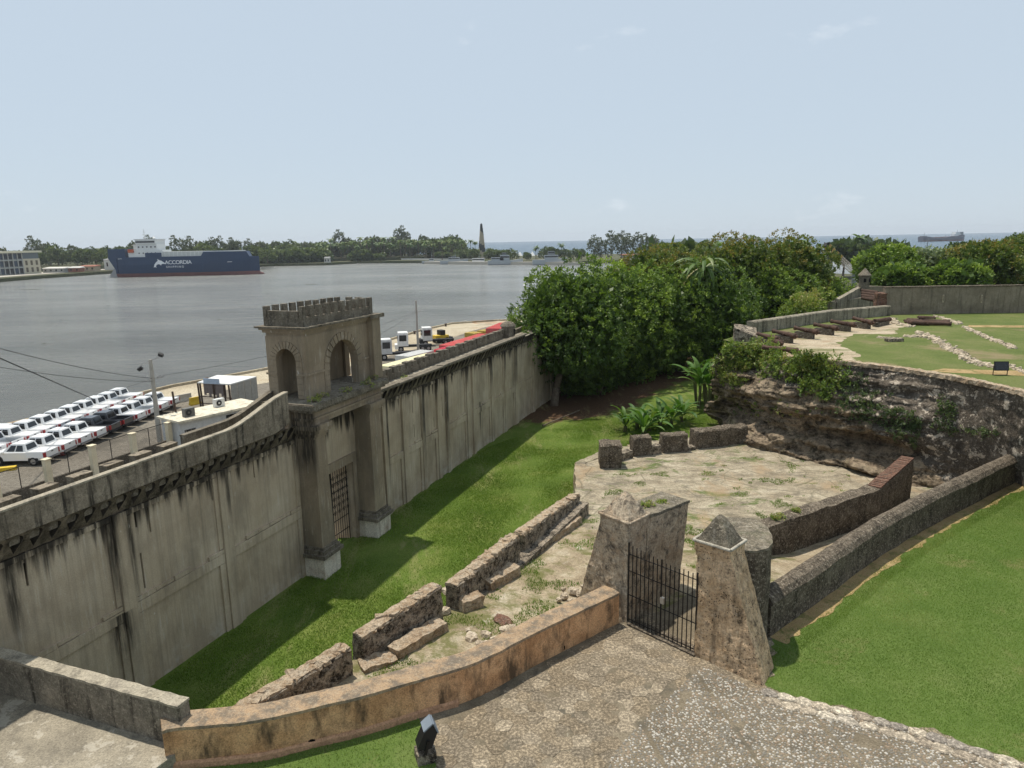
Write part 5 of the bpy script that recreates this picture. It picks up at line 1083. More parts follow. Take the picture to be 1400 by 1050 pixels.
b = MB(); b.box(-3 * fl_, 3.4 * fl_, -.1, .12, -.4, .95); b.build('plinth', M['plinthdark'], fe)
# utility poles with lamps and cables
M['concrete'] = stone('pole_concrete', [(.25, .235, .205), (.34, .32, .28)], 1.5, bump=.3); M['galv'] = plain('galvanised_steel', (.3, .3, .3), .45, .7); M['rusty'] = plain('rusty_steel', (.075, .05, .038), .7, .3)
def pole(px, py_top, py_base, H, lab, lamps=True):
    q = P(px, py_base, DOCK); d = ray(px - 4, py_top); k = math.hypot(q.x, q.y) / math.hypot(d[0], d[1]); H = CZ + d[2] * k - DOCK
    t = thing('utility_pole', lab, 'utility pole', q); b = MB(); b.frustum([(-.2, -.16), (.2, -.16), (.2, .16), (-.2, .16)], 0, [(-.12, -.1), (.12, -.1), (.12, .1), (-.12, .1)], H); b.build('shaft', M['concrete'], t)
    b = MB(); b.tube((-.7, 0, H - 2.0), (1.1, .1, H - 1.6), .04, n=6); b.build('cross_arm', M['galv'], t)
    for x in (-.5, .5, .9):
        b = MB(); b.lathe([(.05, 0), (.09, .05), (.05, .1), (.09, .15), (.04, .2)], 8, o=(x, .03, H - 1.75)); b.build('insulator', M['galv'], t)
    if lamps:
        b = MB(); b.tube((0, 0, H - .1), (1.0, .1, H + .3), .035, n=6); b.tube((0, 0, H - .2), (-1.1, -.1, H - .5), .035, n=6); b.build('lamp_arm', M['galv'], t)
        for x, z, r in ((1.05, H + .45, .4), (-1.05, H - .85, -.5)):
            b = MB(); b.box(-.22, .22, -.12, .12, -.16, .16); b.build('lamp', M['blackplastic'], t, (x, 0, z), (.5, r, 0))
    return t, q, H
tp1, q1_, H1 = pole(219, 491, 604, 8, 'concrete utility pole with two floodlamps beside the pickups')
tp2, q2_, H2 = pole(572, 411, 484, 9, 'concrete utility pole among the terminal tractors', False)
q = P(247, 603, DOCK); t = thing('steel_post', 'thin rusty steel post leaning beside the dock fence end', 'post', q)
b = MB(); b.tube((0, 0, 0), (-.25, 0, 4.9), .11, .1, 8); b.build('shaft', M['rusty'], t); b = MB(); b.tube((-.2, 0, 3.6), (-1.2, -.3, 0), .04, n=6); b.build('brace', M['rusty'], t)
def cable(a, b_, sag, r, lab):
    pts = [a.lerp(b_, k / 24) - Vector((0, 0, sag * 4 * (k / 24) * (1 - k / 24))) for k in range(25)]; b = MB(); b.chain(pts, [r] * 25, 5); o = b.build('overhead_cable', M['blackplastic']); tag(o, lab, 'cable')
top1 = q1_ + Vector((0, 0, H1 - 1.8)); top2 = q2_ + Vector((0, 0, H2 - 1.8))
cable(top1, atY(-140, 436, 40), .5, .025, 'thin upper overhead cable running from the dock pole over the river')
cable(top1 + Vector((0, 0, -.3)), atY(-140, 476, 42), .5, .02, 'thin lower overhead cable running from the dock pole over the river')
cable(P(126, 545, DOCK + 1.9), atY(-120, 437, 44), .0, .05, 'thick black cable slanting down to the parked pickups')
cable(top1, P(150, 535, DOCK + 2), .1, .02, 'thin stay cable from the dock pole down to the quay row')
cable(top1 + Vector((.5, 0, .2)), top2, 1.0, .02, 'thin cable strung between the two dock poles')
cable(top2, P(380, 520, DOCK + 7.5), .6, .02, 'thin cable from the far dock pole to the gate tower side')
# white site office with roof units
of0 = P(245, 575, DOCK + 2.9); of1 = P(348, 552, DOCK + 2.9); of0.z = of1.z = DOCK
ofa = math.atan2(of1.y - of0.y, of1.x - of0.x); Lf = (of1 - of0).length + .6
of = thing('site_office', 'long low white site office with flat dusty roof and air conditioner units', 'building', of0, ofa)
b = MB(); b.box(0, Lf, 0, 3.2, 0, 2.7); b.build('wall', plain('office_white', (.52, .53, .52), .7), of); b = MB(); b.box(-.3, Lf + .2, -.4, 3.5, 2.7, 2.9); b.build('roof', stone('dusty_roof', [(.4, .36, .28), (.52, .48, .38), (.3, .26, .2)], .9, blot=.35, local=True), of)
b = MB(); b.box(.4, 1.5, -.03, .02, 1.0, 1.9); w_ = b.build('window', M['glass'], of)
for x in (.5, 1.0, 1.45): b = MB(); b.box(x - .03, x + .03, -.05, -.031, 1.0, 1.9); b.build('mullion', M['galv'], w_)
b = MB(); b.box(Lf * .55, Lf * .55 + 1.4, -.03, .02, 1.5, 2.4); b.build('window', M['glass'], of)
b = MB(); b.box(Lf * .62, Lf + .1, -1.4, -.41, 0, 2.3); b.build('annex', plain('annex_cream', (.5, .46, .36), .7), of)
for x, y in ((1.4, .8), (Lf * .62, 2.0)):
    a = thing('air_conditioner', 'white air conditioner unit standing on the site office roof' if x > 3 else 'dark grey air conditioner unit at the near end of the office roof', 'air conditioner', of.matrix_world @ Vector((0, 0, 0)) if False else Vector((of0.x + x * math.cos(ofa) - y * math.sin(ofa), of0.y + x * math.sin(ofa) + y * math.cos(ofa), DOCK + 2.9)), ofa)
    cm_ = plain('unit_white', (.6, .6, .58), .5) if x > 3 else plain('unit_grey', (.12, .12, .11), .6)
    b = MB(); b.box(-.5, .5, -.25, .25, .03, .8); b.build('casing', cm_, a); b = MB(); b.lathe([(.28, -.02), (.28, .01)], 14, 'y', (-.12, -.26, .42)); b.build('fan_grille', M['blackplastic'], a); b = MB(); b.lathe([(.1, -.02), (.1, .01)], 10, 'y', (-.12, -.285, .42)); b.build('fan_hub', cm_, a)
# open shed with white roof
HS = 3.2; rc = [P(x, y, DOCK + HS) for x, y in ((270, 524), (315, 526.5), (351, 516), (297, 514))]; s0 = Vector((rc[0].x, rc[0].y, DOCK))
sh = thing('roofed_shed', 'open steel shed with white sheet roof and grey panelled side on the dock', 'shed', s0); R_ = [Vector((p.x - s0.x, p.y - s0.y, HS)) for p in rc]
b = MB(); b.hexa([tuple(p) for p in R_] + [tuple(p + Vector((0, 0, .12))) for p in R_]); b.build('roof', plain('roof_white', (.62, .62, .6), .6), sh)
fx_ = R_[1] - R_[0]; sx_ = R_[2] - R_[1]
for f in (.03, .1, .5, .82, .97): q = R_[0] + fx_ * f; b = MB(); b.tube((q.x, q.y, 0), (q.x - .1, q.y, HS), .11, n=6); b.build('post', M['rusty'], sh)
for z in (.9, 1.7): b = MB(); b.tube((R_[0].x, R_[0].y, z), (R_[1].x, R_[1].y, z), .06, n=6); b.build('rail', M['rusty'], sh)
for k in range(9): q = R_[0] + fx_ * (.2 + k * .075); b = MB(); b.box(-.16, .16, .05, .09, 1.9 + .25 * math.sin(k * 2.3), HS - .02); b.build('tarp_strip', plain('ragged_tarp', (.16, .13, .12), .9), sh, (q.x, q.y, 0), (0, 0, math.atan2(fx_.y, fx_.x)))
for k in range(4):
    a_, b_ = R_[1] + sx_ * (k / 4 + .01), R_[1] + sx_ * ((k + 1) / 4 - .01); th_ = Vector((-.05, .02, 0)); b = MB(); b.hexa([(a_.x, a_.y, 0), (b_.x, b_.y, 0), (b_.x - .06, b_.y + .02, 0), (a_.x - .06, a_.y + .02, 0), (a_.x, a_.y, HS - .01), (b_.x, b_.y, HS - .01), (b_.x - .06, b_.y + .02, HS - .01), (a_.x - .06, a_.y + .02, HS - .01)]); b.build('side_panel', plain('grey_panel', (.3, .29, .26), .6), sh)
q = R_[0] + fx_ * .45; b = MB(); b.box(-1.1, 1.1, -.05, .0, -.1, .5); b.build('blue_sheet', plain('pale_blue_sheet', (.36, .43, .52), .5), sh, (q.x, q.y - .1, HS + .15), (0, 0, math.atan2(fx_.y, fx_.x)))
# barriers, cone, kerb
M['yellow'] = plain('yellow_paint', (.62, .42, .03), .5)
def barrier(px, py, L, mat, lab, rz): 
    q = P(px, py, DOCK); b = MB(); b.prism([(-.3, 0), (.3, 0), (.27, .2), (.13, .45), (.11, .9), (-.11, .9), (-.13, .45), (-.27, .2)], -L / 2, L / 2, 'xzy'); o = b.build('road_barrier', mat, None, q, (0, 0, rz)); tag(o, lab, 'barrier')
barrier(267, 553, 1.3, M['yellow'], 'bright yellow road barrier beside the open shed', ofa - math.pi / 2); barrier(251, 549, 2.0, M['concrete'], 'plain concrete road barrier next to the yellow one', ofa - math.pi / 2)
q = P(0, 644, DOCK); b = MB(); b.box(-1.2, 1.2, -.25, .25, 0, .3); o = b.build('parking_kerb', M['yellow'], None, q, (0, 0, .35)); tag(o, 'yellow painted kerb block on the dock by the first pickup', 'kerb')
q = P(85, 622, DOCK); t = thing('traffic_cone', 'small red traffic cone standing behind the pickups', 'traffic cone', q); b = MB(); b.box(-.22, .22, -.22, .22, 0, .04); b.build('base', M['redlamp'], t); b = MB(); b.lathe([(.17, .04), (.04, .8), (.03, .82)], 10); b.build('cone', plain('cone_red', (.55, .04, .04), .5), t)
# terminal tractors
def tractor(px, py, rz, cabc, bed, lab):
    q = P(px, py, DOCK); t = thing('terminal_tractor', lab, 'truck', q, rz)
    b = MB(); b.box(-4.2, 1.0, -.5, .5, .75, 1.1); b.build('chassis', M['blackplastic'], t)
    b = MB(); b.frustum([(-.2, -1.1), (1.7, -1.1), (1.7, 1.1), (-.2, 1.1)], 1.0, [(-.2, -1.05), (1.5, -1.05), (1.5, 1.05), (-.2, 1.05)], 3.2); c = b.build('cab', cabc, t)
    for nm, (x0_, x1_, y0_, y1_) in (('windscreen', (1.56, 1.64, -.9, .9)), ('rear_window', (-.23, -.2, -.8, .8))): b = MB(); b.box(x0_, x1_, y0_, y1_, 1.9, 2.9); b.build(nm, M['glass'], c)
    for s in (-1, 1): b = MB(); b.box(.1, 1.3, s * 1.08 - .03, s * 1.08 + .03, 1.9, 2.9); b.build('side_window', M['glass'], c)
    b = MB(); b.box(1.5, 2.1, -1.1, 1.1, .5, 1.3); b.build('bumper', M['blackplastic'] if bed else cabc, t)
    b = MB(); b.box(-.1, 1.5, -.95, .95, 3.2, 3.34); b.build('roof_cap', plain('roof_cap_white', (.7, .7, .68), .5), t)
    for x in (1.1, -2.6, -3.6):
        for s in (-1, 1): b = MB(); b.lathe([(.35, -.16), (.5, -.14), (.5, .14), (.35, .16)], 16, 'y'); wl = b.build('wheel', M['tyre'], t, (x, s * .95, .5)); b = MB(); b.lathe([(.25, -.18), (.25, .18)], 12, 'y'); b.build('hub', M['rim'], wl)
tractor(534, 491, math.radians(197), plain('tractor_grey_white', (.5, .51, .5), .5), True, 'pale terminal tractor with dark chassis nearest the gate tower'); tractor(557, 480, math.radians(190), plain('tractor_white', (.72, .72, .7), .4), False, 'clean white terminal tractor beside the far utility pole'); tractor(589, 472, math.radians(195), plain('tractor_offwhite', (.6, .6, .57), .5), True, 'off white terminal tractor on the far side of the utility pole')
# containers and covered loads behind the wall
def container(p0, p1, wd, h, mat, lab, ribs=True, topc=None):
    a, b_ = P(*p0, DOCK + h), P(*p1, DOCK + h); d = b_ - a; L = d.length; t = thing('container', lab, 'container', (a.x, a.y, DOCK), math.atan2(d.y, d.x))
    b = MB(); b.box(0, L, -wd, 0, 0, h); b.build('shell', mat, t)
    b = MB()
    if ribs:
        n = int(L / .5)
        for i in range(n): x = L * (i + .5) / n; MB().box(x - .12, x + .12, -wd + .05, -.05, h, h + .03).build('roof_rib', mat, t)
    return t
M['redc'] = stone('faded_red_container', [(.33, .06, .06), (.42, .09, .085), (.4, .14, .12)], .5, bump=.15, local=True); M['redc2'] = plain('bright_red_container', (.5, .02, .05), .5)
M['creamc'] = stone('cream_container_roof', [(.58, .52, .32), (.66, .6, .4)], .5, bump=.1, local=True); M['whitec'] = plain('white_container', (.55, .55, .53), .6); M['yellowc'] = plain('ochre_container', (.42, .3, .06), .6)
container((517, 500), (582, 483), 2.6, 2.9, M['creamc'], 'cream roofed container close behind the river wall'); container((540, 486), (575, 478), 2.5, 2.4, M['whitec'], 'white trailer roof beside the cream container')
container((593, 478), (612, 473), 2.4, 3.6, M['redc2'], 'small bright red container behind the river wall parapet'); container((600, 472), (655, 456), 2.6, 3.6, M['redc'], 'long faded red container behind the river wall parapet')
container((664, 449), (683, 441), 2.6, 3.8, M['redc'], 'farthest faded red container beside the watch turret', ribs=True); container((635, 455), (647, 453), 2.4, 2.6, M['yellowc'], 'ochre container standing before the far quay'); container((652, 452), (663, 450), 2.4, 2.4, M['yellowc'], 'smaller ochre container next to the far red one')
q = P(603, 468, DOCK); t = thing('yellow_loader', 'small yellow loader machine beside the red containers', 'loader', q, .6)
b = MB(); b.box(-1.5, 1.2, -.9, .9, .6, 1.4); b.build('body', M['yellow'], t); b = MB(); b.box(-.4, .6, -.7, .7, 1.4, 2.3); b.build('cab', M['blackplastic'], t); b = MB(); b.box(1.3, 2.0, -1.0, 1.0, .2, 1.0); b.build('bucket', M['blackplastic'], t)
for x in (-.9, .8):
    for s in (-1, 1): b = MB(); b.lathe([(.3, -.15), (.5, -.13), (.5, .13), (.3, .15)], 12, 'y'); b.build('wheel', M['tyre'], t, (x, s * .9, .5))
# bollards on the quay edge
for i, f in enumerate((.25, .45, .62, .74, .86)):
    L_ = resample(QE[1:9], 1.0); q = L_[int(f * (len(L_) - 1))]; b = MB(); b.lathe([(.28, 0), (.2, .1), (.18, .4), (.32, .5), (.3, .62), (.1, .68)], 10); o = b.build('mooring_bollard', M['rusty'], None, q + Vector((.8, -.9, .006))); tag(o, 'squat rusty mooring bollard on the sandy quay edge', 'bollard', 'mooring bollards on the quay')

# ---------------------------------------------------------------- far bank, ships, sea
_sh = [P(x, y, WATER) for x, y in ((-60, 390.5), (0, 386), (60, 381), (165, 373.5))]
shore = [(-900, 330)] + [(p.x - 2, p.y + 2) for p in _sh] + [ (-278, 600), (-221, 678), (-173, 677), (-151, 715), (-82, 693), (-17, 640), (48, 590), (110, 590), (160, 640), (210, 760), (120, 830), (0, 850), (-60, 900), (-160, 1000), (-420, 1150), (-900, 1300)]
m = MB(); m.prism(shore, WATER - 1, DOCK + .2); o = m.build('far_bank', M['farland']); tag(o, kind='structure')
m = MB(); m.prism([(-900, 560), (-420, 560), (-300, 640), (-240, 720), (-170, 740), (-90, 735), (-70, 790), (-140, 930), (-420, 1090), (-900, 1250)], DOCK + .2, DOCK + 3.2); o = m.build('far_bank_rise', M['farland']); tag(o, kind='structure')
# --- leaf clouds
def leaf_quads(C, N, size, asp, n_per, spread, droop, tint0):
    """n_per rhombic leaves round each centre C, growing along N"""
    k = len(C); C = np.repeat(C, n_per, 0); N = np.repeat(N, n_per, 0); T0 = np.repeat(tint0, n_per); tot = len(C)
    sz = np.repeat(np.broadcast_to(size, (k,)), n_per) * rng.uniform(.65, 1.3, tot)
    D = N + rng.normal(0, spread, (tot, 3)); D[:, 2] -= droop; D /= np.linalg.norm(D, axis=1, keepdims=True) + 1e-9
    R_ = rng.normal(0, 1, (tot, 3)); S_ = np.cross(D, R_); S_ /= np.linalg.norm(S_, axis=1, keepdims=True) + 1e-9
    base = C + rng.normal(0, 1, (tot, 3)) * (sz * .35)[:, None]; L = sz[:, None]; Wd = (sz * asp)[:, None]
    v = np.stack([base, base + D * L * .5 + S_ * Wd, base + D * L, base + D * L * .5 - S_ * Wd], 1)
    return v.reshape(-1, 3), np.repeat(np.clip(T0 + rng.normal(0, .13, tot), 0, 1), 4)
def quads_mesh(name, v, tint, mat):
    return mesh_np(name, v, np.arange(len(v)).reshape(-1, 4), mat, False, tint)
def lobes_crown(rx, ry, rz, n_lobes, lobe_r, n_cl, size, asp, n_per, seed, flat=0.0, low=-.35, spread=.7, droop=.25, tilt=.3, hue=.0, holes=False):
    """crown centred on the origin; returns vertices and tints"""
    g = np.random.default_rng(seed); dirs = g.normal(0, 1, (n_lobes * 3, 3)); dirs /= np.linalg.norm(dirs, axis=1, keepdims=True); dirs = dirs[dirs[:, 2] > low][:n_lobes]
    sc = np.array([rx, ry, rz]); LC = dirs * sc * g.uniform(.58, .82, (len(dirs), 1)); LR = lobe_r * g.uniform(.5, 1.75, len(dirs)); LT = g.normal(0, .17, len(dirs))
    LC = np.vstack([LC, [[0, 0, 0]]]); LR = np.append(LR, min(rx, ry, rz) * .8); LT = np.append(LT, 0)
    w_ = LR ** 2; li = g.choice(len(LC), n_cl, p=w_ / w_.sum()); d = g.normal(0, 1, (n_cl, 3)); d /= np.linalg.norm(d, axis=1, keepdims=True); d[:, 2] = np.where(d[:, 2] < -.2, -d[:, 2] * g.choice([-1, 1], n_cl), d[:, 2])
    rr = LR[li] * g.uniform(.82, 1.08, n_cl); C = LC[li] + d * rr[:, None] * np.array([1, 1, .85])
    # drop clusters buried inside other lobes
    dm = np.linalg.norm((C[:, None, :] - LC[None]) / (LR[None, :, None] * .86), axis=2); keepc = (dm < 1).sum(1) <= 0
    keepc |= g.random(n_cl) < .06
    if holes: sc_n = 1.25 / max(.6, lobe_r); keepc &= np.array([mnoise.noise(Vector(q) * sc_n + Vector((seed, 0, 0))) > -.16 for q in C])
    C, d, li = C[keepc], d[keepc], li[keepc]
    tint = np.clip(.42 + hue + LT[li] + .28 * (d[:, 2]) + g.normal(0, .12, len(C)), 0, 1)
    N_ = d + np.array([0, 0, tilt]); N_ /= np.linalg.norm(N_, axis=1, keepdims=True)
    return leaf_quads(C, N_, size, asp, n_per, spread, droop, tint), LC, LR
def trunk_mesh(h, r, n_l, reach, seed, lean=(0, 0)):
    random.seed(seed); b = MB(); p = Vector((0, 0, -.3)); pts = [p]; 
    for i in range(1, 5): pts.append(Vector((lean[0] * i / 4 + random.uniform(-.06, .06) * h * .3, lean[1] * i / 4 + random.uniform(-.06, .06) * h * .3, h * i / 4)))
    b.chain(pts, [r * 1.25, r, r * .85, r * .75, r * .6], 9)
    for k in range(n_l):
        a = 2 * math.pi * k / n_l + random.uniform(-.4, .4); s = pts[random.choice((2, 3, 4))]; L = reach * random.uniform(.7, 1.1)
        m1 = s + Vector((math.cos(a) * L * .5, math.sin(a) * L * .5, L * .45)); e = s + Vector((math.cos(a) * L, math.sin(a) * L, L * .75)); b.chain([s, m1, e], [r * .5, r * .33, r * .12], 6)
    return b
def big_tree(name, base, center, rx, ry, rz, seed, mat, lab, grp, n_lobes=34, lobe_r=None, n_cl=3600, size=.3, asp=.2, n_per=11, hue=0.0, low=-.45, cat='tree', droop=.3):
    t = thing(name, lab, cat, base, 0, grp); lob = lobe_r or min(rx, ry, rz) * .36
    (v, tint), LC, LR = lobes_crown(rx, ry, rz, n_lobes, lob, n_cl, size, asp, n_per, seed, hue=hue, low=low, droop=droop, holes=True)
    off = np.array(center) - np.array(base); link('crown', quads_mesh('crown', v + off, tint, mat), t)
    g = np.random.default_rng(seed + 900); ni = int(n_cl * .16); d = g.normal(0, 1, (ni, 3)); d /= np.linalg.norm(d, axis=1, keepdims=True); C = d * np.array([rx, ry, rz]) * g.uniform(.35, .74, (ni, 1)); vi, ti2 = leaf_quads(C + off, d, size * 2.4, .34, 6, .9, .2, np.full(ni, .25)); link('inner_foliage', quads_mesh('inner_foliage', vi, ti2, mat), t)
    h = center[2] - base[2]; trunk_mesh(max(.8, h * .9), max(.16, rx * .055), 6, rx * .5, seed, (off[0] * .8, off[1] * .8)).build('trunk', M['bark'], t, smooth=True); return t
# --- far trees: five kinds, copied
def far_kind(seed, rx, rz, th, mat, n_cl=260, size=1.15, n_per=7, low=-.6, n_lobes=9, lob=None, asp=.4, droop=.1):
    t = empty('bank_tree'); (v, ti), LC, LR = lobes_crown(rx, rx, rz, n_lobes, lob or rx * .42, n_cl * 3, size, asp, n_per, seed, low=low, droop=droop)
    link('crown', quads_mesh('crown', v + np.array([0, 0, th + rz * .75]), ti, mat), t); trunk_mesh(th + rz * .5, rx * .07, 4, rx * .5, seed).build('trunk', M['bark'], t); return t
def palm_kind(seed, h, n_fr, L, mat, drp=.9, wf=.16):
    t = empty('palm_tree'); random.seed(seed); b = MB(); pts = [Vector((math.sin(i * .5) * .02 * h, 0, h * i / 5)) for i in range(6)]; b.chain(pts, [.28, .24, .22, .2, .19, .17], 7); b.build('trunk', M['bark'], t)
    g = np.random.default_rng(seed); vv, tt = [], []; top = np.array(pts[-1])
    for k in range(n_fr):
        a = 2 * math.pi * k / n_fr + g.uniform(-.2, .2); el = g.uniform(-.15, 1.2); Lk = L * g.uniform(.8, 1.1); d = np.array([math.cos(a), math.sin(a), 0]); prev = top.copy(); side = np.array([-math.sin(a), math.cos(a), 0]); ns = 7; ti = np.clip(g.normal(.45, .2), 0, 1)
        for j in range(ns):
            ang = el - drp * 1.7 * (j + 1) / ns; nx = prev + (d * math.cos(ang) + np.array([0, 0, math.sin(ang)])) * Lk / ns
            w0 = wf * L * math.sin(math.pi * min(.98, (j + .35) / ns)); w1 = wf * L * math.sin(math.pi * min(.99, (j + 1.35) / ns)); dz = np.array([0, 0, -.5])
            for sg in (-1, 1):
                vv += [prev, nx, nx + side * sg * w1 + dz * w1, prev + side * sg * w0 + dz * w0]; tt += [ti] * 4
            prev = nx
    link('fronds', quads_mesh('fronds', np.array(vv), np.array(tt), mat), t); return t
FK = [far_kind(11, 5.5, 5.6, 1.8, M['leaf_far'], lob=1.7, n_lobes=22), far_kind(12, 7.0, 6.0, 2.0, M['leaf_far'], n_lobes=28, lob=1.9), far_kind(13, 4.2, 7.2, 1.6, M['leaf_far2'], lob=1.3, n_lobes=26), far_kind(14, 4.8, 9.0, 4.5, M['leaf_far2'], lob=1.15, n_lobes=34, size=.9, low=-.9, n_cl=150, n_per=6), far_kind(15, 3.6, 3.0, .6, M['leaf_far'], low=-.3)]
PK = [palm_kind(31, 11, 16, 4.0, M['leaf_palm'], .9), palm_kind(32, 14, 15, 3.8, M['leaf_palm'], 1.1)]
_used = {}
def put(proto, loc, rz, s, lab, cat, grp):
    o = proto if id(proto) not in _used else copy_tree(proto); _used[id(proto)] = 1
    o.location = loc; o.rotation_euler = (0, 0, rz); o.scale = (s, s, s); o['label'] = lab; o['category'] = cat; o['group'] = grp; return o
random.seed(21)
LT_ = ['rounded dark tree in the long belt on the far bank', 'broad bushy tree in the long belt on the far bank', 'upright grey green tree in the long belt on the far bank', 'tall open crowned tree rising above the far bank belt', 'low shrub at the water edge of the far bank']
def bank_tree(px, Y, kind, s, zb): 
    q = atY(px, 340, Y); put(FK[kind], (q.x, Y, zb), random.uniform(0, 6.28), s, LT_[kind], 'tree' if kind < 4 else 'shrub', ['rounded trees of the far bank', 'bushy trees of the far bank', 'upright trees of the far bank', 'tall trees of the far bank', 'shrubs at the far water edge'][kind])
for i in range(46):           # belt behind the terminal and the ship
    px = -20 + i * 8.6 + random.uniform(-3, 3); bank_tree(px, random.uniform(610, 700), random.choice((0, 0, 1, 1, 2)), random.uniform(.95, 1.4), DOCK + 3)
for px, s in ((45, 1.35), (52, 1.1), (240, 1.25), (258, 1.2), (290, 1.15), (318, 1.1), (205, 1.3), (340, 1.05), (300, 1.2), (103, .8)): bank_tree(px, random.uniform(600, 660), 3, s, DOCK + 3)
for i in range(58):           # belt up to the lighthouse
    px = 362 + i * 4.7 + random.uniform(-2.5, 2.5); bank_tree(px, random.uniform(745, 810), random.choice((0, 1, 2, 0)), random.uniform(1.15, 1.6), DOCK + 2)
for px, s in ((464, 1.55), (549, 1.7), (553, 1.5)): bank_tree(px, 770, 3, s, DOCK + 2)
for i in range(26):
    px = 362 + i * 3.3 + random.uniform(-2, 2); bank_tree(px, random.uniform(688, 700) + (px - 362) * .25, 4, random.uniform(1.2, 2.2), DOCK - .2)
for px in (486, 520, 497, 508, 600, 612, 640, 655, 672): bank_tree(px, random.uniform(722, 735), 4, random.uniform(1.0, 1.7), DOCK)
for i in range(40):
    px = 440 + i * 4.6 + random.uniform(-3, 3); q = atY(px, 340, random.uniform(720, 760)); put(PK[i % 2], (q.x, q.y, DOCK + .2), random.uniform(0, 6), random.uniform(1.2, 1.6) if px < 590 else random.uniform(1.0, 1.3), 'coconut palm standing in the belt of trees before the lighthouse', 'palm tree', 'palms along the far bank')
for px, s in ((604, 1.7), (616, 1.75), (619, 1.8), (632, 1.75), (636, 1.5), (644, 1.75), (650, 1.6)): q = atY(px, 340, 700); put(PK[1], (q.x, q.y, DOCK + .2), px, s * .72, 'tall slim palm rising clear of the trees near the lighthouse', 'palm tree', 'tall palms near the lighthouse')
for px, Y, k, s in ((628, 690, 1, .8), (648, 680, 1, .8), (638, 690, 0, .8), (668, 690, 0, .75), (700, 640, 1, .75), (720, 640, 0, .6), (690, 700, 4, 1.2), (680, 700, 4, 1.2), (745, 640, 1, .85), (752, 640, 0, .95), (760, 640, 0, .8), (772, 640, 1, .7), (784, 640, 1, .7), (795, 640, 0, .75)): bank_tree(px, Y, k, s, DOCK + .2)
for px, s in ((734, 1.05), (767, 1.2), (732, .9)): q = atY(px, 340, 640); put(PK[0], (q.x, q.y, DOCK + .2), px, s, 'leaning palm on the naval quay beside the casuarinas', 'palm tree', 'palms on the naval quay')
# --- lighthouse
lh = atY(659, 345, 720); t = thing('lighthouse', 'slender tapering stone lighthouse with dark spiral bands above the palms', 'lighthouse', (lh.x, lh.y, DOCK + .2)); hL = atY(659, 308, 720).z - DOCK - .2
nseg = 24; 
for i in range(nseg):
    z0, z1 = hL * i / nseg, hL * (i + 1) / nseg; r0, r1 = 4.2 * (1 - .72 * i / nseg), 4.2 * (1 - .72 * (i + 1) / nseg); b = MB(); vs = []
    if i == 0: LHm = [plain('lighthouse_pale', (.36, .31, .22), .8), plain('lighthouse_dark', (.03, .035, .035), .8)]
    for k in range(8):
        a0, a1 = math.pi * 2 * k / 8, math.pi * 2 * (k + 1) / 8; b.cur = 1 if ((k + i * .55) % 8) < 3 and i > 4 else 0
        b.add([(math.cos(a0) * r0, math.sin(a0) * r0, z0), (math.cos(a1) * r0, math.sin(a1) * r0, z0), (math.cos(a1) * r1, math.sin(a1) * r1, z1), (math.cos(a0) * r1, math.sin(a0) * r1, z1)], [(0, 1, 2, 3)])
    b.build('tower_course', LHm, t)
b = MB(); b.lathe([(1.2, hL), (1.0, hL + 1.2), (.1, hL + 2)], 8); b.build('lantern', LHm[1], t)
# --- left terminal building and quay
M['tq'] = plain('quay_pale', (.42, .39, .33), .9)
tq = [P(x, y, DOCK) for x, y in ((-60, 390), (0, 380), (60, 375.5), (165, 368))]
for i in range(3):
    a, b_ = tq[i], tq[i + 1]; o = path_wall('terminal_quay', [a, b_], [(0, -.9), (0, .5), (30, .5), (30, -.9)], M['tq'], 20, 30, 0, 1, 1); tag(o, kind='structure')
    n = 9 if i else 5
    for k in range(n):
        q = a.lerp(b_, (k + .5) / n); dd = (b_ - a).normalized(); b = MB(); b.box(-1.4, 1.4, -.5, 3, -2.2, -.9); oo = b.build('quay_pile', M['tyre'] if k % 2 else M['tq'], None, q, (0, 0, math.atan2(dd.y, dd.x))); oo.scale = (1, 1, .8); tag(oo, 'pier support block under the far terminal quay deck', 'pile', 'supports under the terminal quay')
tb0, tb1 = P(-40, 379, DOCK + .5), P(57, 373.5, DOCK + .5); td = tb1 - tb0; tl = td.length; tb = thing('terminal_building', 'cream three storey terminal building with glazed galleries and overhanging roof', 'building', tb0, math.atan2(td.y, td.x))
sc_ = tb0.y / F; cm_ = plain('terminal_cream', (.5, .46, .35), .8)
hb_ = 30 * tb1.y / F; wing = tl * .74
b = MB(); b.box(0, wing, .5, 18, 0, hb_ * .92); b.build('core', plain('terminal_shade', (.16, .17, .17), .6), tb); b = MB(); b.box(wing, tl, 0, 18, 0, hb_ * .66); b.build('end_block', cm_, tb); b = MB(); b.box(wing, tl, .8, 17, hb_ * .66, hb_ * .92); b.build('upper_glazing', plain('gallery_glass', (.13, .16, .18), .2), tb)
b = MB(); b.box(-2, tl + 1.2, -1.5, 19, hb_ * .92, hb_ * 1.0); b.build('roof', plain('roof_cream', (.66, .62, .46), .6), tb)
for f in (.30, .62): b = MB(); b.box(0, wing, -.2, .6, hb_ * f - .35, hb_ * f + .25); b.build('floor_band', plain('band_grey', (.38, .4, .38), .7), tb)
nw = 11
for fl0, fl1 in ((.05, .26), (.36, .57), (.68, .88)):
    for k in range(nw): 
        x = wing * (k + .08) / nw; b = MB(); b.box(x, x + wing * .8 / nw, .36, .52, hb_ * fl0, hb_ * fl1); b.build('window', M['glass'] if (k % 3) else plain('window_blue', (.05, .07, .1), .15), tb)
for k in range(12): x = wing * k / 11; b = MB(); b.box(x - .25, x + .25, -.15, .3, 0, hb_ * .92); b.build('column', plain('column_pale', (.4, .4, .38), .7), tb)
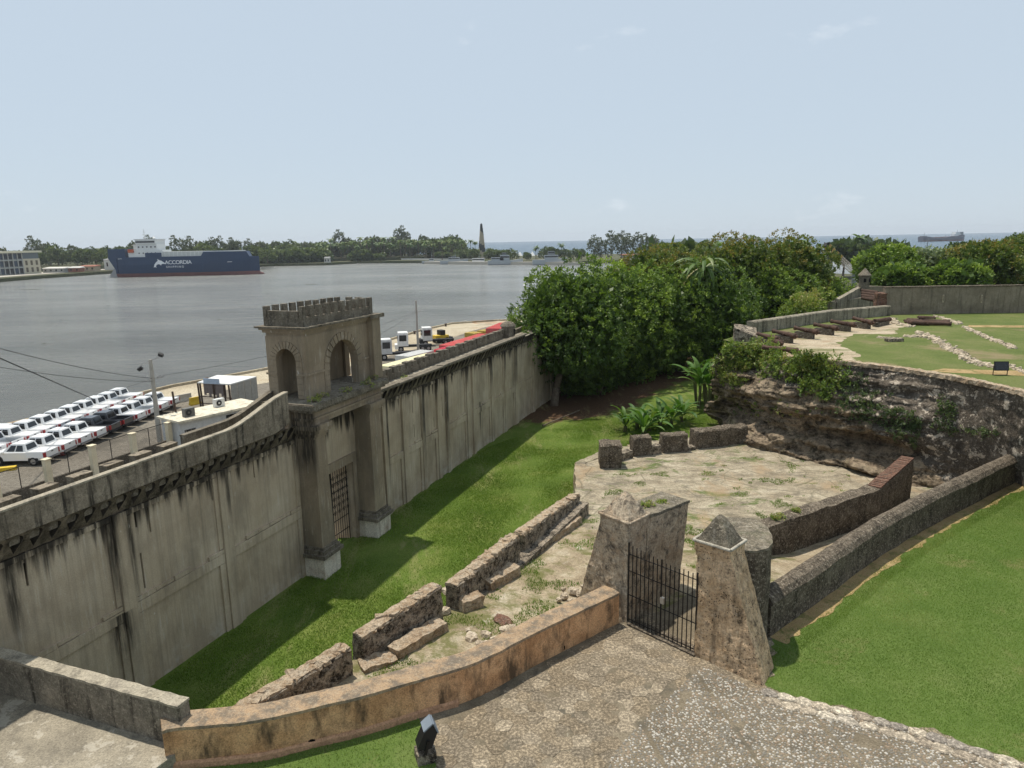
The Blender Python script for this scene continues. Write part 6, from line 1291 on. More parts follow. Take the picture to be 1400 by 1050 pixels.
for k in range(3):
    for f in (.08, .38): x = wing + (tl - wing) * (.2 + .3 * k); b = MB(); b.box(x - .9, x + .9, -.08, .3, hb_ * f, hb_ * (f + .2)); b.build('window', plain('window_brown', (.1, .08, .05), .4), tb)
# cars and small buildings on the terminal yard
random.seed(9)
def tiny_car(): 
    t = empty('parked_car'); b = MB(); b.prism([(-2.1, .3), (2.1, .3), (2.15, .8), (1.2, .95), (.7, 1.45), (-1.0, 1.45), (-1.6, .95), (-2.15, .85)], -.85, .85, 'xzy'); b.build('body', M['white'], t); b = MB(); b.box(-1.25, .85, -.87, .87, 1.0, 1.36); b.build('windows', M['glass'], t)
    for x in (-1.3, 1.3):
        for s in (-1, 1): b = MB(); b.lathe([(.33, -.1), (.33, .1)], 8, 'y'); b.build('wheel', M['tyre'], t, (x, s * .8, .33))
    return t
TC = tiny_car(); TCc = [M['white'], plain('car_silver', (.3, .31, .32), .3, .3), plain('car_dark', (.03, .035, .05), .3), plain('car_red', (.25, .03, .03), .3)]
first = True
for i in range(26):
    px = 60 + (i * 3.9) + random.uniform(-1.5, 1.5); q = P(px, random.uniform(367, 372) - (px - 60) * .035, DOCK + .5); o = TC if first else copy_tree(TC); first = False
    o.location = q; o.rotation_euler = (0, 0, random.choice((.1, 1.6, 1.7))); tag(o, 'small car parked on the yard beside the far terminal', 'car', 'cars parked on the terminal yard')
    if i % 4:
        for ch in o.children:
            if ch.name.startswith('body'): ch.data = ch.data.copy(); ch.data.materials[0] = TCc[i % 4]
def hut(px, py, Y, w_, d_, h, wallc, roofc, lab, zb=DOCK + .5):
    q = atY(px, py, Y); t = thing('small_building', lab, 'building', (q.x, Y, zb)); b = MB(); b.box(-w_ / 2, w_ / 2, 0, d_, 0, h); b.build('wall', wallc, t); b = MB(); b.hexa([(-w_ / 2 - .4, -.4, h), (w_ / 2 + .4, -.4, h), (w_ / 2 + .4, d_ + .4, h), (-w_ / 2 - .4, d_ + .4, h), (-w_ / 2, 0, h + .5), (w_ / 2, 0, h + .5), (w_ / 2, d_, h + 1.0), (-w_ / 2, d_, h + 1.0)]); b.build('roof', roofc, t)
    for k in range(max(2, int(w_ / 4))): x = -w_ / 2 + w_ * (k + .5) / max(2, int(w_ / 4)); b = MB(); b.box(x - .6, x + .6, -.05, .1, h * .35, h * .75); b.build('window', M['glass'], t)
tan = plain('hut_tan', (.42, .34, .24), .9); rr_ = plain('hut_red', (.3, .12, .08), .9); wh = plain('hut_white', (.6, .58, .54), .9); gr_ = plain('hut_grey', (.3, .3, .29), .9)
hut(118, 360, 560, 12, 8, 3.5, tan, rr_, 'tan hut with red roof on the terminal yard'); hut(100, 362, 545, 9, 6, 3, rr_, wh, 'low reddish hut with white roof on the terminal yard'); hut(72, 362, 540, 16, 8, 3, gr_, wh, 'long grey shed with white roof next to the terminal'); hut(150, 355, 580, 10, 8, 8, wh, gr_, 'white house beside the stern of the blue ship'); hut(366, 343, 720, 9, 8, 6, wh, tan, 'pale house among the trees beyond the ship bow', DOCK + 2.5); hut(392, 342, 725, 14, 8, 5, wh, gr_, 'white villa above the shrubs of the far bank', DOCK + 2.5); hut(412, 344, 730, 14, 6, 3.5, tan, gr_, 'long tan house on the far bank', DOCK + 2.5); hut(447, 356, 690, 5, 4, 5, wh, gr_, 'small white pump house at the far water edge', DOCK - .5); hut(872, 352, 575, 26, 6, 4, wh, rr_, 'long white club house under the casuarinas', DOCK + .5)
# promenade with white balustrade
a, b_ = P(498, 355.5, DOCK), P(660, 356, DOCK); o = path_wall('promenade_balustrade', [a, b_], [(0, -1.5), (0, .3), (.6, .3), (.6, -1.5)], M['tq'], 20, 3, 0, 1, 1); tag(o, 'pale promenade edge wall on the far bank', 'wall')
n = 60
bl = thing('balustrade', 'long white balustrade on the far promenade', 'balustrade')
for k in range(n): q = a.lerp(b_, k / n); b = MB(); b.box(-1.2, .8, .8, 1.0, .3, 1.7); b.build('panel', plain('balustrade_white', (.62, .6, .56), .8) if k == 0 else bpy.data.materials['balustrade_white'], bl, q)
# --- the big blue ship
def ship_hull(name, L, beam, deckf, mats, parent, zred, bow=.16, stern=.07, n=28):
    """hull rings from stern to bow; deckf(x) deck height"""
    b = MB(); sec = []
    for i in range(n + 1):
        f = i / n; x = L * f; w_ = beam / 2 * min(1, (1 - ((f - (1 - bow * 1.6)) / (bow * 1.6)) ** 2.0) if f > 1 - bow * 1.6 else 1) * (min(1, .86 + f / stern * .14) if f < stern else 1); w_ = max(w_, .25)
        h = deckf(x); rake = max(0, (f - .93)) * 0; ring = []
        for zz, wf in ((-2.0, .7), (zred, .9 if f < .8 else .9 - (f - .8) * 1.5), (zred + .02, .905 if f < .8 else .905 - (f - .8) * 1.5), (h * .6, 1.0 if f < .85 else 1 - (f - .85) * .9), (h, 1.0)): ring.append((x, w_ * max(.12, wf), zz))
        sec.append(ring)
    m_ = len(sec[0])
    for sgn in (-1, 1):
        vs = [(x, sgn * y, z) for r in sec for x, y, z in r]; fs = []; 
        for i in range(n):
            for j in range(m_ - 1): fs.append((i * m_ + j, (i + 1) * m_ + j, (i + 1) * m_ + j + 1, i * m_ + j + 1))
        k0 = len(b.f); b.add(vs, fs); b.m[k0:] = [1 if (q % (m_ - 1)) == 0 else 0 for q in range(len(fs))]
    for r in (sec[0], sec[-1]): b.add([(x, -y, z) for x, y, z in r] + [(x, y, z) for x, y, z in r[::-1]], [tuple(range(2 * m_))])
    vs = []; 
    for r in sec: x, y, z = r[-1]; vs += [(x, -y, z - .02), (x, y, z - .02)]
    b.add(vs, [(2 * i, 2 * i + 1, 2 * i + 3, 2 * i + 2) for i in range(n)])
    return b.build(name, mats, parent)
navy = plain('navy_hull_paint', (.010, .034, .088), .4, 0, .4, .12, .08); boot = stone('rust_red_boot', [(.13, .06, .055), (.19, .085, .075)], .2, local=True, bump=.1); shipw = plain('ship_white', (.66, .67, .66), .5); shipg = plain('ship_grey', (.5, .51, .49), .6)
sA, sB = P(166, 378.5, WATER), P(356, 374.5, WATER); sd = sB - sA; SLn = sd.length; sang = math.atan2(sd.y, sd.x)
sp_ = thing('cargo_ship', 'dark blue roll on cargo ship with white dolphin logo and lettering on its hull', 'ship', (sA.x, sA.y, WATER), sang); K = SLn / 104.0; BM = 17
def deckh(x): 
    x /= K; return (14.6 if x < 65.5 else (17.6 if x < 98 else 13.6)) * K
ship_hull('hull', SLn, BM, deckh, [navy, boot], sp_, 2.6 * K, n=52)
def sbox(nm, x0, x1, y0, y1, z0, z1, mat, par=None): b = MB(); b.box(x0 * K, x1 * K, y0, y1, z0 * K, z1 * K); return b.build(nm, mat, par or sp_)
sbox('stern_tower', -3.5, 9, -8.2, 8.2, 14.0, 20.8, navy); sbox('bulwark_block', 23.5, 35, -8.6, -6.0, 14.5, 17.6, navy)
b = MB(); b.hexa([(-4 * K, -8, 14 * K), (2 * K, -8, 3 * K), (2 * K, 8, 3 * K), (-4 * K, 8, 14 * K), (-3.9 * K, -8, 15 * K), (2.1 * K, -8, 15 * K), (2.1 * K, 8, 15 * K), (-3.9 * K, 8, 15 * K)]); b.build('stern_overhang', navy, sp_)
b = MB(); b.hexa([(-6 * K, -6, 0), (.5 * K, -6, 0), (.5 * K, 6, 0), (-6 * K, 6, 0), (-1 * K, -6, 7 * K), (.5 * K, -6, 7 * K), (.5 * K, 6, 7 * K), (-1 * K, 6, 7 * K)]); b.build('stern_ramp', M['galv'], sp_)
ho = sbox('superstructure', 11, 36, -7.6, 7.6, 14.5, 19.6, shipw); sbox('bridge_deck', 17, 32, -7.2, 7.2, 19.6, 24.4, shipw); wb = sbox('wheelhouse', 17, 31.5, -8.2, 8.2, 24.4, 27.2, shipw); sbox('wheelhouse_windows', 17.4, 31.2, -8.28, -8.2, 25.0, 26.3, M['glass'], wb); sbox('wheelhouse_roof', 16.4, 32.2, -8.6, 8.6, 27.2, 27.8, shipw)
for k in range(5):
    for z in (17, 21.5): sbox('porthole', 18.5 + k * 3, 19.3 + k * 3, -7.66, -7.2, z, z + .9, M['glass'], ho)
sbox('funnel', 13, 17, -3, 3, 19.6, 24, shipg); sbox('deck_house', 36, 65.5, -7.8, 7.8, 14.4, 18.2, shipg); sbox('lifeboat', 11.3, 15.2, -8.8, -7.2, 18.0, 20.4, plain('lifeboat_orange', (.45, .09, .03), .5)); 
for k in range(9): sbox('deck_rib', 37.5 + k * 3.1, 37.8 + k * 3.1, -7.88, -7.7, 14.7, 18.1, shipw)
b = MB(); b.tube((20.5 * K, 0, 27.5 * K), (20.5 * K, 0, 35 * K), .3, .15, 6); b.tube((18.8 * K, 0, 31 * K), (22.2 * K, 0, 31 * K), .15, n=5); b.tube((19.4 * K, 0, 33 * K), (21.6 * K, 0, 33 * K), .12, n=5); b.build('main_mast', shipg, sp_); b = MB(); b.tube((92 * K, 0, 17.5 * K), (92 * K, 0, 24.5 * K), .25, .12, 6); b.build('fore_mast', shipw, sp_)
b = MB(); b.lathe([(.9, 27.8 * K), (1.1, 28.6 * K), (.3, 29.6 * K)], 8, o=(27.5 * K, 0, 0)); b.build('radar_dome', shipw, sp_); sbox('bow_rail', 66, 97, -7.6, -7.4, 17.6, 18.3, shipw)
b = MB(); b.lathe([(.2, 98 * K), (1.3, 100 * K), (1.4, 104 * K), (.4, 107 * K)], 10, 'x', (0, 0, .4)); b.build('bulb', boot, sp_)
# lettering and dolphin on the side
lw_ = plain('hull_lettering_white', (.75, .76, .78), .6)
def text(s, x, z, size, par, sp=1.0, mat=lw_, y=-BM / 2 - .06):
    cu = bpy.data.curves.new('lettering', 'FONT'); cu.body = s; cu.size = size; cu.extrude = .03; cu.space_character = sp; cu.materials.append(mat); cu.offset = .008 * size
    tmp = bpy.data.objects.new('tmp', cu); COL.objects.link(tmp); bpy.context.view_layer.update(); me = bpy.data.meshes.new_from_object(tmp.evaluated_get(bpy.context.evaluated_depsgraph_get())); bpy.data.objects.remove(tmp); o = link('lettering', me, par); o.location = (x, y, z); o.rotation_euler = (math.pi / 2, 0, 0); return o
text('ACCORDIA', 37.2 * K, 9.0 * K, 4.0 * K, sp_, .92); text('SHIPPING', 37.9 * K, 6.3 * K, 2.1 * K, sp_, 1.55)
dol = [(0, 0), (.5, 1.6), (1.6, 3.0), (3.2, 4.3), (2.9, 5.6), (4.5, 4.6), (6.0, 4.2), (7.2, 3.2), (8.6, 2.2), (7.9, 1.9), (6.6, 2.0), (5.6, 1.6), (5.2, .6), (4.6, 1.5), (3.2, 1.8), (2.0, 1.1), (1.5, .3), (1.6, -.9), (.8, -.3), (-.5, -.6)]
b = MB(); b.prism([((29 + x) * K, (7.4 + z) * K) for x, z in dol], -BM / 2 - .08, -BM / 2 - .01, 'xzy'); b.build('dolphin_emblem', lw_, sp_)
text('ACCORDIA', 3.2 * K, 13.3 * K, 1.0 * K, sp_, 1.0, lw_, -8.26); b = MB(); b.box(83 * K, 86.5 * K, -BM / 2 - .05, -BM / 2, 9.7 * K, 10.0 * K); b.build('draught_mark', lw_, sp_)
# --- grey naval vessels
ng = plain('naval_grey', (.34, .37, .39), .6); ngd = plain('naval_grey_dark', (.2, .22, .235), .6)
def naval(px0, px1, py, hdk, parts, lab, flip=False):
    a, b_ = P(px0, py, WATER), P(px1, py - (px1 - px0) * .0188, WATER); d = b_ - a; L = d.length; u = a.y / F; t = thing('naval_vessel', lab, 'ship', (a.x, a.y, WATER), math.atan2(d.y, d.x))
    ship_hull('hull', L, L * .16, lambda x: hdk * u * (1 + (.35 * max(0, (x / L - .7) / .3))), [ng, ngd], t, .5, bow=.22, n=18)
    for f0, f1, h0, h1, mt in parts: b = MB(); b.box(L * f0, L * f1, -L * .055, L * .055, h0 * u, h1 * u); o = b.build('deckhouse', mt, t); b = MB(); b.box(L * (f0 + .01), L * (f1 - .01), -L * .058, -L * .054, (h0 + (h1 - h0) * .5) * u, (h0 + (h1 - h0) * .8) * u); b.build('windows', M['glass'], o)
    xm = L * .55; b = MB(); b.tube((xm, 0, hdk * u), (xm, 0, (hdk + 12) * u), .18, .08, 5); b.tube((xm - 1.2, 0, (hdk + 7) * u), (xm + 1.2, 0, (hdk + 7) * u), .07, n=4); b.build('mast', ng, t); return t
naval(577, 602, 361, 4, [(.4, .65, 4, 7, ng)], 'small grey patrol boat moored farthest up the promenade'); naval(602, 640, 361.5, 5, [(.3, .7, 5, 9, ng), (.42, .56, 9, 11, ngd)], 'low grey patrol vessel beside the white boat'); naval(667, 715, 362.5, 6, [(.1, .45, 6, 10, ng), (.35, .62, 6, 13, ng), (.42, .52, 13, 16, ngd)], 'large grey naval vessel moored in front of the white tents'); naval(728, 775, 362.5, 7, [(.35, .75, 7, 13, ng), (.45, .65, 13, 18, ngd)], 'grey naval vessel partly hidden by the mango tree')
naval(640, 668, 361.5, 3, [(.2, .8, 3, 8, shipw)], 'small white tug between the grey naval vessels')
# white tents behind the ships
tw_ = plain('tent_white', (.72, .72, .7), .8)
for i, px in enumerate((633, 640, 648, 655, 668, 705, 711, 728, 738, 745)):
    q = P(px, 353.5, DOCK + .2); t = thing('white_tent', 'white pointed canopy tent on the naval quay', 'tent', q, 0, 'white tents on the naval quay'); b = MB(); b.frustum([(-2.6, -2.6), (2.6, -2.6), (2.6, 2.6), (-2.6, 2.6)], 2.6, [(-.2, -.2), (.2, -.2), (.2, .2), (-.2, .2)], 6.5); b.build('canopy', tw_, t)
    for sx in (-1, 1):
        for sy in (-1, 1): b = MB(); b.tube((sx * 2.5, sy * 2.5, 0), (sx * 2.5, sy * 2.5, 2.6), .1, n=5); b.build('pole', tw_, t)
o = path_wall('naval_quay', [P(580, 358, DOCK), P(640, 358.5, DOCK), P(790, 359, DOCK)], [(0, -2), (0, .3), (8, .3), (8, -2)], M['tq'], 30, 6, 0, 1, 1); tag(o, kind='structure')
# casuarinas
for i, (px, top, Y) in enumerate(((812, 318, 560), (822, 322, 565), (836, 312, 560), (850, 312, 570), (858, 316, 560), (872, 314, 565), (884, 316, 560), (894, 318, 565))):
    q = atY(px, top, Y); h = q.z - DOCK; s = h / 21.5; put(FK[3], (q.x, Y, DOCK), i * 1.3, s * 1.02, 'tall dusky casuarina in the stand at the river mouth', 'tree', 'casuarinas at the river mouth')
# --- tanker out at sea
tA, tB = P(1258, 330.5, WATER), P(1318, 329.0, WATER); d = tB - tA; TL = d.length; tk = thing('tanker_ship', 'rust brown tanker with white aft bridge lying out at sea', 'ship', (tA.x, tA.y, WATER), math.atan2(d.y, d.x)); uu = tA.y / F
ship_hull('hull', TL, 15, lambda x: (6.5 - 2.0 * math.sin(math.pi * min(1, max(0, (x / TL - .12) / .5))) + (1.5 if x / TL > .82 else 0)) * uu, [plain('tanker_slate', (.1, .1, .13), .6), plain('tanker_rust', (.17, .07, .06), .7)], tk, 1.6 * uu, bow=.1, n=30)
for f0, f1, h0, h1, mt in ((.72, .9, 5, 9.5, shipw), (.75, .84, 9.5, 12, shipw), (.86, .92, 6, 12, ngd), (.3, .6, 4.5, 5.6, plain('tanker_deck_red', (.2, .08, .07), .8)), (.02, .1, 6.5, 7.6, ngd)): b = MB(); b.box(TL * f0, TL * f1, -5, 5, h0 * uu, h1 * uu); b.build('deckhouse', mt, tk)
for f, h in ((.08, 12), (.82, 15), (.55, 8)): b = MB(); b.tube((TL * f, 0, 5 * uu), (TL * f, 0, h * uu), .5, .3, 5); b.build('mast', ngd, tk)
# --- tug and crane boom glimpsed behind the trees
q = atY(1236, 348, 230); t = thing('harbour_tug', 'white and orange harbour tug whose wheelhouse shows above the trees', 'boat', (q.x, 230, WATER), .4); orange_ = plain('tug_orange', (.55, .25, .1), .6)
ship_hull('hull', 22, 7, lambda x: 4.0 + (1.6 if x > 17 else 0), [ngd, boot], t, .8, bow=.25, n=14); u = 230 / F
for x0_, x1_, z0, z1, mt in ((4, 16, 4, 7, orange_), (5, 14, 7, 10.0, shipw), (7, 12, 10, 12.6, shipw)): b = MB(); b.box(x0_, x1_, -2.8, 2.8, z0, z1); o = b.build('deckhouse', mt, t)
b = MB(); b.box(6.9, 12.1, -2.9, -2.79, 11.0, 12.0); b.build('windows', M['glass'], t); b = MB(); b.tube((10, 0, 12), (10.4, 0, 18.5), .2, .1, 6); b.tube((9, 0, 16), (11.4, 0, 16), .08, n=4); b.build('mast', ngd, t)
c0, c1 = atY(1168, 372, 150), atY(1128, 334, 146); t = thing('crane_boom', 'yellow and black striped lattice crane boom above the treetops', 'crane'); dv = (c1 - c0); ln = dv.length; dv.normalize(); upv = Vector((0, 0, 1)); sd_ = dv.cross(upv).normalized(); up2 = sd_.cross(dv)
cy_, cb_ = plain('crane_white', (.5, .47, .4), .6), plain('crane_black', (.02, .02, .02), .6); cyl = plain('crane_yellow', (.5, .36, .12), .6)
nsg = 16
for i in range(nsg):
    a, b_ = c0 + dv * ln * i / nsg, c0 + dv * ln * (i + 1) / nsg; b = MB(); b.cur = 0
    for sx, sz in ((-1, -1), (1, -1), (1, 1), (-1, 1)): b.tube(a + sd_ * .45 * sx + up2 * .45 * sz, b_ + sd_ * .45 * sx + up2 * .45 * sz, .09, n=5)
    b.tube(a + sd_ * -.45 + up2 * -.45, b_ + sd_ * -.45 + up2 * .45, .06, n=4); b.tube(a + sd_ * .45 + up2 * .45, b_ + sd_ * -.45 + up2 * .45, .06, n=4); b.tube(a + sd_ * -.45 + up2 * -.45, b_ + sd_ * .45 + up2 * -.45, .06, n=4)
    if i >= 8: b.hexa([tuple(p) for p in (a - sd_ * .4 - up2 * .4, a + sd_ * .4 - up2 * .4, a + sd_ * .4 + up2 * .4, a - sd_ * .4 + up2 * .4, b_ - sd_ * .4 - up2 * .4, b_ + sd_ * .4 - up2 * .4, b_ + sd_ * .4 + up2 * .4, b_ - sd_ * .4 + up2 * .4)])
    b.build('boom_section', cy_ if i < 8 else (cb_ if i % 2 else cyl), t)
b = MB(); b.box(-1.6, 1.6, -1.6, 1.6, 0, 3); b.tube((0, 0, 3), Vector((c0.x, c0.y, c0.z)) - Vector((c0.x + .5, c0.y, WATER)), .5, n=8); b.build('crane_base', ngd, t, (c0.x + .5, c0.y, WATER))

# clumps of floating weed on the river
for i, (px, py, w_) in enumerate(((241, 385, 7), (300, 437, 1.4), (148, 418, 1.8), (170, 411, 2.0), (83, 437, 1.0), (365, 402, 2.5), (424, 389, 9), (486, 381, 4), (557, 392, 3), (621, 378, 2.5), (140, 395, 5), (40, 396, 16), (470, 417, 1.5), (60, 470, 1.2), (330, 420, 1.6))):
    q = P(px, py, WATER); b = MB(); n = 14; random.seed(700 + i); b.add([(0, 0, .12)] + [(w_ * .5 * random.uniform(.6, 1.1) * math.cos(2 * math.pi * k / n), w_ * .22 * random.uniform(.5, 1.2) * math.sin(2 * math.pi * k / n), .03) for k in range(n)], [(0, 1 + k, 1 + (k + 1) % n) for k in range(n)])
    o = b.build('floating_weed', bpy.data.materials.get('weed_mat') or plain('weed_mat', (.035, .04, .02), .9), None, q); tag(o, 'small dark clump of weed drifting on the grey river', 'floating weed', 'weed clumps drifting on the river')

# ---------------------------------------------------------------- trees and plants near the fort
G = 'mango trees along the foot of the wall'
def ctr(px, py, Y): return tuple(atY(px, py, Y))
big_tree('mango_tree', (2.9, 48.6, -2), ctr(780, 446, 50), 4.7, 4.4, 4.7, 1, M['leaf_mango'], 'dusky green mango tree crowding against the end of the river wall', G, 142, .95, 15600, .17, .26, 12, hue=-.1, low=-.85)
big_tree('mango_tree', (6.4, 52.0, -2), ctr(838, 440, 54), 4.4, 4.2, 4.9, 2, M['leaf_mango'], 'bright green mango tree with broad dome beside the dusky one', G, 142, .95, 14400, .17, .26, 12, hue=.22, low=-.6)
big_tree('mango_tree', (9.2, 55.0, -1.8), ctr(895, 446, 57), 4.2, 4.0, 5.4, 3, M['leaf_mango'], 'deep green mango tree overhanging the leaf litter', G, 136, .95, 13800, .17, .26, 12, hue=.0, low=-.75)
big_tree('mango_tree', (12.5, 60.0, -1.6), ctr(893, 392, 61), 4.2, 4.0, 3.4, 4, M['leaf_rust'], 'mango tree flushed with rusty new leaves', G, 122, .95, 12600, .17, .26, 12, hue=.22)
big_tree('mango_tree', (17.0, 62.0, -1.6), ctr(968, 435, 58), 4.2, 4.0, 5.0, 5, M['leaf_mango'], 'shaded dark mango tree behind the tall banana stand', G, 136, .95, 13800, .17, .26, 12, hue=-.08, low=-.75)
big_tree('mango_tree', (23.0, 68.0, -1.6), ctr(1010, 382, 67), 4.9, 4.5, 4.3, 6, M['leaf_rust'], 'olive mango tree with a yellowing top behind the gun parapet', G, 142, .95, 14400, .17, .26, 12, hue=.10)
big_tree('mango_tree', (29.0, 70.0, -1.6), ctr(1078, 386, 69), 4.9, 4.8, 5.0, 7, M['leaf_rust'], 'largest mango tree with brownish crown behind the gun parapet', G, 163, .95, 16800, .17, .26, 12, hue=.08, low=-.6)
big_tree('mango_tree', (31.0, 64.0, -1.6), ctr(1055, 424, 64), 4.2, 4.0, 3.9, 8, M['leaf_mango'], 'low dense green mango tree right behind the gun parapet', G, 136, .95, 13200, .17, .26, 12, hue=.05, low=-.75)
big_tree('mango_tree', (36.0, 70.0, -1.6), ctr(1132, 416, 66), 2.2, 2.2, 2.0, 9, M['leaf_mango'], 'small green tree beside the outer bastion', G, 102, .95, 7800, .17, .26, 12, hue=.05, low=-.7)
big_tree('mango_tree', (8.0, 61.0, -2), ctr(812, 470, 62), 4.6, 4.2, 4.4, 21, M['leaf_mango'], 'mango tree added in a second row for shade nearest the river wall', G, 60, 1.2, 5200, .3, .22, 11, hue=-.05, low=-.9)  # added behind the front trees to shade the ground between trunks
big_tree('mango_tree', (14.0, 68.0, -2), ctr(890, 455, 69), 5.0, 4.6, 5.2, 22, M['leaf_mango'], 'mango tree added in a second row for shade behind the leaf litter', G, 60, 1.3, 5200, .32, .22, 11, hue=-.05, low=-.9)  # also an added tree, keeps the ground behind the trunks dark
for px, py, Y, rx, rz, sd, lab in ((795, 512, 52.5, 2.6, 2.0, 23, 'low leafy thicket under the mango tree by the river wall'), (842, 508, 55, 2.6, 2.2, 24, 'low leafy thicket under the bright mango dome'), (888, 500, 59, 2.8, 2.4, 25, 'low leafy thicket behind the leaf litter')):
    c = ctr(px, py, Y); big_tree('thicket', (c[0], c[1], -2), c, rx, 2.0, rz, sd, M['leaf_mango'], lab, 'thickets under the mango trees', 50, .7, 6000, .17, .26, 12, hue=-.12, low=-.9, cat='thicket')
G2 = 'trees behind the dark back wall'
for i, (px, py, Y, rx, rz, mt, hue, lab) in enumerate(((1213, 366, 84, 3.6, 2.6, 'leaf_mango', .05, 'green tree behind the sentry box'), (1250, 368, 88, 3.4, 2.4, 'leaf_bush', .0, 'olive green tree left of the silvery one behind the back wall'), (1292, 368, 84, 3.8, 2.5, 'leaf_grey', .1, 'silvery grey leaved tree behind the back wall'), (1345, 366, 80, 4.0, 2.7, 'leaf_rust', .12, 'yellow brown mango tree behind the back wall'), (1402, 364, 86, 4.0, 3.2, 'leaf_rust', .05, 'ochre green tree behind the brick ruin'), (1310, 382, 76, 3.2, 1.6, 'leaf_mango', -.05, 'low dark green tree against the back wall'), (1235, 384, 78, 3.0, 1.6, 'leaf_mango', 0, 'low bushy tree beside the outer bastion wall'), (1378, 352, 110, 3.2, 2.2, 'leaf_mango', -.1, 'dark tree top rising behind the ochre tree'), (1392, 337, 150, 4.0, 2.2, 'leaf_dark', .0, 'far dark tree at the shore side of the back wall'), (1315, 347, 130, 3.0, 1.6, 'leaf_dark', .0, 'dim round tree top before the tanker'))):
    c = ctr(px, py, Y); big_tree('broad_tree', (c[0], c[1], -6), c, rx, rx * .9, rz, 40 + i, M[mt], lab, G2, 60, min(rx, rz) * .3, 5200, .32, .24, 9, hue=hue, low=-.6)
# trees beyond the mango belt
for i, (px, py, Y, rx, rz, lab) in enumerate(((925, 362, 140, 5.0, 2.6, 'dark umbrella shaped tree beyond the mango belt'), (950, 356, 150, 4.6, 2.4, 'spreading dark tree near the feathery palm'), (905, 364, 150, 4.2, 2.4, 'low dark tree beside the casuarina stand'), (1155, 344, 300, 8, 2.2, 'flat topped umbrella tree on the river mouth spit'), (1175, 343, 310, 8, 2.8, 'umbrella tree with pointed top on the river mouth spit'), (1200, 346, 300, 7, 2.2, 'low umbrella tree on the river mouth spit'), (1222, 347, 290, 5.5, 2.0, 'rounded tree near the harbour tug'))):
    c = ctr(px, py, Y); big_tree('umbrella_tree', (c[0], c[1], DOCK), c, rx, rx * .8, rz, 60 + i, M['leaf_far'], lab, 'spreading trees beyond the fort', 22, min(rx, rz) * .5, 1500, .55 + Y * .0022, .28, 8, hue=.1, low=-.3)
m = MB(); m.prism([(95, 255), (150, 262), (175, 300), (150, 345), (90, 330)], WATER - 1, DOCK); o = m.build('river_mouth_spit', M['farland']); tag(o, kind='structure')
for px, py, Y, s, k, lab in ((979, 333, 175, .95, 0, 'lone palm standing clear above the mango tops'), (1176, 322, 305, 1.45, 0, 'palm rising from the umbrella trees on the spit'), (1087, 328, 150, .9, 1, 'palm tip showing over the brown mango crown'), (1073, 330, 150, .85, 1, 'second palm tip over the brown mango crown')):
    q = atY(px, py, Y); h = q.z - DOCK; pr = PK[k]; H0 = 11 if k == 0 else 14; put(pr, (q.x, Y, DOCK), px, h / H0 * .93, lab, 'palm tree', 'palms behind the fort')
for px, py, Y, lab in ((998, 326, 170, 'thin grey casuarina beside the lone palm'), (1107, 329, 160, 'feathery tree tip above the brown mango crown')):
    q = atY(px, py, Y); h = q.z - DOCK; put(FK[3], (q.x, Y, DOCK), px, h / 21.5, lab, 'tree', 'thin trees behind the fort')
# feathery palm among the mangos
fp_ = palm_kind(77, 9.0, 30, 3.6, M['leaf_palm'], 1.25, .05); c = ctr(962, 362, 57.5); fp_.location = (c[0], c[1], c[2] - 9.2); tag(fp_, 'drooping feathery palm wedged between the mango crowns', 'palm tree')
# bushes on and around the rock face
def bush(c, rx, ry, rz, seed, mat, lab, n_cl=700, size=.14, n_per=9, grp='shrubs growing on the rock face', hue=.1):
    t = thing('shrub', lab, 'shrub', c, 0, grp); (v, ti), LC, LR = lobes_crown(rx, ry, rz, 16, min(rx, ry, rz) * .5, n_cl, size, .26, n_per, seed, hue=hue, low=-.7, spread=.9, droop=.15); link('foliage', quads_mesh('foliage', v, ti, mat), t)
    b = MB(); random.seed(seed)
    for k in range(7): b.tube((random.uniform(-.2, .2) * rx, random.uniform(-.2, .2) * ry, -rz * .7), (random.uniform(-.7, .7) * rx, random.uniform(-.7, .7) * ry, rz * random.uniform(.1, .7)), .025, .01, 5)
    b.build('stems', M['bark'], t); return t
bb = M['leaf_bush']
def project(v):
    q = v - np.array([0, 0, CZ]); w_ = q @ _f; a = q @ _r / w_; b = q @ _u / w_; return CX + (a * _c - b * _s) * F, CY - (a * _s + b * _c) * F
VX, VY = project(V); Gd = V.reshape(NU, NV, 3); dU = np.gradient(Gd, axis=0); dV = np.gradient(Gd, axis=1); NN_ = np.cross(dU, dV).reshape(-1, 3); NN_ /= np.linalg.norm(NN_, axis=1, keepdims=True) + 1e-9; NN_ *= np.where((NN_ @ np.array([-.4, -.9, .1])) < 0, -1, 1)[:, None]
wn = np.array([mnoise.noise(Vector(v) * 1.6) for v in V])
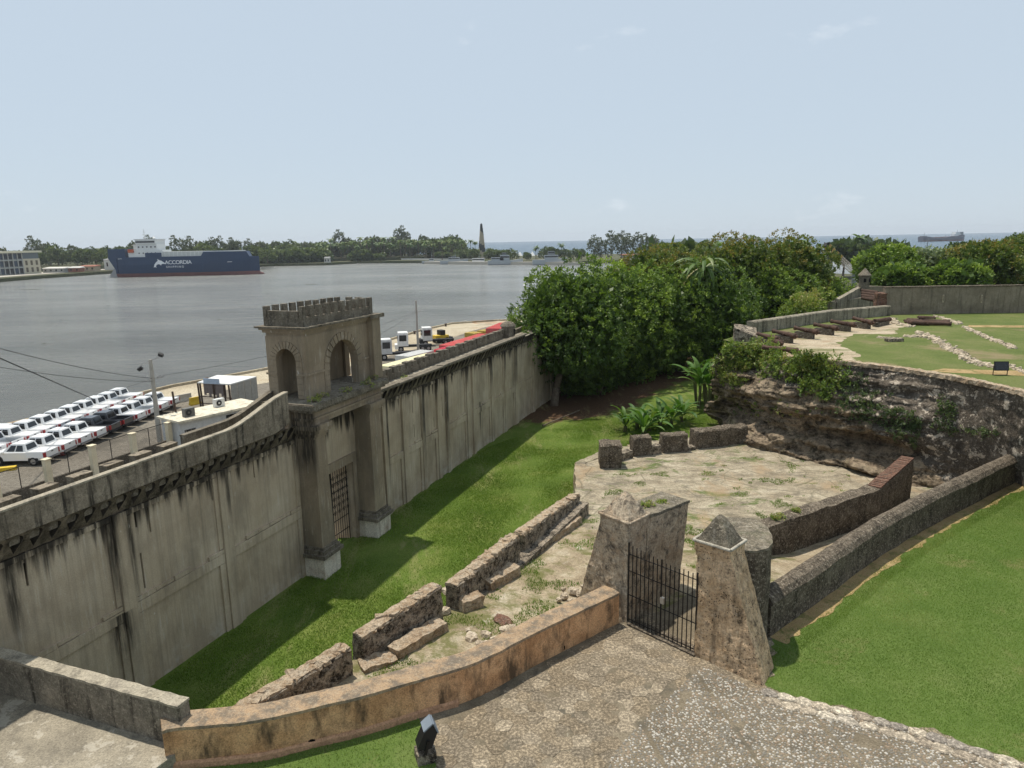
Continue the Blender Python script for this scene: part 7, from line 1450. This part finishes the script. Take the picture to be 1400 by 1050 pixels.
def growth(cx_, cy_, rx_, ry_, n, hgt, mat, hue, lab, size=.13, thr=-.1):
    d = ((VX - cx_) / rx_) ** 2 + ((VY - cy_) / ry_) ** 2; k = np.where(d + wn * 1.5 < .8)[0]
    if len(k) == 0: return
    n = int(n * .55); k = rng.choice(k, n); C = V[k] + NN_[k] * (rng.random((n, 1)) ** 1.8 * hgt * .8) + rng.normal(0, .06, (n, 3)); C[:, 2] += rng.random(n) * hgt * .5; N_ = NN_[k] * .7 + np.array([0, 0, .45]) + rng.normal(0, .3, (n, 3)); N_ /= np.linalg.norm(N_, axis=1, keepdims=True)
    base = C.mean(0); v, ti = leaf_quads(C - base, N_, size, .26, 9, .8, .2, np.clip(.5 + hue + wn[k] * .5 + rng.normal(0, .15, n), 0, 1)); t = thing('shrub', lab, 'shrub', tuple(base), 0, 'shrubs growing on the rock face'); link('foliage', quads_mesh('foliage', v, ti, mat), t)
    b = MB()
    for q in k[:12]: b.tube(V[q] - base, V[q] - base + NN_[q] * hgt * .8 + np.array([0, 0, hgt * .5]), .018, .006, 5)
    b.build('stems', M['bark'], t)
growth(1035, 487, 46, 26, 1500, .75, bb, .12, 'big leafy shrub hanging over the left end of the rock face'); growth(1000, 505, 26, 22, 700, .45, bb, .3, 'yellowing scrub at the outer corner of the rock'); growth(1118, 508, 36, 30, 1100, .65, bb, .1, 'upright shrub on the rock ledge below the sandy ground'); growth(1112, 488, 13, 13, 260, .7, M['leaf_rust'], .3, 'reddish sprig above the upright shrub')
growth(1078, 500, 28, 16, 420, .4, bb, .2, 'thin scrub between the two larger rock shrubs'); growth(1155, 540, 34, 22, 252, .2, M['leaf_dark'], 0, 'creeper on the rampart below the coping', .1); growth(1190, 560, 40, 24, 372, .22, M['leaf_dark'], -.05, 'dark creeper hanging at the middle of the rampart', .1); growth(1232, 578, 26, 24, 336, .25, M['leaf_dark'], -.05, 'ivy patch trailing down to the undercut rock', .1); growth(1252, 598, 9, 26, 156, .18, M['leaf_dark'], -.1, 'narrow ivy tail beside the pale flaked plaster', .1)
growth(1293, 568, 13, 20, 198, .28, M['leaf_dark'], .05, 'small round shrub rooted in the rampart', .1); growth(1335, 592, 34, 9, 120, .12, M['leaf_dark'], 0, 'thin creeper at the right of the rampart', .09); growth(1060, 560, 60, 14, 160, .1, bb, .1, 'sparse weeds on the rock shelf', .08)
q = P(975, 552, -1.5); bush((q.x, q.y, zg(q.x, q.y) + .3), .8, .6, .5, 220, bb, 'grassy shrub at the foot of the banana stand', 500)
bush(ctr(1110, 415, 58), 1.8, 1.2, 1.3, 230, bb, 'straw coloured shrub against the outer bastion', 900, .2, 9, 'shrubs by the outer bastion', hue=.35); bush(ctr(1095, 425, 56), 1.8, 1.2, 1.0, 231, bb, 'light green shrub behind the gun parapet', 900, .2, 9, 'shrubs by the outer bastion')
# weeds on masonry tops
for i, (px, py, Z, r, lab) in enumerate(((884, 692, 2.55, .26, 'yellowish weed tuft on the passage wall top'), (905, 688, 2.5, .2, 'small weed tuft at the far side of the passage wall top'), (1063, 707, .5, .26, 'weeds on the near end of the mossy passage wall'), (1088, 698, .46, .18, 'small weed tuft on the mossy passage wall'))):
    q = P(px, py, Z); t = bush((q.x, q.y, Z), r, r, r * .3, 240 + i, bb, lab, 130, .05, 9, 'weeds growing on the masonry', hue=.2)
for i, (s_, t_) in enumerate(((7.2, -.7), (7.9, -.55), (9.0, -.75), (10.4, -.8), (11.2, -.6), (12.4, .3), (13.2, .5), (15.4, .4))): q = WL(s_, t_, 4.25 if s_ < 12 else 3.4); bush((q.x, q.y, q.z), .22, .2, .14, 260 + i, bb, 'weed tuft rooted on the ledge of the gate tower' if s_ < 12 else 'weed tuft growing on the walk of the river wall', 120, .05, 8, 'weeds on the river wall', hue=.25)
# banana plants
def banana(base, n, L, seed, lab, grp, stem=.5, up=.85):
    t = thing('banana_plant', lab, 'banana plant', base, random.uniform(0, 6), grp); g = np.random.default_rng(seed); b = MB()
    for k in range(3): b.tube((g.uniform(-.12, .12), g.uniform(-.12, .12), -.1), (g.uniform(-.15, .15), g.uniform(-.15, .15), stem), .07, .05, 7)
    b.build('stem', plain('banana_stem', (.1, .1, .04), .7) if 'banana_stem' not in bpy.data.materials else bpy.data.materials['banana_stem'], t)
    for k in range(n):
        a = 2 * math.pi * k / n + g.uniform(-.3, .3); el = g.uniform(up - .4, up + .45); Lk = L * g.uniform(.7, 1.15); d = np.array([math.cos(a), math.sin(a), 0.]); side = np.array([-math.sin(a), math.cos(a), 0.]); prev = np.array([0, 0, stem * .9]); vv, tt = [], []; ns = 9; ti = np.clip(g.normal(.5, .22), 0, 1)
        ms = []
        for j in range(ns + 1):
            ms.append(prev); ang = el - 1.35 * (j / ns) ** 1.5; prev = prev + (d * math.cos(ang) + np.array([0, 0, math.sin(ang)])) * Lk / ns
        wv = lambda j: .19 * Lk * .36 * math.sin(math.pi * min(1, max(0, (j - 1.6) / (ns - 1.6)))) ** .6 + .012
        for j in range(ns):
            for sg in (-1, 1):
                w0, w1 = wv(j), wv(j + 1); dz = np.array([0, 0, .35]); gap = .93 if g.random() < .35 else 1.0
                vv += [ms[j], ms[j + 1], ms[j + 1] + side * sg * w1 * gap + dz * w1, ms[j] + side * sg * w0 + dz * w0]; tt += [ti, ti, ti * .9, ti * .9]
        link('leaf', quads_mesh('leaf', np.array(vv), np.array(tt), M['leaf_banana']), t)
    return t
random.seed(4)
GB = 'banana plants between the battlements and the leaf litter'
for i, (px, py) in enumerate(((855, 590), (872, 588), (888, 592), (902, 590), (918, 588), (932, 584), (880, 598))):
    q = P(px, py, -1.75); q.z = zg(q.x, q.y); banana(tuple(q), 13, 1.7, 300 + i, 'low young banana plant in the clump behind the battlements', GB, .35, .95)
for i, (px, py) in enumerate(((955, 560), (962, 556), (968, 562), (950, 552), (974, 554))):
    q = P(px, py, -1.5); q.z = zg(q.x, q.y); banana(tuple(q), 12, 2.1, 320 + i, 'tall banana plant with bare stems beside the rock corner', GB, 1.5, 1.25)
q = P(846, 580, -1.75); 
# fallen branch pipe on the leaf litter
b = MB(); b.tube(P(742, 582, -1.9), P(792, 561, -1.85), .05, .04, 6); o = b.build('fallen_branch', M['bark']); tag(o, 'long thin fallen branch lying on the leaf litter under the trees', 'branch')
# ---------------------------------------------------------------- grass blades
def blades(name, pts, z, h, wd, mat, parent=None):
    n = len(pts); a = rng.uniform(0, 6.283, n); hh = h * rng.uniform(.5, 1.3, n); ww = wd * rng.uniform(.7, 1.3, n); ln = rng.normal(0, .45, (n, 2)) * hh[:, None]; X, Y = pts[:, 0], pts[:, 1]
    v = np.zeros((n, 3, 3)); v[:, 0] = np.stack([X - np.cos(a) * ww, Y - np.sin(a) * ww, z], 1); v[:, 1] = np.stack([X + np.cos(a) * ww, Y + np.sin(a) * ww, z], 1); v[:, 2] = np.stack([X + ln[:, 0], Y + ln[:, 1], z + hh], 1)
    pn = np.array([mnoise.noise(Vector((x * .45, y * .45, 0))) + .5 * mnoise.noise(Vector((x * 1.7, y * 1.7, 4))) for x, y in pts])
    ti = np.clip(.48 + .42 * pn + rng.normal(0, .15, n), 0, 1)
    o = link(name, mesh_np(name, v.reshape(-1, 3), np.arange(n * 3).reshape(-1, 3), mat, False, np.repeat(ti, 3)), parent); tag(o, kind='stuff'); return o
lp = [(p.x, p.y) for p in LAWN]
pts = scatter([(4.5, 8.5), (23, 8.5), (23, 29), (20, 27.2), (5.6, 15.2)], 520000); pts = pts[in_poly(pts[:, 0], pts[:, 1], lp)]; d2 = np.hypot(pts[:, 0], pts[:, 1]); pts = pts[(pts[:, 0] < 23) & (pts[:, 1] > 8.5) & (pts[:, 0] < pts[:, 1] * .8 + 3)]
# keep the bare fringe along the wall thin
fx = np.array([(p.x, p.y) for p in frr]); dmin = np.full(len(pts), 9.0)
for q in fx: dmin = np.minimum(dmin, np.hypot(pts[:, 0] - q[0], pts[:, 1] - q[1]))
pts = pts[rng.random(len(pts)) < np.clip((dmin - .15 - .25 * np.array([mnoise.noise(Vector((x * .8, y * .8, 0))) for x, y in pts])) / .4, .05, 1)][:260000]
blades('lawn_grass', pts, np.full(len(pts), -.005), .03, .0055, M['blade_lawn'])
ix = rng.integers(1, len(frr) - 1, 22000); pa_ = np.array([(p.x, p.y) for p in frr]); tg = pa_[ix + 1] - pa_[ix - 1]; tg /= np.linalg.norm(tg, axis=1, keepdims=True); dd_ = rng.uniform(.12, .8, 22000); pts = pa_[ix] + np.stack([tg[:, 1], -tg[:, 0]], 1) * dd_[:, None] + rng.normal(0, .03, (22000, 2)); wl_ = np.array([mnoise.noise(Vector((x * 1.4, y * 1.4, 3))) for x, y in pts]); pts = pts[(rng.random(22000) < np.clip((dd_ - .3 + .3 * wl_) / .35, .03, 1)) & (pts[:, 0] < 23)]
blades('fringe_grass', pts, np.full(len(pts), .0), .035, .008, M['blade_lawn'])
gcp = [(p.x, p.y) for p in gc]; pts = scatter(gcp, 30000); pts = pts[(pts[:, 1] > 9.5) & ~in_poly(pts[:, 0], pts[:, 1], pvp)]; blades('corner_grass', pts, np.full(len(pts), -.004), .05, .007, M['blade_lawn'])
sp2 = [(-10.5, 15), (-8.2, 14.5), (-6, 13.2), (-4.4, 15.6), (-2.2, 18.4), (-.1, 21.8), (2.3, 26.6), (2.7, 30.5), (4, 33.2), (12.5, 37.0), (12.3, 41.5), (13.5, 47), (10, 47.5), (2.2, 43.2), (-2, 38), (-8, 22)]
pts = scatter(sp2, 330000); sw = (pts[:, 0] - WA.x) * WN.x + (pts[:, 1] - WA.y) * WN.y; pts = pts[sw > .05 + .25 * rng.random(len(pts))]
tn = np.array([mnoise.noise(Vector((x * .35, y * .2, 7))) for x, y in pts]); yl = pts[:, 1] - pts[:, 0] * .25 + np.array([mnoise.noise(Vector((x * .5, y * .5, 1))) for x, y in pts]) * 3.0
pts = pts[(rng.random(len(pts)) < np.clip(1.0 - (tn - .02) * 2.6, .22, 1)) & (yl < 43 + rng.normal(0, .8, len(pts)))]
zz = np.array([zg(x, y) for x, y in pts]); blades('strip_weeds', pts, zz, .05, .011, M['blade_strip'])
pw_ = [(-4.2, 14.6), (-1.8, 17.7), (.3, 21.4), (2.6, 26.3), (3.6, 30.4), (12, 33), (15.5, 31.5), (13, 25.2), (8, 21.6), (5, 19), (2, 18.6), (2.2, 16.8), (-1, 14.8)]
pts = scatter(pw_, 90000); kn = np.array([mnoise.noise(Vector((x * .9, y * .9, 5))) + .5 * mnoise.noise(Vector((x * 2.6, y * 2.6, 2))) for x, y in pts]) + np.where(pts[:, 1] + .2 * pts[:, 0] > 25, -.12, .06); pts = pts[(kn > .2) & (rng.random(len(pts)) < np.clip((kn - .2) * 6, 0, 1))]
blades('path_weeds', pts, np.array([zramp(x, y) for x, y in pts]) + .01, .06, .013, M['blade_strip'])

# ---------------------------------------------------------------- sea haze
hm_ = bpy.data.materials.new('sea_haze'); hm_.use_nodes = True; ht = hm_.node_tree; ht.nodes.clear(); ho_ = ht.nodes.new('ShaderNodeOutputMaterial'); hv = ht.nodes.new('ShaderNodeVolumePrincipled')
hv.inputs['Color'].default_value = (.86, .92, 1.0, 1); hv.inputs['Density'].default_value = 0.00010; hv.inputs['Anisotropy'].default_value = 0.2; ht.links.new(hv.outputs[0], ho_.inputs['Volume'])
b = MB(); b.box(-6600, 6600, -300, 6600, WATER - 1.9, 46); o = b.build('haze', hm_); tag(o, kind='stuff')
